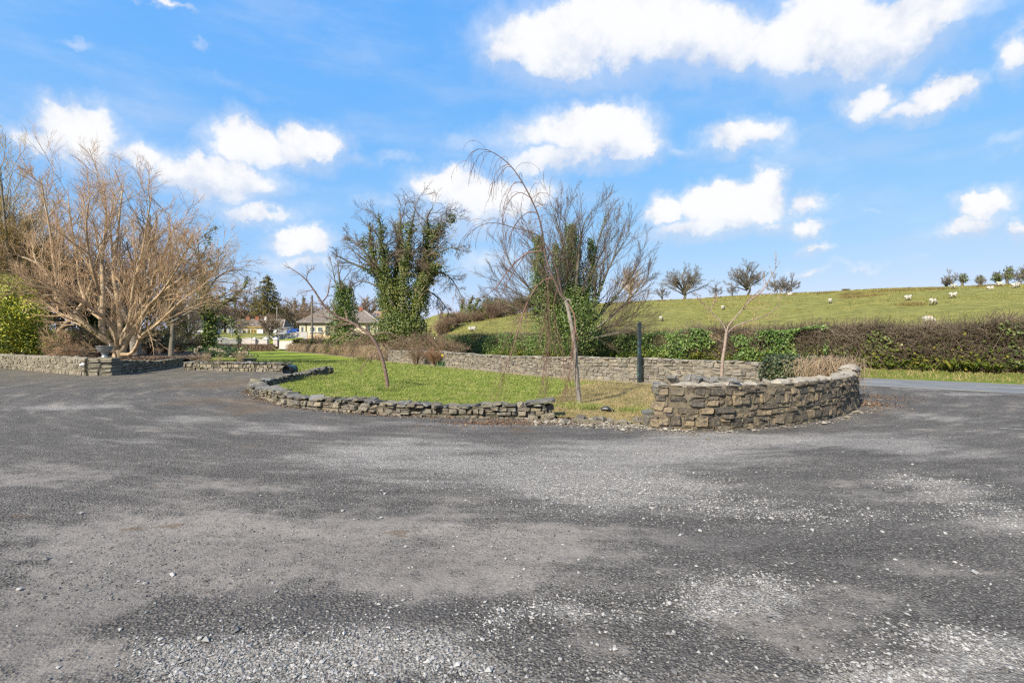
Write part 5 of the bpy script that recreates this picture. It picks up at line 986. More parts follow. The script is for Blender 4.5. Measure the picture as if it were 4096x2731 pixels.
# ------------------------------------------------------------------ roadside hedge
hs_ = np.r_[0, np.cumsum(np.linalg.norm(np.diff(HEDGE, axis=0), axis=1))]
def hpos(s): return np.stack([np.interp(s, hs_, HEDGE[:, 0]), np.interp(s, hs_, HEDGE[:, 1])], -1)
def hnor(s): v = np.stack([np.interp(s, hs_, ROADN[:, 0]), np.interp(s, hs_, ROADN[:, 1])], -1); return nrm(v)
hpx = CX + F * HEDGE[:, 0] / np.maximum(HEDGE[:, 1], 2.)
def s_px(px): k = np.where(HEDGE[:, 1] > 4)[0]; o = k[np.argsort(hpx[k])]; return float(np.interp(px, hpx[o], hs_[o]))
def hedge(name, label, pa, pb, n_tw, n_leaf, leaf_mat, n_dead, ivy_thr, top=2.28):
    sa, sb = sorted((s_px(pa), s_px(pb))); base = np.array([*hpos((sa + sb) / 2), .4]); z0 = .35
    def pts(n, inner=1.0):
        # more pieces where the hedge is near
        s = rng.uniform(sa, sb, n * 3); w = 1 / np.maximum(np.linalg.norm(hpos(s), axis=1), 15) ** 1.0; s = s[rng.uniform(0, w.max(), len(s)) < w][:n]
        while len(s) < n: s = np.r_[s, rng.uniform(sa, sb, n - len(s))]
        z = rng.uniform(0, 1, n) ** .85; o = rng.uniform(-1, 1, n) * inner
        tp = top + .10 * np.sin(s * .9) + .07 * np.sin(s * 2.7 + 1)
        wd = .72 * (1 - .25 * z ** 3) + .10 * np.sin(s * 1.6 + 4 * z)
        p = hpos(s); q = p + hnor(s) * (o * wd)[:, None]
        return s, z, o, np.c_[q, z0 + z * (tp - z0)]
    s, z, o, c = pts(n_tw); L = rng.uniform(.25, .75, n_tw)
    d = nrm(rng.normal(size=(n_tw, 3)) * [1, 1, .8] + np.c_[np.zeros((n_tw, 2)), .35 + .5 * z])
    m1 = c + d * L[:, None] * .5 + rng.normal(size=c.shape) * .04; e = c + d * L[:, None] + rng.normal(size=c.shape) * .07; e[:, 2] = np.where(z < .9, np.minimum(e[:, 2], top + .1), e[:, 2])
    P = np.stack([c, m1, e], 1) - base; R = np.tile(np.array([[.0095, .0075, .0055]]), (n_tw, 1)) * rng.uniform(.7, 1.3, (n_tw, 1))
    # upright stems, and thin shoots standing above the clipped top
    ns = int((sb - sa) * 5); ss = rng.uniform(sa, sb, ns); p = np.c_[hpos(ss) + rng.normal(size=(ns, 2)) * .25, np.full(ns, .3)]
    P5 = np.stack([p, p + np.c_[rng.normal(size=(ns, 2)) * .2, np.full(ns, .9)], p + np.c_[rng.normal(size=(ns, 2)) * .35, rng.uniform(1.4, 1.9, ns)]], 1) - base; R5 = np.tile([[.028, .02, .01]], (ns, 1))
    nk = int((sb - sa) * 32); ss = rng.uniform(sa, sb, nk); h = rng.gamma(2.0, .13, nk) * (.6 + .5 * np.sin(ss * .55) ** 2); p = np.c_[hpos(ss) + hnor(ss) * rng.uniform(-.6, .6, (nk, 1)), np.full(nk, top - .15)]
    P6 = np.stack([p, p + np.c_[rng.normal(size=(nk, 2)) * .04, .1 + h * .5], p + np.c_[rng.normal(size=(nk, 2)) * .10, .15 + h]], 1) - base; R6 = np.tile([[.0065, .005, .004]], (nk, 1))
    parts = [('stems', tube_mesh('stems', [(P5, R5), (P, R), (P6, R6)], M_TWIG_HEDGE, (4, 3, 3)))]
    if n_leaf:
        s, z, o, c = pts(n_leaf * 3); f = np.sin(s * 1.3 + 2 * z) + .8 * np.sin(s * 2.9 - 3 * z + 1) + .6 * np.sin(z * 9 + s * .7) + rng.normal(size=len(s)) * .35
        ok = (f > ivy_thr) & (o < rng.uniform(-.4, .9, len(s))); k = np.where(ok)[0][:n_leaf]; s, c, o = s[k], c[k], o[k]
        c = c - np.c_[hnor(s) * rng.uniform(.05, .36, (len(k), 1)), np.zeros(len(k))]; nn = np.c_[-hnor(s), np.full(len(k), .5)]
        parts.append(('ivy', leaf_mesh('ivy', c - base, nn, rng.uniform(.07, .15, len(k)), leaf_mat, .85)))
    if n_dead:
        s, z, o, c = pts(n_dead, .8); parts.append(('dead_foliage', leaf_mesh('dead_foliage', c - base, nrm(rng.normal(size=c.shape)), rng.uniform(.05, .12, n_dead), M_DEADHEDGE)))
    return plant(name, label, 'hedge', base, parts)
M_TWIG_HEDGE = pmat('hedge_twigs', [(0.062, 0.048, 0.032), (0.135, 0.103, 0.07), (0.25, 0.198, 0.138)], scale=.7, w=(.9, .6, 0))
M_DEADHEDGE = pmat('hedge_dead_leaves', [(0.028, 0.028, 0.01), (0.065, 0.062, 0.02), (0.125, 0.10, 0.042)], scale=.7, w=(.8, .8, 0))
M_IVY_H = pmat('hedge_ivy', [(0.0312, 0.0598, 0.013), (0.0676, 0.1248, 0.0234), (0.1105, 0.182, 0.0364), (0.195, 0.26, 0.0715)], scale=1.2, w=(.7, 1.0, 0), rough=.5, spec=.25, transl=.18)
hedge('ivy_hedge', 'clipped roadside hedge thick with glossy green ivy, behind the boundary wall', 1760, 2760, 9000, 23000, M_IVY_H, 9000, -.95)
hedge('mixed_hedge', 'clipped roadside hedge of brown thorn patched with ivy, behind the young cherry', 2760, 3330, 9500, 8500, M_IVY_H, 8000, .15)
hedge('thorn_hedge', 'clipped brown thorn hedge along the road facing the yard entrance', 3330, 4500, 17500, 3000, M_IVY_OL, 14000, 1.05)
hedge('scrub_hedge', 'straggling brown hedge running on along the road behind the big ivy tree', 1500, 1760, 4500, 900, M_IVY_OL, 3000, .9, 1.9)
# ferns, brambles and grass at the hedge foot
def frond_mesh(n):
    V, Q, o = [], [], 0
    for k in range(n):
        a = rng.uniform(0, 6.28); L = rng.uniform(.35, .7); w_ = .05; pts = [np.array([math.cos(a) * L * t, math.sin(a) * L * t, .85 * L * math.sin(t * 2.2)]) for t in (0, .33, .66, 1)]
        sd_ = np.array([-math.sin(a), math.cos(a), 0])
        for i, p in enumerate(pts): ww = w_ * (1, 1.5, 1.1, .1)[i]; V += [p - sd_ * ww, p + sd_ * ww]
        for i in range(3): Q.append((o + 2 * i, o + 2 * i + 1, o + 2 * i + 3, o + 2 * i + 2))
        o += 8
    return mesh_np('fronds', V, [Q], M_FERN)
fm = [frond_mesh(13) for _ in range(4)]
for i, px in enumerate(np.r_[np.linspace(2120, 2700, 7), np.linspace(2760, 3400, 14), np.linspace(3440, 4200, 17)]):
    s = s_px(px + rng.uniform(-20, 20)); p = hpos(s) - hnor(s) * rng.uniform(.7, 1.2)
    r = empty('fern', (p[0], p[1], .42), 'yellow-green fern clump at the foot of the roadside hedge', 'fern', 'ferns along the hedge foot', rng.uniform(0, 6)); f = obj('fronds', fm[i % 4], r); k = rng.uniform(.35, .8); r.scale = (k, k, k * rng.uniform(.7, 1.2))
n = 15000; s = np.r_[rng.uniform(s_px(4500), s_px(2300), n)]; tt = rng.uniform(0, 1, n)
p = np.stack([np.interp(s, hs_, ROAD[:, 0]), np.interp(s, hs_, ROAD[:, 1])], 1) + hnor(s) * (2.5 + tt * 2.6)[:, None]; z = .006 + (2.5 + tt * 2.6 - 2.4) / 3.2 * .614
def blades(name, x, y, z, h, w_, mat, lean=.5, parent=None, base=(0, 0, 0)):
    n = len(x); a = rng.uniform(0, 6.28, n); dx, dy = np.cos(a) * w_, np.sin(a) * w_; l = rng.normal(size=(n, 2)) * lean * h[:, None]
    B0 = np.c_[x, y, z] - np.asarray(base); V = np.stack([B0 + np.c_[dx, dy, np.zeros(n)], B0 - np.c_[dx, dy, np.zeros(n)], B0 + np.c_[l, h]], 1).reshape(-1, 3)
    return obj(name, mesh_np(name, V, [np.arange(n * 3).reshape(n, 3)], mat), parent)
tag(blades('verge_grass', p[:, 0], p[:, 1], z, rng.uniform(.04, .13, n), np.full(n, .012), M_BLADE_DRY, .6), 'rough green and straw grass on the verge under the roadside hedge', 'grass', None, 'stuff')
# ------------------------------------------------------------------ grass
N = 260000; u = rng.uniform(0, 1, N); d = 1 / (1 / 10.2 + u * (1 / 42. - 1 / 10.2)); x = rng.uniform(-.75, .62, N) * d
k = inpoly(x, d, LAWN_POLY); x, d = x[k], d[k]; dv = np.zeros(len(x))
for cx, cy, rx, ry, w_ in DRY: dv += w_ * np.exp(-(((x - cx) / rx) ** 2 + ((d - cy) / ry) ** 2))
dryk = rng.uniform(0, 1, len(x)) < smooth01((dv - .3) / .35); sc_ = np.maximum(d / 13, .8)
def wallgap(x, y, W, m):
    q = np.ones(len(x), bool)
    for p in W.p[::3]: q &= ((x - p[0]) ** 2 + (y - p[1]) ** 2) > m * m
    return q
g = wallgap(x, d, BACK_WALL, .9); x, d, dryk, sc_ = x[g], d[g], dryk[g], sc_[g]
f = ~dryk; tag(blades('lawn_grass', x[f], d[f], np.full(f.sum(), .028), rng.uniform(.025, .06, f.sum()) * sc_[f], .007 * sc_[f], M_BLADE, .8), 'short bright green mown grass of the lawn', 'grass', None, 'stuff')
f = dryk & (rng.uniform(0, 1, len(x)) < .8); tag(blades('dry_grass', x[f], d[f], np.full(f.sum(), .028), rng.uniform(.02, .05, f.sum()) * sc_[f], .007 * sc_[f], M_BLADE_DRY, 1.1), 'dry straw-coloured grass between the two near walls', 'grass', None, 'stuff')
for px, py, r in ((2305, 1632, .28), (2345, 1640, .2), (2545, 1650, .22), (1270, 1520, .35), (1450, 1445, .3), (1552, 1566, .2)):
    c = gnd(px, py); n = 420; x = c[0] + rng.normal(size=n) * r; y = c[1] + rng.normal(size=n) * r * .6
    lab = {2305: 'lush green grass tuft at the foot of the weeping tree', 2345: 'small green grass tuft right of the weeping tree trunk', 2545: 'green grass patch by the fallen blocks of the tall wall', 1270: 'green grass tuft against the inside of the low wall tail', 1450: 'dark green grass tuft alone in the far lawn', 1552: 'pale grass tuft round the leaning cherry trunk'}[px]
    rt2 = empty('grass_tuft', (c[0], c[1], .03), lab, 'grass', 'grass tufts'); tag(blades('blades', x - c[0], y - c[1], np.zeros(n), rng.uniform(.05, .16, n) * max(1, c[1] / 14), np.full(n, .007 * max(1, c[1] / 14)), M_BLADE, .5, rt2), kind='stuff')
# pasture
n = 60000; u = rng.uniform(0, 1, n); px = rng.uniform(1750, 4500, n); d = np.interp(px, hpx[np.argsort(hpx)], HEDGE[np.argsort(hpx), 1]) + 2 + (np.interp(px, RPX, RD) - 20) * u ** .8; d = np.minimum(d, np.interp(px, RPX, RD) + 3)
x = (px - CX) / F * d; z = land(x, d); pt = np.sin(x * .23 + 2 * np.sin(d * .11)) + np.sin(d * .31 + x * .09); k = pt + rng.normal(size=n) * .7 > -.3
tag(blades('pasture_grass', x[k], d[k], z[k] - .03 + .10 * np.sin(x[k] * .31 + 1) * np.sin(d[k] * .23), rng.uniform(.08, .2, k.sum()) * (d[k] / 70), .035 * (d[k] / 60), M_BLADE_FIELD, 1.0), 'grazed yellow-green pasture grass of the sheep field', 'grass', None, 'stuff')
M_RUSH = pmat('rushes', [(0.09, 0.065, 0.025), (0.17, 0.125, 0.05), (0.22, 0.2, 0.07)], scale=1, w=(.7, .8, 0))
for i, (px, py, rx) in enumerate(((3430, 1178, 1.4), (3480, 1185, 1.6), (3395, 1180, 1.0), (3545, 1165, 2.2), (3617, 1163, 1.5), (3727, 1158, 1.4), (3945, 1146, 1.8), (3293, 1173, 1.3), (3160, 1180, .9), (3400, 1190, .8), (3645, 1220, .8), (2640, 1205, 1.0))):
    c = hill(px, py); n = 500; x = c[0] + rng.normal(size=n) * rx * .6; y = c[1] + rng.normal(size=n) * 1.0
    rt2 = empty('rush_clump', c, 'low brown clump of rushes on the upper part of the sheep field', 'rushes', 'rush clumps in the field'); tag(blades('blades', x - c[0], y - c[1], land(x, y) - c[2], rng.uniform(.2, .5, n), np.full(n, .03), M_RUSH, .4, rt2), kind='stuff')
# long rough grass just behind the hedge
n = 9000; s = rng.uniform(s_px(4500), s_px(1900), n); p = hpos(s) + hnor(s) * rng.uniform(1, 6, (n, 1))
tag(blades('rough_grass', p[:, 0], p[:, 1], land(p[:, 0], p[:, 1]), rng.uniform(.15, .4, n), np.full(n, .02), M_BLADE_DRY, .5), 'pale rough grass along the field side of the hedge', 'grass', None, 'stuff')

# ------------------------------------------------------------------ gravel, rubble, litter
OCT = np.array([(1, 0, 0), (0, 1, 0), (-1, 0, 0), (0, -1, 0), (0, 0, 1), (0, 0, -1)], float); OF = np.array([(0, 1, 4), (1, 2, 4), (2, 3, 4), (3, 0, 4), (1, 0, 5), (2, 1, 5), (3, 2, 5), (0, 3, 5)])
def chips(name, x, y, r, mat, z=0.0, flat_=.55):
    n = len(x); a = rng.uniform(0, 6.28, n); c, s = np.cos(a)[:, None], np.sin(a)[:, None]; V = OCT[None] * r[:, None, None] * rng.uniform(.6, 1.25, (n, 6, 1)) * np.array([1.25, .85, flat_])
    V = np.stack([V[..., 0] * c - V[..., 1] * s, V[..., 0] * s + V[..., 1] * c, V[..., 2] + rng.normal(size=(n, 6)) * r[:, None] * .12], -1) + np.stack([x, y, np.broadcast_to(z, (n,)) + r * flat_ * .55], -1)[:, None]
    return obj(name, mesh_np(name, V.reshape(-1, 3), [(OF[None] + 6 * np.arange(n)[:, None, None]).reshape(-1, 3)], mat))
M_CHIP_P = pmat('pale_limestone_chips', [(0.115, 0.108, 0.10), (0.185, 0.177, 0.165), (0.25, 0.24, 0.227), (0.34, 0.328, 0.31)], scale=9, w=(.5, 1.0, 0))
M_CHIP_D = pmat('dark_gravel_chips', [(0.06, 0.056, 0.052), (0.10, 0.094, 0.087), (0.14, 0.132, 0.122), (0.21, 0.20, 0.185)], scale=9, w=(.5, 1.0, 0))
M_RUBBLE = pmat('rubble_chips', [(0.09, 0.075, 0.055), (0.18, 0.157, 0.12), (0.31, 0.28, 0.23)], scale=9, w=(.5, 1.0, 0))
xs, ys = [], []
for cx, cy, rx, ry, w_ in PALE:
    if cy > 6.5: continue
    n = int(min(5200, 7000 * rx * ry * w_ * 2.2)); xs.append(cx + rng.normal(size=n) * rx * .68); ys.append(cy + rng.normal(size=n) * ry * .68)
x = np.concatenate(xs); y = np.concatenate(ys); k = (y > 1.6) & (np.sin(x * 9 + 3 * np.sin(y * 7)) + np.sin(y * 13 + x * 4) + rng.normal(size=len(x)) * .9 > -.6); x, y = x[k], y[k]
tag(chips('loose_gravel', x, y, np.exp(rng.normal(np.log(.0068), .34, len(x))), M_CHIP_P), 'pale limestone chips strewn in drifts over the yard', 'gravel', None, 'stuff')
n = 30000; u = rng.uniform(0, 1, n); y = 1 / (1 / 2.1 + u * (1 / 9.5 - 1 / 2.1)); x = rng.uniform(-1.15, 1.15, n) * y
f = np.sin(x * 2.3 + 2 * np.sin(y * 1.9)) + np.sin(y * 3.1 - x * 1.2) + rng.normal(size=n) * .8; k = f > .1; x, y = x[k], y[k]
tag(chips('dark_gravel', x, y, np.exp(rng.normal(np.log(.006), .35, len(x))), M_CHIP_D), 'small dark grey gravel scattered over the yard', 'gravel', None, 'stuff')
n = 1300; u = rng.uniform(0, 1, n); y = 1 / (1 / 2.2 + u * (1 / 14. - 1 / 2.2)); x = rng.uniform(-1.1, 1.1, n) * y; k = (x > -1 - .3 * y) | (rng.uniform(0, 1, n) < .35); x, y = x[k], y[k]; k = ~inpoly(x, y, LAWN_POLY) ; x, y = x[k], y[k]
tag(chips('scattered_stones', x, y, np.exp(rng.normal(np.log(.0095), .36, len(x))), M_CHIP_P), 'scattered pale stones of the yard', 'gravel', None, 'stuff')
lm = []
for i in range(6):
    r_ = np.random.default_rng(50 + i); me = bpy.data.meshes.new('loose_stone'); import bmesh
    bm = bmesh.new(); bmesh.ops.create_icosphere(bm, subdivisions=1, radius=1)
    for v in bm.verts: v.co *= 1 + r_.uniform(-.28, .2); v.co.z *= .6
    bm.to_mesh(me); bm.free(); me.materials.append(M_CHIP_P); lm.append(me)
for i, (px, py, s) in enumerate(((690, 2300, 24), (78, 2360, 26), (2098, 2278, 16), (2076, 2305, 12), (2460, 2600, 26), (2240, 2640, 28), (1705, 2525, 20), (1940, 2410, 18), (2675, 2415, 26), (2945, 2455, 22), (3250, 2125, 26), (3085, 2075, 22), (3035, 2075, 18), (2800, 2125, 20), (3530, 2130, 20), (3780, 2135, 22), (3550, 2280, 18), (3700, 2560, 26), (3740, 2690, 24), (1960, 2490, 22), (2040, 2500, 16), (1930, 2560, 22), (2130, 2550, 18), (2280, 2585, 16), (2390, 2580, 18), (325, 2055, 18), (440, 2255, 16), (580, 2335, 18), (1490, 2695, 26), (1505, 2700, 20), (930, 2610, 26), (800, 2555, 24), (640, 2560, 24), (480, 2520, 20), (3340, 2330, 20), (2690, 2450, 18), (2010, 2440, 22), (1650, 2270, 12), (1370, 2045, 18), (2190, 1995, 18), (2360, 2030, 18), (2580, 1960, 16), (2560, 1975, 14), (2610, 2035, 16), (2575, 2075, 14), (1540, 1975, 12), (3650, 1860, 16), (3580, 2240, 18), (3450, 2060, 14), (2695, 2530, 22), (1600, 2450, 14), (1255, 2530, 18), (2175, 2460, 18), (3640, 2440, 14), (3820, 2250, 18))):
    c = gnd(px, py); r = s / F * c[1] * .5 * .95; o = obj('loose_stone', lm[i % 6], None, (c[0], c[1], r * .42)); o.scale = (r * rng.uniform(.9, 1.3), r * rng.uniform(.7, 1), r); o.rotation_euler = (rng.normal() * .15, rng.normal() * .15, rng.uniform(0, 6)); tag(o, 'larger pale stone lying loose on the gravel yard', 'stone', 'larger pale stones loose on the yard')
# rubble at the gap and along the wall feet
xs, ys = [], []
n = 2600; x = rng.uniform(.3, 3.2, n); y = 10.22 - .30 * (x - .7) + rng.normal(size=n) * .30 * (.5 + .25 * x); xs.append(x); ys.append(y)
for W, m_, sd_ in ((NEARW, 420, -1), (UWALL, 700, -1)):
    p = resample(W, 200); tn = nrm(np.gradient(p, axis=0)); nn = np.stack([tn[:, 1], -tn[:, 0]], 1); i = rng.integers(0, 200, m_); q = p[i] + nn[i] * (.26 + np.abs(rng.normal(size=(m_, 1))) * .14); xs.append(q[:, 0]); ys.append(q[:, 1])
x = np.concatenate(xs); y = np.concatenate(ys)
tag(chips('rubble', x, y, np.exp(rng.normal(np.log(.015), .55, len(x))), M_RUBBLE), 'small pale rubble spilled in the gap between the walls and along their feet', 'rubble', None, 'stuff')
for i in range(16):                                    # bigger pieces that fell with it
    x_ = rng.uniform(.75, 2.75); y_ = 10.38 - .28 * (x_ - .7) + rng.normal() * .16; s_ = rng.uniform(.07, .17); tag(rock('rubble_stone', (x_, y_, s_ * .28), (s_ * rng.uniform(.9, 1.5), s_, s_ * .65), M_ST_LOW if rng.uniform() < .6 else M_ST_BACK, rng.uniform(0, 6), rng.normal() * .25, rng.normal() * .25), 'fist-sized weathered stone lying in the rubble of the wall gap', 'stone', 'larger rubble in the wall gap')
def litter(name, lab, x, y, z, size, mat=None):
    n = len(x); tag(obj(name, leaf_mesh(name, np.c_[x, y, z + rng.uniform(.006, .025, n)], np.tile([0, 0, 1.], (n, 1)), rng.uniform(.6, 1.3, n) * size, mat or M_DEADLEAF)), lab, 'leaves', None, 'stuff')
xs, ys = [], []
for W, m_ in ((UWALL, 1100),):
    p = resample(W, 200)[60:]; tn = nrm(np.gradient(p, axis=0)); nn = np.stack([tn[:, 1], -tn[:, 0]], 1); i = rng.integers(0, len(p), m_); q = p[i] + nn[i] * (.24 + np.abs(rng.normal(size=(m_, 1))) * .13); xs.append(q[:, 0]); ys.append(q[:, 1])
for px, py, rx, ry, n in ((1990, 1695, 1.0, .2, 700), (2330, 1680, .8, .2, 500), (3450, 1615, .6, .5, 900), (3520, 1590, .9, .5, 500), (2450, 1690, .8, .2, 300)):
    c = gnd(px, py); xs.append(c[0] + rng.normal(size=n) * rx * .6); ys.append(c[1] + rng.normal(size=n) * ry)
litter('leaf_litter', 'brown dead leaves drifted along the feet of the near walls', np.concatenate(xs), np.concatenate(ys), 0.004, .035)
n = 7000; x = rng.uniform(-40, -19.5, n); y = rng.uniform(25, 44, n); k = inpoly(x, y, bed); x, y = x[k], y[k]
zb = .3 + .42 * smooth01((44 - y) / 12) * 1.0
tb = geometry.tessellate_polygon([[Vector((p[0], p[1], 0)) for p in bed]])
zb = np.full(len(x), -1.0)
for t3 in tb:
    a, b2, c3 = [np.array([bed[i][0], bed[i][1], bz[i]]) for i in t3]; den = (b2[1] - c3[1]) * (a[0] - c3[0]) + (c3[0] - b2[0]) * (a[1] - c3[1])
    if abs(den) < 1e-6: continue
    l1 = ((b2[1] - c3[1]) * (x - c3[0]) + (c3[0] - b2[0]) * (y - c3[1])) / den; l2 = ((c3[1] - a[1]) * (x - c3[0]) + (a[0] - c3[0]) * (y - c3[1])) / den; l3 = 1 - l1 - l2
    k = (l1 >= -1e-6) & (l2 >= -1e-6) & (l3 >= -1e-6); zb[k] = (l1 * a[2] + l2 * b2[2] + l3 * c3[2])[k]
k = zb > 0; litter('bed_litter', 'brown leaf litter and twigs covering the raised bed', x[k], y[k], zb[k], .10, pmat('bed_leaves', [(0.05, 0.032, 0.022), (0.12, 0.08, 0.052), (0.24, 0.17, 0.11)], scale=2, w=(.6, 1, 0)))
# brambles and low green growth through the hedge foot
nb = 7000; s = rng.uniform(s_px(4500), s_px(2000), nb); zz_ = rng.gamma(1.6, .22, nb); p = hpos(s) - hnor(s) * (rng.uniform(.55, 1.0, nb) - zz_ * .12)[:, None]; kk = np.sin(s * 2.1) + np.sin(s * .8 + 2) + rng.normal(size=nb) * .8 > -.9
plant('brambles', 'tangle of low green brambles and weeds along the hedge foot', 'brambles', (*hpos(s_px(3300)), .3), [('foliage', leaf_mesh('foliage', np.c_[p, .42 + zz_][kk] - np.array([*hpos(s_px(3300)), .3]), np.tile([-.5, -.5, .7], (kk.sum(), 1)), rng.uniform(.06, .16, kk.sum()), M_FERN))])
for lab, x0, x1, y0, y1, n in (('sparse dead leaves lying on the lawn', -6, 4, 11.5, 24, 130),):
    x = rng.uniform(x0, x1, n); y = rng.uniform(y0, y1, n); k = inpoly(x, y, LAWN_POLY); litter('lawn_leaves', lab, x[k], y[k], .06, .05)

M_IVY_DK = pmat('dusky_ivy', [(0.016, 0.026, 0.012), (0.038, 0.056, 0.022), (0.07, 0.088, 0.036), (0.14, 0.13, 0.06)], scale=3, w=(.8, .9, 0), rough=.5, spec=.3)
# ------------------------------------------------------------------ vine mound on the wall tip
sq = np.linspace(BACK_WALL.L - 1.15, BACK_WALL.L - .05, 40); mp = resample([(8.35, 16.75), (8.9, 16.15), (9.25, 15.5), (9.4, 14.9), (9.35, 14.35)], 42); B = np.array([*mp[25], 0.])
i = rng.integers(0, len(mp), 7000); t_ = i / len(mp); a = rng.uniform(-.5, math.pi + .6, 7000); rr = .50 * rng.uniform(.8, 1.2, 7000); nn = np.stack([-np.cos(a) * .72, -np.cos(a) * .62, np.sin(a) + .1], 1)
c = np.c_[mp[i], np.full(7000, .58)] + nn * rr[:, None] * np.array([1, 1, .85]) + rng.normal(size=(7000, 3)) * .06; k = (rng.uniform(0, 1, 7000) > smooth01((t_ - .5) / .4) * .85) & (c[:, 2] > .05)
dn = 1300; i = (len(mp) * (.38 + .62 * rng.beta(1.6, 1.0, dn))).astype(int).clip(0, len(mp) - 1); p = np.c_[mp[i], np.full(dn, .95)] + rng.normal(size=(dn, 3)) * np.array([.22, .22, .05]); sgn_ = np.where(rng.uniform(0, 1, dn) < .75, -1., 1.)[:, None]; side_ = np.c_[sgn_ * .72, sgn_ * .62, np.zeros(dn)]
T1 = np.stack([p, p + side_ * .22 + rng.normal(size=(dn, 3)) * .08 + [0, 0, .05], p + side_ * .42 + rng.normal(size=(dn, 3)) * .10 - [0, 0, .22], p + side_ * .46 + rng.normal(size=(dn, 3)) * .12 - np.c_[np.zeros((dn, 2)), rng.uniform(.3, .75, dn)]], 1); T1[..., 2] = np.maximum(T1[..., 2], .03)
plant('dead_vine', 'mound of ivy and straw-coloured dead vine draped over the end of the boundary wall', 'vine', B, [('ivy', leaf_mesh('ivy', c[k] - B, nn[k], rng.uniform(.05, .11, k.sum()), M_IVY_DK)), ('tendrils', tube_mesh('tendrils', [(T1 - B, np.tile([[.006, .006, .005, .004]], (dn, 1)))], M_STRAW, (3,)))])
# dead growth hanging over the far stretch of the boundary wall
dn = 2400; s = rng.uniform(0, BACK_WALL.L * .62, dn) ; p = np.stack([BACK_WALL.pos(q) for q in s]); tn = np.stack([BACK_WALL.tan(q) for q in s]); fr = np.stack([tn[:, 1], -tn[:, 0]], 1); h0 = rng.uniform(.75, 1.15, dn); o0 = rng.uniform(-.2, .3, dn)
a0 = np.c_[p + fr * o0[:, None], h0]; T1 = np.stack([a0, a0 + np.c_[fr * .2, np.full(dn, .03)] + rng.normal(size=(dn, 3)) * .15, np.c_[p + fr * .42, h0 * .5] + rng.normal(size=(dn, 3)) * .2, np.c_[p + fr * .5, rng.uniform(.03, .3, dn)] + rng.normal(size=(dn, 3)) * [.2, .2, 0]], 1); B = np.array([*BACK_WALL.pos(20), 0]); T1[..., 2] = np.maximum(T1[..., 2], .03)
cc, cn = along(T1, np.full((dn, 4), .01), 900, .06)
plant('dead_climber', 'straw-brown dead climber trailing over the far stretch of the boundary wall', 'vine', B, [('tendrils', tube_mesh('tendrils', [(T1 - B, np.tile([[.014, .014, .012, .009]], (dn, 1)))], M_STRAW, (3,))), ('leaves', leaf_mesh('leaves', cc - B, cn, rng.uniform(.1, .2, 900), M_IVY_OL))])
dn = 1500; q = rng.uniform(0, 1, dn); p = np.stack([-62 + 23.5 * q, 80.3 + 2.7 * q], 1); T1 = np.stack([np.c_[p + [0, .3], rng.uniform(.8, 1.3, dn)], np.c_[p + rng.normal(size=(dn, 2)) * .3, rng.uniform(1.0, 1.5, dn) * (1 - .25 * q)], np.c_[p + [0, -.4] + rng.normal(size=(dn, 2)) * .3, rng.uniform(.4, .9, dn)], np.c_[p + [0, -.6] + rng.normal(size=(dn, 2)) * .35, np.full(dn, .05)]], 1)
plant('dead_climber', 'dark brown dead growth heaped over the far wall left of the gap', 'vine', (-50, 82, 0), [('tendrils', tube_mesh('tendrils', [(T1 - np.array([-50, 82, 0]), np.tile([[.02, .02, .018, .015]], (dn, 1)))], M_TWIG_BR, (3,)))])
# dark ivy bank along the far left edge of the lawn
n = 3200; q = rng.uniform(0, 1, n); c = np.c_[-27 - 24 * q, 50 + 31 * q, np.zeros(n)] + np.c_[rng.normal(size=(n, 2)) * .7, np.abs(rng.normal(size=n)) * .45 + .05]
plant('ivy_bank', 'low dark ivy bank along the far left edge of the lawn', 'ivy', (-35, 60, 0), [('foliage', leaf_mesh('foliage', c - np.array([-35, 60, 0]), np.tile([.3, -.5, .8], (n, 1)), rng.uniform(.15, .35, n), M_IVY))])

# ------------------------------------------------------------------ daffodils
M_DAFF_L = pmat('daffodil_leaves', [(0.05, 0.11, 0.045), (0.09, 0.17, 0.07)], scale=5, w=(.6, .8, 0)); M_DAFF = pmat('daffodil_yellow', [(0.6, 0.40, 0.01), (0.75, 0.55, 0.02)], scale=5, w=(.6, .8, 0))
for lab, px, py, nf, w_ in (('tall daffodil clump with one orange-yellow flower beside the orange shrub', 1768, 1466, 1, .16), ('bright yellow daffodil clump at the foot of the boundary wall', 1902, 1473, 7, .26), ('three small yellow daffodils right of the bigger clump', 1975, 1479, 3, .26)):
    c = gnd(px, py); r = empty('daffodil_clump', (c[0], c[1], .036), lab, 'flowers'); n = 46 if nf != 3 else 16; hh = .5 if nf == 1 else .24
    x = rng.normal(size=n) * w_; y = rng.normal(size=n) * .12; blades('leaves', x, y, np.zeros(n), rng.uniform(.6, 1, n) * hh, np.full(n, .022), M_DAFF_L, .2, r)
    for k in range(nf):
        mb = MB(); fx, fz = (rng.normal() * w_, hh * rng.uniform(.85, 1.1)) if nf > 1 else (.05, hh + .18)
        for j in range(6):
            a = j * math.pi / 3; mb.add([(0, -.01, 0), (math.cos(a - .35) * .045, 0, math.sin(a - .35) * .045), (math.cos(a) * .075, -.005, math.sin(a) * .075), (math.cos(a + .35) * .045, 0, math.sin(a + .35) * .045)], [(0, 1, 2, 3)])
        mb.lathe([(.018, 0), (.024, .04), (.03, .045)], 8, close=False); fo = mb.obj('flower', M_DAFF, r, (fx, rng.normal() * .08, fz)); fo.rotation_euler = (1.2 * 0, 0, 0); fo.scale = (1.3,) * 3
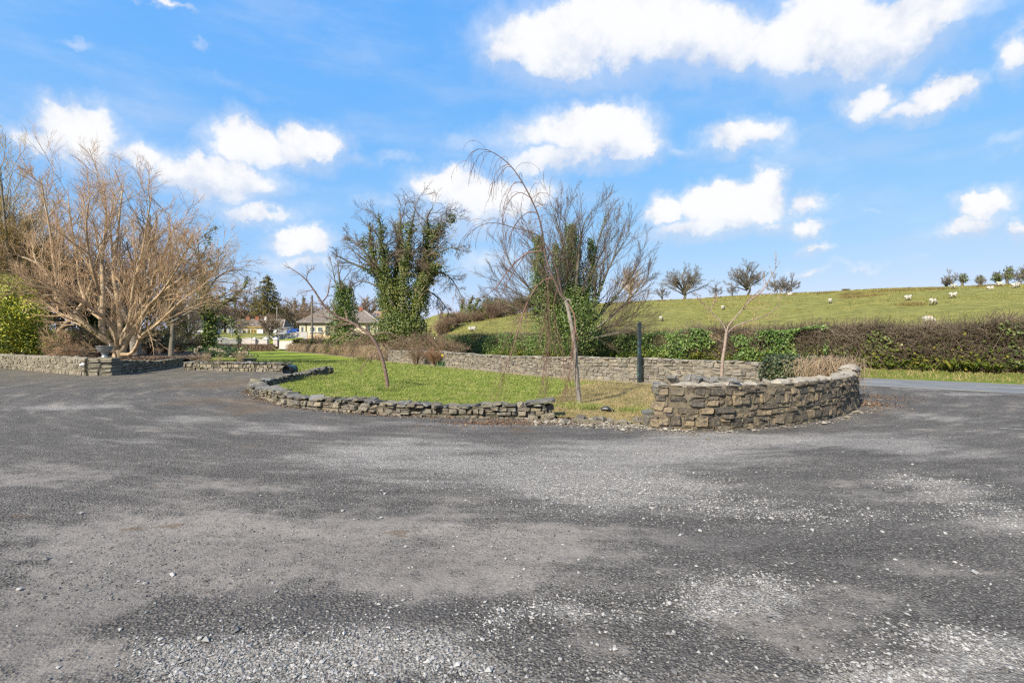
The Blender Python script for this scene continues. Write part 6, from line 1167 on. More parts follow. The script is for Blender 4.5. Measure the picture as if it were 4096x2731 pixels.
# ------------------------------------------------------------------ post, pots, pipe and other small things
M_POST = pmat('flaking_dark_paint', [(0.012, 0.016, 0.018), (0.022, 0.028, 0.03), (0.03, 0.05, 0.05), (0.04, 0.16, 0.14)], scale=5, detail=3, contrast=1.9, rough=.55, spec=.4)
D = 19.4; c = gnd(2557, 1533); r = empty('signpost', c, 'bare dark post with flaking green paint standing on the dry grass', 'post')
mb = MB(); mb.box((0, 0, 1.12), (.11, .11, 2.26), .5); mb.obj('post', M_POST, r)
mb = MB(); mb.box((0, 0, 2.27), (.13, .13, .05), .5); mb.box((0, 0, 2.32), (.07, .07, .06), .5); mb.obj('cap', M_POST, r)
mb = MB()
for i in range(9):
    a = i / 8 * math.pi * 1.2; mb.box((.10 + .07 * math.cos(a), 0, 2.14 + .05 * math.sin(a)), (.02, .015, .02))
mb.box((.12, 0, 2.16), (.18, .018, .018)); mb.obj('bracket', M_POST, r)
# metal bowl on the pillar
M_STEEL = pmat('galvanised_metal', [(0.20, 0.205, 0.21), (0.28, 0.285, 0.29), (0.36, 0.365, 0.37)], scale=22, rough=.45, spec=.5); M_STEEL.node_tree.nodes['Principled BSDF'].inputs['Metallic'].default_value = .55
M_WHITE = pmat('white_paint', [(0.48, 0.465, 0.435), (0.56, 0.545, 0.515), (0.62, 0.605, 0.575)], scale=4, rough=.6)
g = PILLAR_TOP; r = empty('bowl_planter', (g[0], g[1], g[2] - .03), 'shallow galvanised metal bowl planter standing on the stone pillar', 'planter')
mb = MB(); mb.lathe([(.13, .24), (.2, .27), (.27, .36), (.32, .46), (.345, .54), (.365, .545), (.365, .56), (.335, .56), (.31, .48), (.0, .46)], 36, close=False); mb.obj('bowl', M_STEEL, r, smooth=True)
mb = MB(); mb.lathe([(.13, .0), (.155, .0), (.15, .04), (.11, .10), (.105, .17), (.14, .19), (.14, .235), (.10, .25)], 28); mb.obj('foot', M_STEEL, r, smooth=True)
mb = MB(); mb.lathe([(.0, .50), (.2, .515), (.318, .50)], 24, close=False); mb.obj('soil', M_SOIL, r)
mb = MB(); mb.box((.31, -.1, .58), (.02, .004, .2), .3); mb.obj('plant_label', M_WHITE, r)
n = 60; aa_ = rng.uniform(0, 6.28, n); rr = rng.uniform(0, .22, n); tag(blades('seedlings', rr * np.cos(aa_), rr * np.sin(aa_), np.full(n, .505), rng.uniform(.03, .09, n), np.full(n, .012), M_FERN, .6, r), kind='stuff')
# bulkhead lamp on the retaining wall
p = gnd(333, 1503); lp = at(333, 1459, p[1] + .25); r = empty('wall_lamp', lp, 'small oval white bulkhead lamp fixed to the wall left of the pillar', 'lamp', rz=-.55)
mb = MB(); n = 18
for k, (s, y) in enumerate(((1, 0), (1, -.05))): mb.v += [(.16 * s * math.cos(6.283 * i / n), y, .095 * s * math.sin(6.283 * i / n)) for i in range(n)]
mb.f += [(i, (i + 1) % n, n + (i + 1) % n, n + i) for i in range(n)] + [tuple(range(n, 2 * n))]; mb.m += [0] * (n + 1); mb.obj('base', M_WHITE, r)
mb = MB(); rings = [(1, 0), (.92, -.04), (.7, -.075), (.3, -.09)]
for s, y in rings: mb.v += [(.125 * s * math.cos(6.283 * i / n), -.05 + y, .068 * s * math.sin(6.283 * i / n)) for i in range(n)]
mb.f += [(k * n + i, k * n + (i + 1) % n, (k + 1) * n + (i + 1) % n, (k + 1) * n + i) for k in range(3) for i in range(n)] + [tuple(3 * n + i for i in range(n))]; mb.m += [0] * (3 * n + 1); mb.obj('diffuser', M_WHITE, r, smooth=True)
# black pipe between the walls
M_PLAST = pmat('dark_plastic', [(0.010, 0.012, 0.013), (0.022, 0.026, 0.026)], scale=3, rough=.4, spec=.4); M_TEAL = pmat('teal_plastic', [(0.02, 0.07, 0.06), (0.04, 0.12, 0.11)], scale=3, rough=.4)
c = gnd(1145, 1500); r = empty('drain_pipe', (c[0], c[1], .0), 'short open length of black plastic pipe lying behind the low wall', 'pipe', rz=-.25)
def hpipe(ro, ri, L, mat, nm):
    mb = MB(); n = 26; V = []
    for y, rad in ((0, ri), (0, ro), (L, ro), (L, ri)): V += [(rad * math.cos(6.283 * i / n), y, ro + rad * math.sin(6.283 * i / n)) for i in range(n)]
    F_ = [(k * n + i, ((k + 1) % 4) * n + i, ((k + 1) % 4) * n + (i + 1) % n, k * n + (i + 1) % n) for k in range(4) for i in range(n)]; mb.add(V, F_); return mb.obj(nm, mat, r, smooth=False)
hpipe(.235, .215, .55, M_PLAST, 'pipe'); o = hpipe(.25, .236, .12, M_TEAL, 'collar'); o.location = (0, .3, -.015)
# black scrap, red clip
c = gnd(2430, 1652); mb = MB(); prof = [(-.15, .02, .02), (-.11, .035, .035), (-.06, .05, .05), (0, .075, .055), (.07, .07, .04), (.13, .04, .02), (.17, .01, .01)]; n = 8; V = []
for x, w_, h in prof: V += [(x, w_ * math.cos(6.283 * i / n) * rng.uniform(.8, 1.2), h * (1 + math.sin(6.283 * i / n)) * rng.uniform(.75, 1.25) - x * .12 + .02) for i in range(n)]
mb.add(V, [(k * n + i, k * n + (i + 1) % n, (k + 1) * n + (i + 1) % n, (k + 1) * n + i) for k in range(6) for i in range(n)] + [tuple(range(n - 1, -1, -1)), tuple(6 * n + i for i in range(n))])
o = mb.obj('black_scrap', M_PLAST, None, (c[0], c[1], .03)); tag(o, 'crumpled black scrap lying on dry grass near the fallen blocks', 'scrap')
# plant pot with paper label, dried flowers, brown sword-leaved plant
c = at(997, 1452, 29.3); r = empty('plant_pot', (c[0], c[1], .03), 'square dark plastic plant pot with a white label behind the knee-high wall', 'plant pot', rz=.2)
mb = MB(); mb.box((0, 0, .28), (.5, .5, .56), 0, 0, 1.18); mb.obj('pot', M_PLAST, r); mb = MB(); mb.box((0, 0, .58), (.66, .66, .05)); mb.obj('rim', M_PLAST, r); mb = MB(); mb.box((.08, -.30, .36), (.20, .012, .17)); o = mb.obj('label', M_WHITE, r)
o = twiggy('dried_shrub', 'straw-coloured dried flower stalks with papery heads beside the plant pot', (at(965, 1440, 29.5)[0], 29.5, .03), .75, 1.15, 26, M_STRAW, .006); cc = [at(px, py, 29.5) - np.array(o.location) for px, py in ((925, 1425), (1003, 1421), (960, 1408), (975, 1410), (990, 1415), (985, 1409))]
M_HEAD = pmat('papery_flower_heads', [(.30, .22, .15), (.46, .37, .27), (.55, .46, .36)], scale=8, w=(.6, .8, 0))
def heads(parent, cs, rad):
    for q in cs:
        v = nrm(rng.normal(size=(60, 3))); obj('flower_head', leaf_mesh('flower_head', np.asarray(q) + v * rad * np.array([1, 1, .6]), v, rng.uniform(.04, .08, 60), M_HEAD), parent)
heads(o, cc, .08)
o = twiggy('hydrangea', 'bare hydrangea stems with brown papery flower heads at the edge of the lawn', (at(835, 1430, 30.5)[0], 30.5, .03), 1.0, 1.0, 40, M_STRAW, .007); heads(o, [at(px, py, 30.3) - np.array(o.location) for px, py in ((783, 1408), (800, 1388), (845, 1396), (862, 1397), (880, 1399), (894, 1405), (875, 1404), (784, 1398))], .11)
n = 60; c = at(940, 1447, 29.0); r = empty('sword_plant', (c[0], c[1], .03), 'brown-tipped sword-leaved plant behind the knee-high wall beside the plant pot', 'plant'); x = rng.normal(size=n) * .16; blades('leaves', x, rng.normal(size=n) * .1, np.zeros(n), rng.uniform(.5, 1.0, n), np.full(n, .022), pmat('rust_leaves', [(.05, .06, .015), (.15, .10, .03), (.24, .15, .06)], scale=4, w=(.7, .8, 0)), .55, r)
c = at(1026, 1440, 31); P0, R0 = limbs([[(0, 0, 0), (.02, 0, .5), (-.02, 0, .9)]], 6, .012); plant('plant_stake', 'thin dark stake standing in the lawn right of the plant pot', 'stake', (c[0], c[1], .03), [('stake', tube_mesh('stake', [(P0, R0)], M_TWIG_DK, (5,)))])
c = gnd(1316, 1500); P0, R0 = limbs([[(0, 0, 0), (.06, 0, .18), (.03, 0, .3), (.12, 0, .48)], [(.04, 0, .12), (-.06, 0, .22)]], 6, .014); plant('dead_sprout', 'crooked straw-coloured twig poking up from the lawn beside the low wall', 'twig', (c[0], c[1], .03), [('stem', tube_mesh('stem', [(P0, R0)], M_STRAW, (5,)))])

# ------------------------------------------------------------------ utility poles
M_POLE = pmat('weathered_pole', [(0.07, 0.06, 0.05), (0.14, 0.125, 0.105), (0.22, 0.20, 0.17)], scale=3, stretch=(1, 1, .15)); M_POLE_L = pmat('pale_pole', [(0.20, 0.19, 0.165), (0.30, 0.28, 0.25)], scale=3, stretch=(1, 1, .15))
for lab, px, ytop, d, z0, rad, mat in (('tallest dark wooden utility pole beside the bungalow', 1248, 1183, 76, 0, .17, M_POLE), ('pale wooden utility pole behind the white gate pillars', 1108, 1226, 104, 2.0, .13, M_POLE_L), ('pale utility pole against the bungalow roof', 1414, 1176, 74, 0, .13, M_POLE_L), ('pale utility pole among the trees left of the cottage', 756, 1255, 92, .2, .13, M_POLE_L), ('short pale pole in front of the cottage wall', 928, 1300, 105, 1.5, .12, M_POLE_L)):
    x = (px - CX) / F * d; top = CAM_H + (CY - ytop) / F * d; r = empty('utility_pole', (x, d, z0), lab, 'pole'); P0, R0 = limbs([[(0, 0, 0), (0.02, 0, (top - z0) / 2), (0, 0, top - z0)]], 6, [rad], [rad * .75]); obj('pole', tube_mesh('pole', [(P0, R0)], mat, (8,)), r)
    mb = MB(); mb.lathe([(rad * .8, 0), (rad * .8, .06), (.02, .12)], 8); mb.obj('cap', mat, r, (0, 0, top - z0)); mb = MB(); mb.box((0, -.1, 0), (.5, .08, .08)); mb.lathe([(.04, .04), (.05, .1), (.03, .16)], 8, (.2, -.1, 0)); mb.lathe([(.04, .04), (.05, .1), (.03, .16)], 8, (-.2, -.1, 0)); mb.obj('crossarm', mat, r, (0, 0, top - z0 - .4))

# ------------------------------------------------------------------ houses
M_CREAM = pmat('cream_render', [(0.42, 0.37, 0.235), (0.50, 0.445, 0.295), (0.56, 0.50, 0.345)], scale=.7); M_WHITEW = pmat('whitewash', [(0.46, 0.455, 0.435), (0.54, 0.535, 0.515), (0.60, 0.59, 0.57)], scale=.7)
M_PINKW = pmat('pale_pink_render', [(0.38, 0.33, 0.295), (0.45, 0.40, 0.365), (0.50, 0.45, 0.415)], scale=.8); M_ROOF = pmat('brown_roof_tiles', [(0.085, 0.07, 0.06), (0.145, 0.122, 0.103), (0.21, 0.182, 0.155)], scale=2.2, detail=8, w=(1, .5, .3))
M_LICH = pmat('lichened_ridge', [(0.18, 0.15, 0.13), (0.34, 0.30, 0.26), (0.5, 0.47, 0.42)], scale=4); M_YELL = pmat('yellow_trim', [(0.50, 0.33, 0.03), (0.62, 0.42, 0.04)], scale=2); M_BRICK = pmat('brick_red', [(0.20, 0.075, 0.045), (0.30, 0.12, 0.075)], scale=5)
M_BROWNF = pmat('brown_frame', [(0.05, 0.03, 0.02), (0.09, 0.055, 0.035)], scale=3); M_PEACH = pmat('peach_plinth', [(0.48, 0.33, 0.18), (0.58, 0.42, 0.26)], scale=1); M_GREYW = pmat('grey_block', [(0.20, 0.205, 0.21), (0.29, 0.295, 0.30)], scale=2); M_BLUE = pmat('blue_tarpaulin', [(0.02, 0.06, 0.24), (0.04, 0.11, 0.38)], scale=2, rough=.5)
M_GLASS = base_mat('window_glass', .12, .6)[0]; M_GLASS.node_tree.nodes['Principled BSDF'].inputs['Base Color'].default_value = (.06, .075, .085, 1)
def window(parent, x, z, w_, h, frame_mat, y=0.0, sill=None, mull=1, name='window'):
    """window in the wall plane y (facing -y): pane > frame, sill"""
    mb = MB(); mb.box((x, y - .01, z), (w_, .03, h)); pane = mb.obj(name, M_GLASS, parent); t_ = .09; mb = MB()
    for dx in (-1, 1): mb.box((x + dx * (w_ - t_) / 2, y - .05, z), (t_, .06, h))
    for dz in (-1, 1): mb.box((x, y - .05, z + dz * (h - t_) / 2), (w_ - 2 * t_ - .004, .06, t_))
    for k in range(mull): mb.box((x - w_ / 2 + w_ * (k + 1) / (mull + 1), y - .048, z), (.06, .05, h - 2 * t_ - .004))
    f = mb.obj('frame', frame_mat, pane)
    if sill: mb = MB(); mb.box((x, y - .12, z - h / 2 - .06), (w_ + .25, .22, .09)); mb.obj('sill', sill, pane)
def hip_roof(parent, L, W, z, rise, ov, rl, rr, mat, rows=10):
    """ridge from rl to rr (x), tiled in courses: each course a slab of its own"""
    x0, x1, y0, y1 = -ov, L + ov, -ov, W + ov; ym = (y0 + y1) / 2
    roof = None
    for k in range(rows):
        a, b = k / rows, (k + 1) / rows + .012
        def pt(side, t):
            xl, xr = x0 + (rl - x0) * t, x1 + (rr - x1) * t; yf, yb = y0 + (ym - y0) * t, y1 + (ym - y1) * t; zz = z + rise * t
            return {'f': ((xl, yf, zz), (xr, yf, zz)), 'b': ((xr, yb, zz), (xl, yb, zz)), 'l': ((xl, yb, zz), (xl, yf, zz)), 'r': ((xr, yf, zz), (xr, yb, zz))}[side]
        mb = MB(); lift = .045
        for sd_ in 'fblr':
            p0, p1 = pt(sd_, a); q0, q1 = pt(sd_, min(b, 1.0)); V = [(p0[0], p0[1], p0[2] + lift), (p1[0], p1[1], p1[2] + lift), q1, q0, p0, p1]
            mb.add(V, [(0, 1, 2, 3), (4, 5, 1, 0)])
        if roof is None: roof = mb.obj('roof', mat, parent)
        else: mb.obj('tile_course', mat, roof)
    mb = MB(); mb.add([(x0, y0, z), (x1, y0, z), (x1, y1, z), (x0, y1, z)], [(3, 2, 1, 0)]); mb.obj('soffit', M_BROWNF, roof)
    ls = [[(rl, ym, z + rise + .05), ((rl + rr) / 2, ym, z + rise + .05), (rr, ym, z + rise + .05)]] + [[(xx, yy, z + .06), ((xx + r_) / 2, (yy + ym) / 2, z + rise / 2 + .06), (r_, ym, z + rise + .06)] for xx, r_ in ((x0, rl), (x1, rr)) for yy in (y0, y1)]
    for l_ in ls: obj('ridge_tiles', tube_mesh('ridge_tiles', [limbs([l_], 8, .11, .11)], M_LICH, (6,)), roof)
    return roof
# cream bungalow
d = 112.0; xl, xr = (1197 - CX) / F * d, (1512 - CX) / F * d; zb = CAM_H + (CY - 1345) / F * d; L = xr - xl; H = CAM_H + (CY - 1291) / F * d - zb
r = empty('bungalow', (xl, d, zb), 'cream rendered bungalow with brown hipped tile roof behind the ivy column', 'house', rz=0.02)
mb = MB(); mb.box((L / 2, 4.2, H / 2 - .4), (L, 8.4, H + .8)); wl = mb.obj('wall', M_CREAM, r); mb = MB(); mb.box((L / 2, 4.2, -.15), (L + .08, 8.48, .9)); mb.obj('plinth', M_PEACH, wl)
rise = CAM_H + (CY - 1241) / F * (d + 4.2) - zb - H; hip_roof(r, L, 8.4, H, rise, .45, (1262 - 1197) / F * d, (1432 - 1197) / F * d, M_ROOF)
px2 = lambda px: (px - 1197) / F * d
for px, w_, h, z, fm_, nm, ml in ((1209, .55, 1.35, 1.45, M_WHITE, 'window', 0), (1250, 1.1, 1.2, 1.5, M_WHITE, 'window', 1), (1280, 1.0, 1.1, 1.5, M_WHITE, 'window', 1), (1310, .95, 2.0, 1.2, M_BROWNF, 'door', 0), (1389, .75, 1.4, 1.6, M_BROWNF, 'window', 1), (1470, 1.0, 1.35, 1.75, M_BROWNF, 'window', 1)): window(r, px2(px), z, w_, h, fm_, 0, M_DAFF_L if px == 1209 else M_WHITE if nm == 'window' else None, ml, nm)
for px in (1224, 1499): mb = MB(); mb.box((px2(px), -.06, H / 2), (.16, .1, H - .1)); mb.obj('downpipe', M_BROWNF, r)
mb = MB(); mb.box((px2(1505), -.03, 1.3), (.35, .05, .7)); mb.obj('meter_box', M_WHITE, r)
mb = MB(); mb.box((L / 2, -.5, H - .06), (L + .9, .12, .12)); mb.obj('gutter', M_BROWNF, r)
mb = MB(); mb.box((px2(1422), 4.2, H + rise + .1), (.9, .6, 1.3)); ch = mb.obj('chimney', M_BRICK, r); mb = MB(); mb.box((px2(1422), 4.2, H + rise + .79), (1.05, .75, .09)); mb.obj('chimney_cap', M_GREYW, ch)
x2, w2_ = L + .02, (1600 - 1512) / F * d; mb = MB(); mb.box((x2 + w2_ / 2, 3.4, H / 2 - .4), (w2_, 6.4, H + .6)); mb.obj('extension', M_CREAM, r); mb = MB(); mb.box((x2 + w2_ / 2, 3.4, H - .02), (w2_ + .3, 6.8, .14)); mb.obj('flat_roof', M_BROWNF, r); window(r, x2 + 1.4, 1.15, 2.1, 2.1, M_BROWNF, .2, None, 1, 'patio_door')
# roof with skylights behind it
d2 = 128.0; xa = (1478 - CX) / F * d2; zc = CAM_H + (CY - 1285) / F * d2; zg = float(land((1500 - CX) / F * d2, d2)); r = empty('rear_house', (xa, d2, zg), 'orange-brown roofed house with skylights half hidden behind the bungalow', 'house'); Hh = zc - zg; mb = MB(); mb.box((4, 3, Hh / 2), (8, 6, Hh)); mb.obj('wall', M_WHITEW, r); rs = CAM_H + (CY - 1246) / F * (d2 + 3) - zc; rf = hip_roof(r, 8, 6, Hh, rs, .3, .6, 7.4, pmat('orange_tiles', [(.2, .12, .075), (.30, .19, .13)], scale=2), 8)
for k in (0, 1): mb = MB(); xx = .55 + k * .75; z_ = Hh + rs * .66; y_ = -.3 + 3.3 * .66 - .12; mb.add([(xx, y_ - .25, z_ - .2), (xx + .5, y_ - .25, z_ - .2), (xx + .5, y_ + .35, z_ + .38), (xx, y_ + .35, z_ + .38), (xx, y_ - .1, z_ - .3), (xx + .5, y_ - .1, z_ - .3), (xx + .5, y_ + .5, z_ + .28), (xx, y_ + .5, z_ + .28)], [(0, 1, 2, 3), (4, 7, 6, 5), (0, 4, 5, 1), (1, 5, 6, 2), (2, 6, 7, 3), (3, 7, 4, 0)]); mb.obj('skylight', M_GLASS, rf)
# long white cottage with yellow trim
d = 146.0; xl, xr = (908 - CX) / F * d, (1135 - CX) / F * d; L = xr - xl; zb = CAM_H + (CY - 1343) / F * d; H = CAM_H + (CY - 1309) / F * d - zb
r = empty('cottage', (xl, d, zb), 'long low white cottage with yellow trim, brown roof and brick chimneys', 'house', rz=-.03)
mb = MB(); mb.box((L / 2, 3, H / 2 - .7), (L, 6, H + 1.4)); mb.obj('wall', M_WHITEW, r); rise = CAM_H + (CY - 1279) / F * (d + 3) - zb - H; rf = hip_roof(r, L, 6, H, rise, .3, 1.2, L - .8, M_ROOF, 8)
for px in (972, 1010, 1046):
    x = (px - 908) / F * d; mb = MB(); mb.box((x, 3, H + rise + .15), (1.1, .7, 1.5)); ch = mb.obj('chimney', M_BRICK if px != 1046 else M_WHITEW, rf); mb = MB(); mb.box((x, 3, H + rise + .95), (1.3, .9, .14)); mb.obj('chimney_cap', M_BRICK, ch)
mb = MB(); mb.box((L * .42, -.34, H - .02), (L * .5, .1, .16)); mb.obj('fascia', M_YELL, r)
for px, nm in ((941, 'window'), (978, 'window'), (997, 'window'), (1012, 'door'), (1023, 'window'), (1060, 'window'), (1090, 'window')): window(r, (px - 908) / F * d, 1.15 if nm == 'window' else .9, .75 if nm == 'window' else .8, 1.35 if nm == 'window' else 2.0, M_YELL if 950 < px < 1040 else M_BROWNF, 0, M_YELL if nm == 'window' else None, 1, nm)
# grey shed, blue trailer
d = 132.0
def small(name, label, cat, px0, px1, y0, y1, d, mat, depth=3, roofm=None, win=None, slope=.3):
    x0 = (px0 - CX) / F * d; w_ = (px1 - px0) / F * d; z0 = CAM_H + (CY - y1) / F * d; h = (y1 - y0) / F * d; r = empty(name, (x0, d, z0), label, cat); mb = MB(); mb.box((w_ / 2, depth / 2, h / 2 - .3), (w_, depth, h + .6)); mb.obj('wall', mat, r)
    mb = MB(); mb.add([(-.15, -.2, h), (w_ + .15, -.2, h), (w_ + .15, depth + .2, h + slope), (-.15, depth + .2, h + slope), (-.15, -.2, h + .1), (w_ + .15, -.2, h + .1), (w_ + .15, depth + .2, h + slope + .1), (-.15, depth + .2, h + slope + .1)], [(3, 2, 1, 0), (4, 5, 6, 7), (0, 1, 5, 4), (1, 2, 6, 5), (2, 3, 7, 6), (3, 0, 4, 7)]); mb.obj('roof', roofm or M_GREYW, r)
    if win: window(r, w_ * win, h * .5, w_ * .25, h * .45, M_WHITE)
    return r
small('grey_shed', 'flat-roofed grey block shed beside the long cottage', 'shed', 1112, 1147, 1313, 1331, d, M_GREYW, 4, None, .35)
r = small('trailer', 'blue tarpaulin-covered trailer parked between shed and bungalow', 'trailer', 1162, 1188, 1316, 1328, d, M_BLUE, 2.4, M_BLUE, None, .1)
for k in (0, 1): mb = MB(); mb.lathe([(.1, -.1), (.28, -.1), (.3, 0), (.28, .1), (.1, .1)], 16); o = mb.obj('wheel', M_PLAST, r, (.4 + .8 * k, -.05, -.1)); o.rotation_euler = (math.pi / 2, 0, 0)
small('blue_shed', 'low blue lean-to next to the covered trailer', 'shed', 1148, 1161, 1320, 1329, d, M_BLUE, 2)
small('white_house', 'white gable glimpsed through the trees left of the ivy-wrapped trunk', 'house', 735, 830, 1318, 1342, 130, M_WHITEW, 6, M_ROOF, .6, 1.8)
small('green_shed', 'dark corrugated shed beyond the big ivy tree', 'shed', 1657, 1686, 1278, 1300, 80, pmat('dark_corrugated', [(.02, .028, .03), (.04, .05, .055)], scale=2, stretch=(20, 1, 1)), 3)
r = small('stone_trough', 'small square stone block house on the skyline of the sheep field', 'stone block', 3380, 3398, 1157, 1166, float(np.interp(3390, RPX, RD)) - 2, M_ST_BACK, 1.0, M_ST_BACK, None, .05)
# white gate at the lower field
d = 82.0
zf = float(land((1710 - CX) / F * d, d)); r = empty('field_gate', ((1670 - CX) / F * d, d, zf), 'rust-brown wooden paddock rails beside the dark corrugated shed', 'fence'); M_RAIL = pmat('rusty_rail', [(.16, .085, .045), (.26, .15, .085)], scale=3)
for k in range(5): mb = MB(); mb.box((k * .72, 0, .65), (.1, .1, 1.6)); mb.obj('post', M_RAIL, r)
for z in (.45, .85, 1.3): mb = MB(); mb.box((1.44, -.07, z), (3.0, .05, .09)); mb.obj('rail', M_RAIL, r)
r = small('white_gable', 'pale board-walled lean-to beside the paddock rails', 'shed', 1640, 1672, 1290, 1312, 81, M_PINKW, 2, M_PINKW, None, -.4)

# ------------------------------------------------------------------ rendered boundary walls and gate pillars of the houses
def rwall(name, label, pts, d0, d1, h, mat, coping, th=.25, cat='wall'):
    """pts: (px, y_top) along the coping; wall drops by h below it"""
    n = len(pts); ds = np.linspace(d0, d1, n); P = [at(px, py, q) for (px, py), q in zip(pts, ds)]; b = P[0] - np.array([0, 0, h]); r = empty(name, b, label, cat); mw, mc = MB(), MB()
    for i in range(n - 1):
        a, e = P[i] - b, P[i + 1] - b; bw = [(a[0], a[1], a[2] - h - .5), (e[0], e[1], e[2] - h - .5), (e[0], e[1], e[2]), (a[0], a[1], a[2])]
        mw.add(bw + [(x, y + th, z) for x, y, z in bw], [(0, 1, 2, 3), (5, 4, 7, 6), (3, 2, 6, 7), (0, 3, 7, 4), (1, 5, 6, 2)])
        cw = [(a[0], a[1] - .06, a[2]), (e[0], e[1] - .06, e[2]), (e[0], e[1] - .06, e[2] + .10), (a[0], a[1] - .06, a[2] + .10)]; mc.add(cw + [(x, y + th + .12, z) for x, y, z in cw], [(0, 1, 2, 3), (5, 4, 7, 6), (3, 2, 6, 7), (4, 5, 1, 0), (0, 3, 7, 4), (1, 5, 6, 2)])
    mw.obj('wall', mat, r); mc.obj('coping', coping, r); return r
rwall('garden_boundary', 'pale pink rendered garden wall right of the gate pillars', [(1110, 1364), (1140, 1364), (1172, 1364)], 97, 95, 1.0, M_PINKW, M_PINKW)
rwall('garden_boundary', 'pale pink rendered wall left of the gate pillars', [(1006, 1359), (1022, 1357), (1040, 1359), (1056, 1359)], 97, 97, 1.0, M_PINKW, M_WHITE)
rwall('garden_boundary', 'low pale pink wall panel beside the dark bins', [(966, 1358), (985, 1354), (1005, 1352)], 98, 98, .9, M_PINKW, M_WHITE)
rwall('stepped_wall', 'stepped grey rendered wall climbing to the bungalow corner', [(1024, 1349), (1062, 1348), (1070, 1345), (1092, 1346), (1106, 1339), (1140, 1338), (1147, 1333), (1180, 1333), (1186, 1329), (1228, 1328)], 104, 104, 1.5, pmat('grey_pink_render', [(.36, .33, .31), (.45, .42, .40)], scale=1), M_PINKW)
rwall('rough_white_wall', 'rough grey garden wall with white coping behind the trees on the left', [(640, 1347), (690, 1346), (760, 1346), (790, 1353), (880, 1351), (900, 1352), (918, 1358), (950, 1358)], 88, 90, 1.1, pmat('roughcast', [(.24, .225, .20), (.36, .34, .31)], scale=2, bmp=.6, bscale=8), M_WHITE)
for lab, px in (('square white gate pillar with pyramid cap left of the garden tree', 1064), ('square white gate pillar with pyramid cap right of the garden tree', 1104), ('square pale pier with pyramid cap beside the long cottage drive', 1018)):
    d = 96.8; p = at(px, 1377, d); r = empty('gate_pillar', p, lab, 'pillar', 'white gate pillars'); hgt = (1377 - 1357) / F * d; w_ = .75 if px > 1050 else .5
    mb = MB(); mb.box((0, 0, hgt / 2 - .2), (w_, w_, hgt + .4)); mb.obj('shaft', M_PINKW, r); mb = MB(); mb.box((0, 0, hgt + .06), (w_ + .2, w_ + .2, .12)); mb.box((0, 0, hgt + .27), (w_ + .1, w_ + .1, .3), 0, 0, .12); mb.obj('cap', M_WHITE, r)
for px, lab in ((942, 'dark grey wheelie bin at the left end of the pale wall'), (957, 'dark grey wheelie bin against the low pale wall panel')):
    d = 96.0; p = at(px, 1378, d); r = empty('wheelie_bin', p, lab, 'bin', 'dark wheelie bins'); mb = MB(); mb.box((0, 0, .5), (.5, .6, 1.1), 0, 0, 1.15); mb.obj('body', M_PLAST, r); mb = MB(); mb.box((0, .02, 1.09), (.64, .74, .08)); mb.obj('lid', M_PLAST, r)
    for s in (-1, 1): mb = MB(); mb.lathe([(.03, -.03), (.11, -.03), (.11, .03), (.03, .03)], 10); o = mb.obj('wheel', M_PLAST, r, (s * .24, .32, .06)); o.rotation_euler = (0, math.pi / 2, 0)
rwall('clipped_hedge', 'low clipped dark green hedge in front of the white cottage', [(880, 1345), (940, 1343), (1010, 1343)], 120, 120, 1.2, M_CONIFER, M_IVY, .8, 'hedge')
n = 500; x = rng.uniform(0, 1, n); c = np.stack([at(1172 + 60 * q, 1372, 92) for q in x]) + np.c_[rng.normal(size=(n, 2)) * .25, rng.uniform(-.4, .75, n)]; B = c.mean(0); plant('brown_hedge', 'brown clipped hedge at the corner beside the pale pink wall', 'hedge', (B[0], B[1], .1), [('foliage', leaf_mesh('foliage', c - np.array([B[0], B[1], .1]), nrm(rng.normal(size=(n, 3))), rng.uniform(.2, .4, n), M_DEADHEDGE))])
# drive lawn between the pillars
poly_sheet('cottage_lawn', [tuple(at(px, 1370, d_)[:2]) for px, d_ in ((1075, 97.4), (1175, 97.4), (1230, 103), (1075, 103))], [CAM_H + (CY - y_) / F * q for y_, q in ((1376, 97.4), (1362, 97.4), (1347, 103), (1362, 103))], M_LAWN)

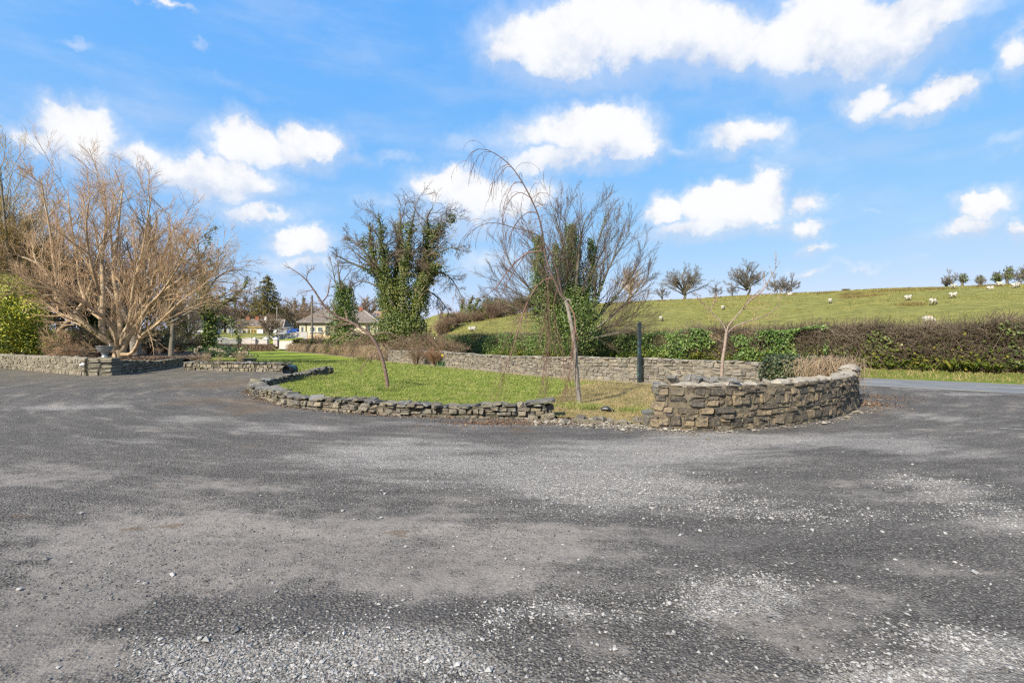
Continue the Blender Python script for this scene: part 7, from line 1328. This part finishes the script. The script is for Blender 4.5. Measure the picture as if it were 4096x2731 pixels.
# ------------------------------------------------------------------ sheep
M_WOOL = pmat('fleece', [(0.32, 0.28, 0.21), (0.44, 0.40, 0.32), (0.54, 0.50, 0.42)], scale=6, bmp=.8, bscale=18, bdist=.04); M_BLACK = pmat('black_face', [(0.02, 0.017, 0.015), (0.05, 0.042, 0.038)], scale=8); M_MARK = pmat('teal_marker', [(0.10, 0.36, 0.30), (0.22, 0.48, 0.42)], scale=8); M_MARKR = pmat('pink_marker', [(0.5, 0.25, 0.2), (0.6, 0.36, 0.32)], scale=8)
def sheep_mesh(pose):
    """one continuous skin over a skeleton, faces +x; metres"""
    lie = pose == 'lying'; zb = .28 if lie else .55; v, r, e = [], [], []
    def add(p, rad, frm=None): v.append(p); r.append(rad); (e.append((frm, len(v) - 1)) if frm is not None else None); return len(v) - 1
    root = add((0, 0, zb), .255); ru = add((-.28, 0, zb + .01), .25, root); add((-.45, 0, zb - .01), .17, ru); tl = add((-.5, 0, zb - .1), .05, 2); sh = add((.26, 0, zb), .24, root)
    if pose == 'grazing': nk = add((.46, 0, zb - .08), .14, sh); hd = add((.58, 0, zb - .30), .085, nk); mz = add((.66, 0, zb - .46), .05, hd)
    else: nk = add((.44, 0, zb + .16), .14, sh); hd = add((.54, 0, zb + .30), .09, nk); mz = add((.70, 0, zb + .24), .05, hd)
    for s in (-1, 1): add((.50 if pose != 'grazing' else .55, s * .13, v[hd][2] + .03), .022, hd)
    for bx, par in ((.24, sh), (-.30, ru)):
        for s in (-1, 1):
            if lie: a = add((bx + .05, s * .16, .12), .09, par); add((bx + .24, s * .2, .05), .045, a)
            else: a = add((bx, s * .12, .36), .085, par); k = add((bx + (.02 if bx > 0 else -.04), s * .12, .22), .042, a); f = add((bx, s * .12, .05), .033, k); add((bx + .03, s * .12, .012), .03, f)
    me = bpy.data.meshes.new('body'); me.from_pydata(v, e, []); o = bpy.data.objects.new('tmp', me); COL.objects.link(o); m_ = o.modifiers.new('s', 'SKIN')
    for i, q in enumerate(r): me.skin_vertices[0].data[i].radius = (q, q)
    me.skin_vertices[0].data[0].use_root = True; sb = o.modifiers.new('u', 'SUBSURF'); sb.levels = sb.render_levels = 2
    dg = bpy.context.evaluated_depsgraph_get(); out = bpy.data.meshes.new_from_object(o.evaluated_get(dg)); bpy.data.objects.remove(o); out.name = 'body'
    hp = np.array(v[hd]); mzp = np.array(v[mz])
    def paint(mark):
        mm_ = out.copy(); mm_.materials.clear()
        for q in (M_WOOL, M_BLACK, mark or M_WOOL): mm_.materials.append(q)
        for p in mm_.polygons:
            c = np.array(p.center); i = 0
            if np.linalg.norm(c - hp) < .13 or np.linalg.norm(c - mzp) < .12: i = 1
            elif not lie and c[2] < .24: i = 1
            elif mark and c[2] > zb + .16 and abs(c[0]) < .16: i = 2
            p.material_index = i; p.use_smooth = True
        return mm_
    return paint
SP = {k: sheep_mesh(k) for k in ('standing', 'grazing', 'lying')}; cache = {}
SHEEP = [('sheep with a teal mark turning to face right below the ridge rushes', 3632, 1203, 'standing', 'teal', 0.1), ('plump grazing sheep with a teal rump mark in mid-field', 3732, 1219, 'grazing', 'teal', .25), ('black-faced sheep standing side-on below the ridge bushes', 3812, 1193, 'standing', None, 0.0), ('grazing sheep with pink and teal marks just above the hedge', 3714, 1297, 'grazing', 'both', -.2),
         ('black-faced sheep looking back, alone left of the rushes', 3321, 1214, 'standing', None, .9), ('sheep grazing behind the crown of the young cherry', 2892, 1240, 'grazing', 'teal', .8), ('lone sheep grazing low in the field right of the fan-shaped tree', 2645, 1285, 'grazing', None, .9), ('sheep facing away on the ridge beside the low mound bush', 3815, 1155, 'standing', None, 1.6), ('sheep lying down below the ivied ridge bushes', 3960, 1158, 'lying', None, .1),
         ('sheep with teal back on the skyline behind the rushes', 3998, 1146, 'standing', 'teal', 3.1), ('sheep at the front of the pair at the end of the ridge', 4058, 1155, 'standing', None, .3), ('marked sheep at the back of the pair at the end of the ridge', 4072, 1151, 'standing', 'teal', .5), ('sheep resting at the foot of the field behind the ivy hedge', 1887, 1322, 'lying', None, .3), ('sheep lying on the ridge under the hawthorn clump', 3160, 1181, 'lying', None, 2.8)]
for lab, px, py, pose, mark, rz in SHEEP:
    key = (pose, mark)
    if key not in cache: cache[key] = SP[pose]({'teal': M_MARK, 'both': M_MARKR}.get(mark))
    p = hill(px, py); s = .98
    r = empty('sheep', (p[0], p[1], p[2] - .02), lab, 'sheep', 'sheep grazing on the hillside', rz); r.scale = (s, s, s); obj('body', cache[key], r)
    for sg in (-1, 1):
        me = cache.get('ear')
        if me is None: mb = MB(); mb.add([(0, 0, 0), (.02, .06, .03), (0, .12, .01), (-.02, .06, -.02)], [(0, 1, 2, 3), (3, 2, 1, 0)]); me = cache['ear'] = mb.mesh('ear', M_BLACK)
        hx_, hz_ = {'standing': (.52, .89), 'grazing': (.56, .29), 'lying': (.52, .62)}[pose]; o = obj('ear', me, r, (hx_, sg * .07, hz_)); o.scale = (1, sg, 1)
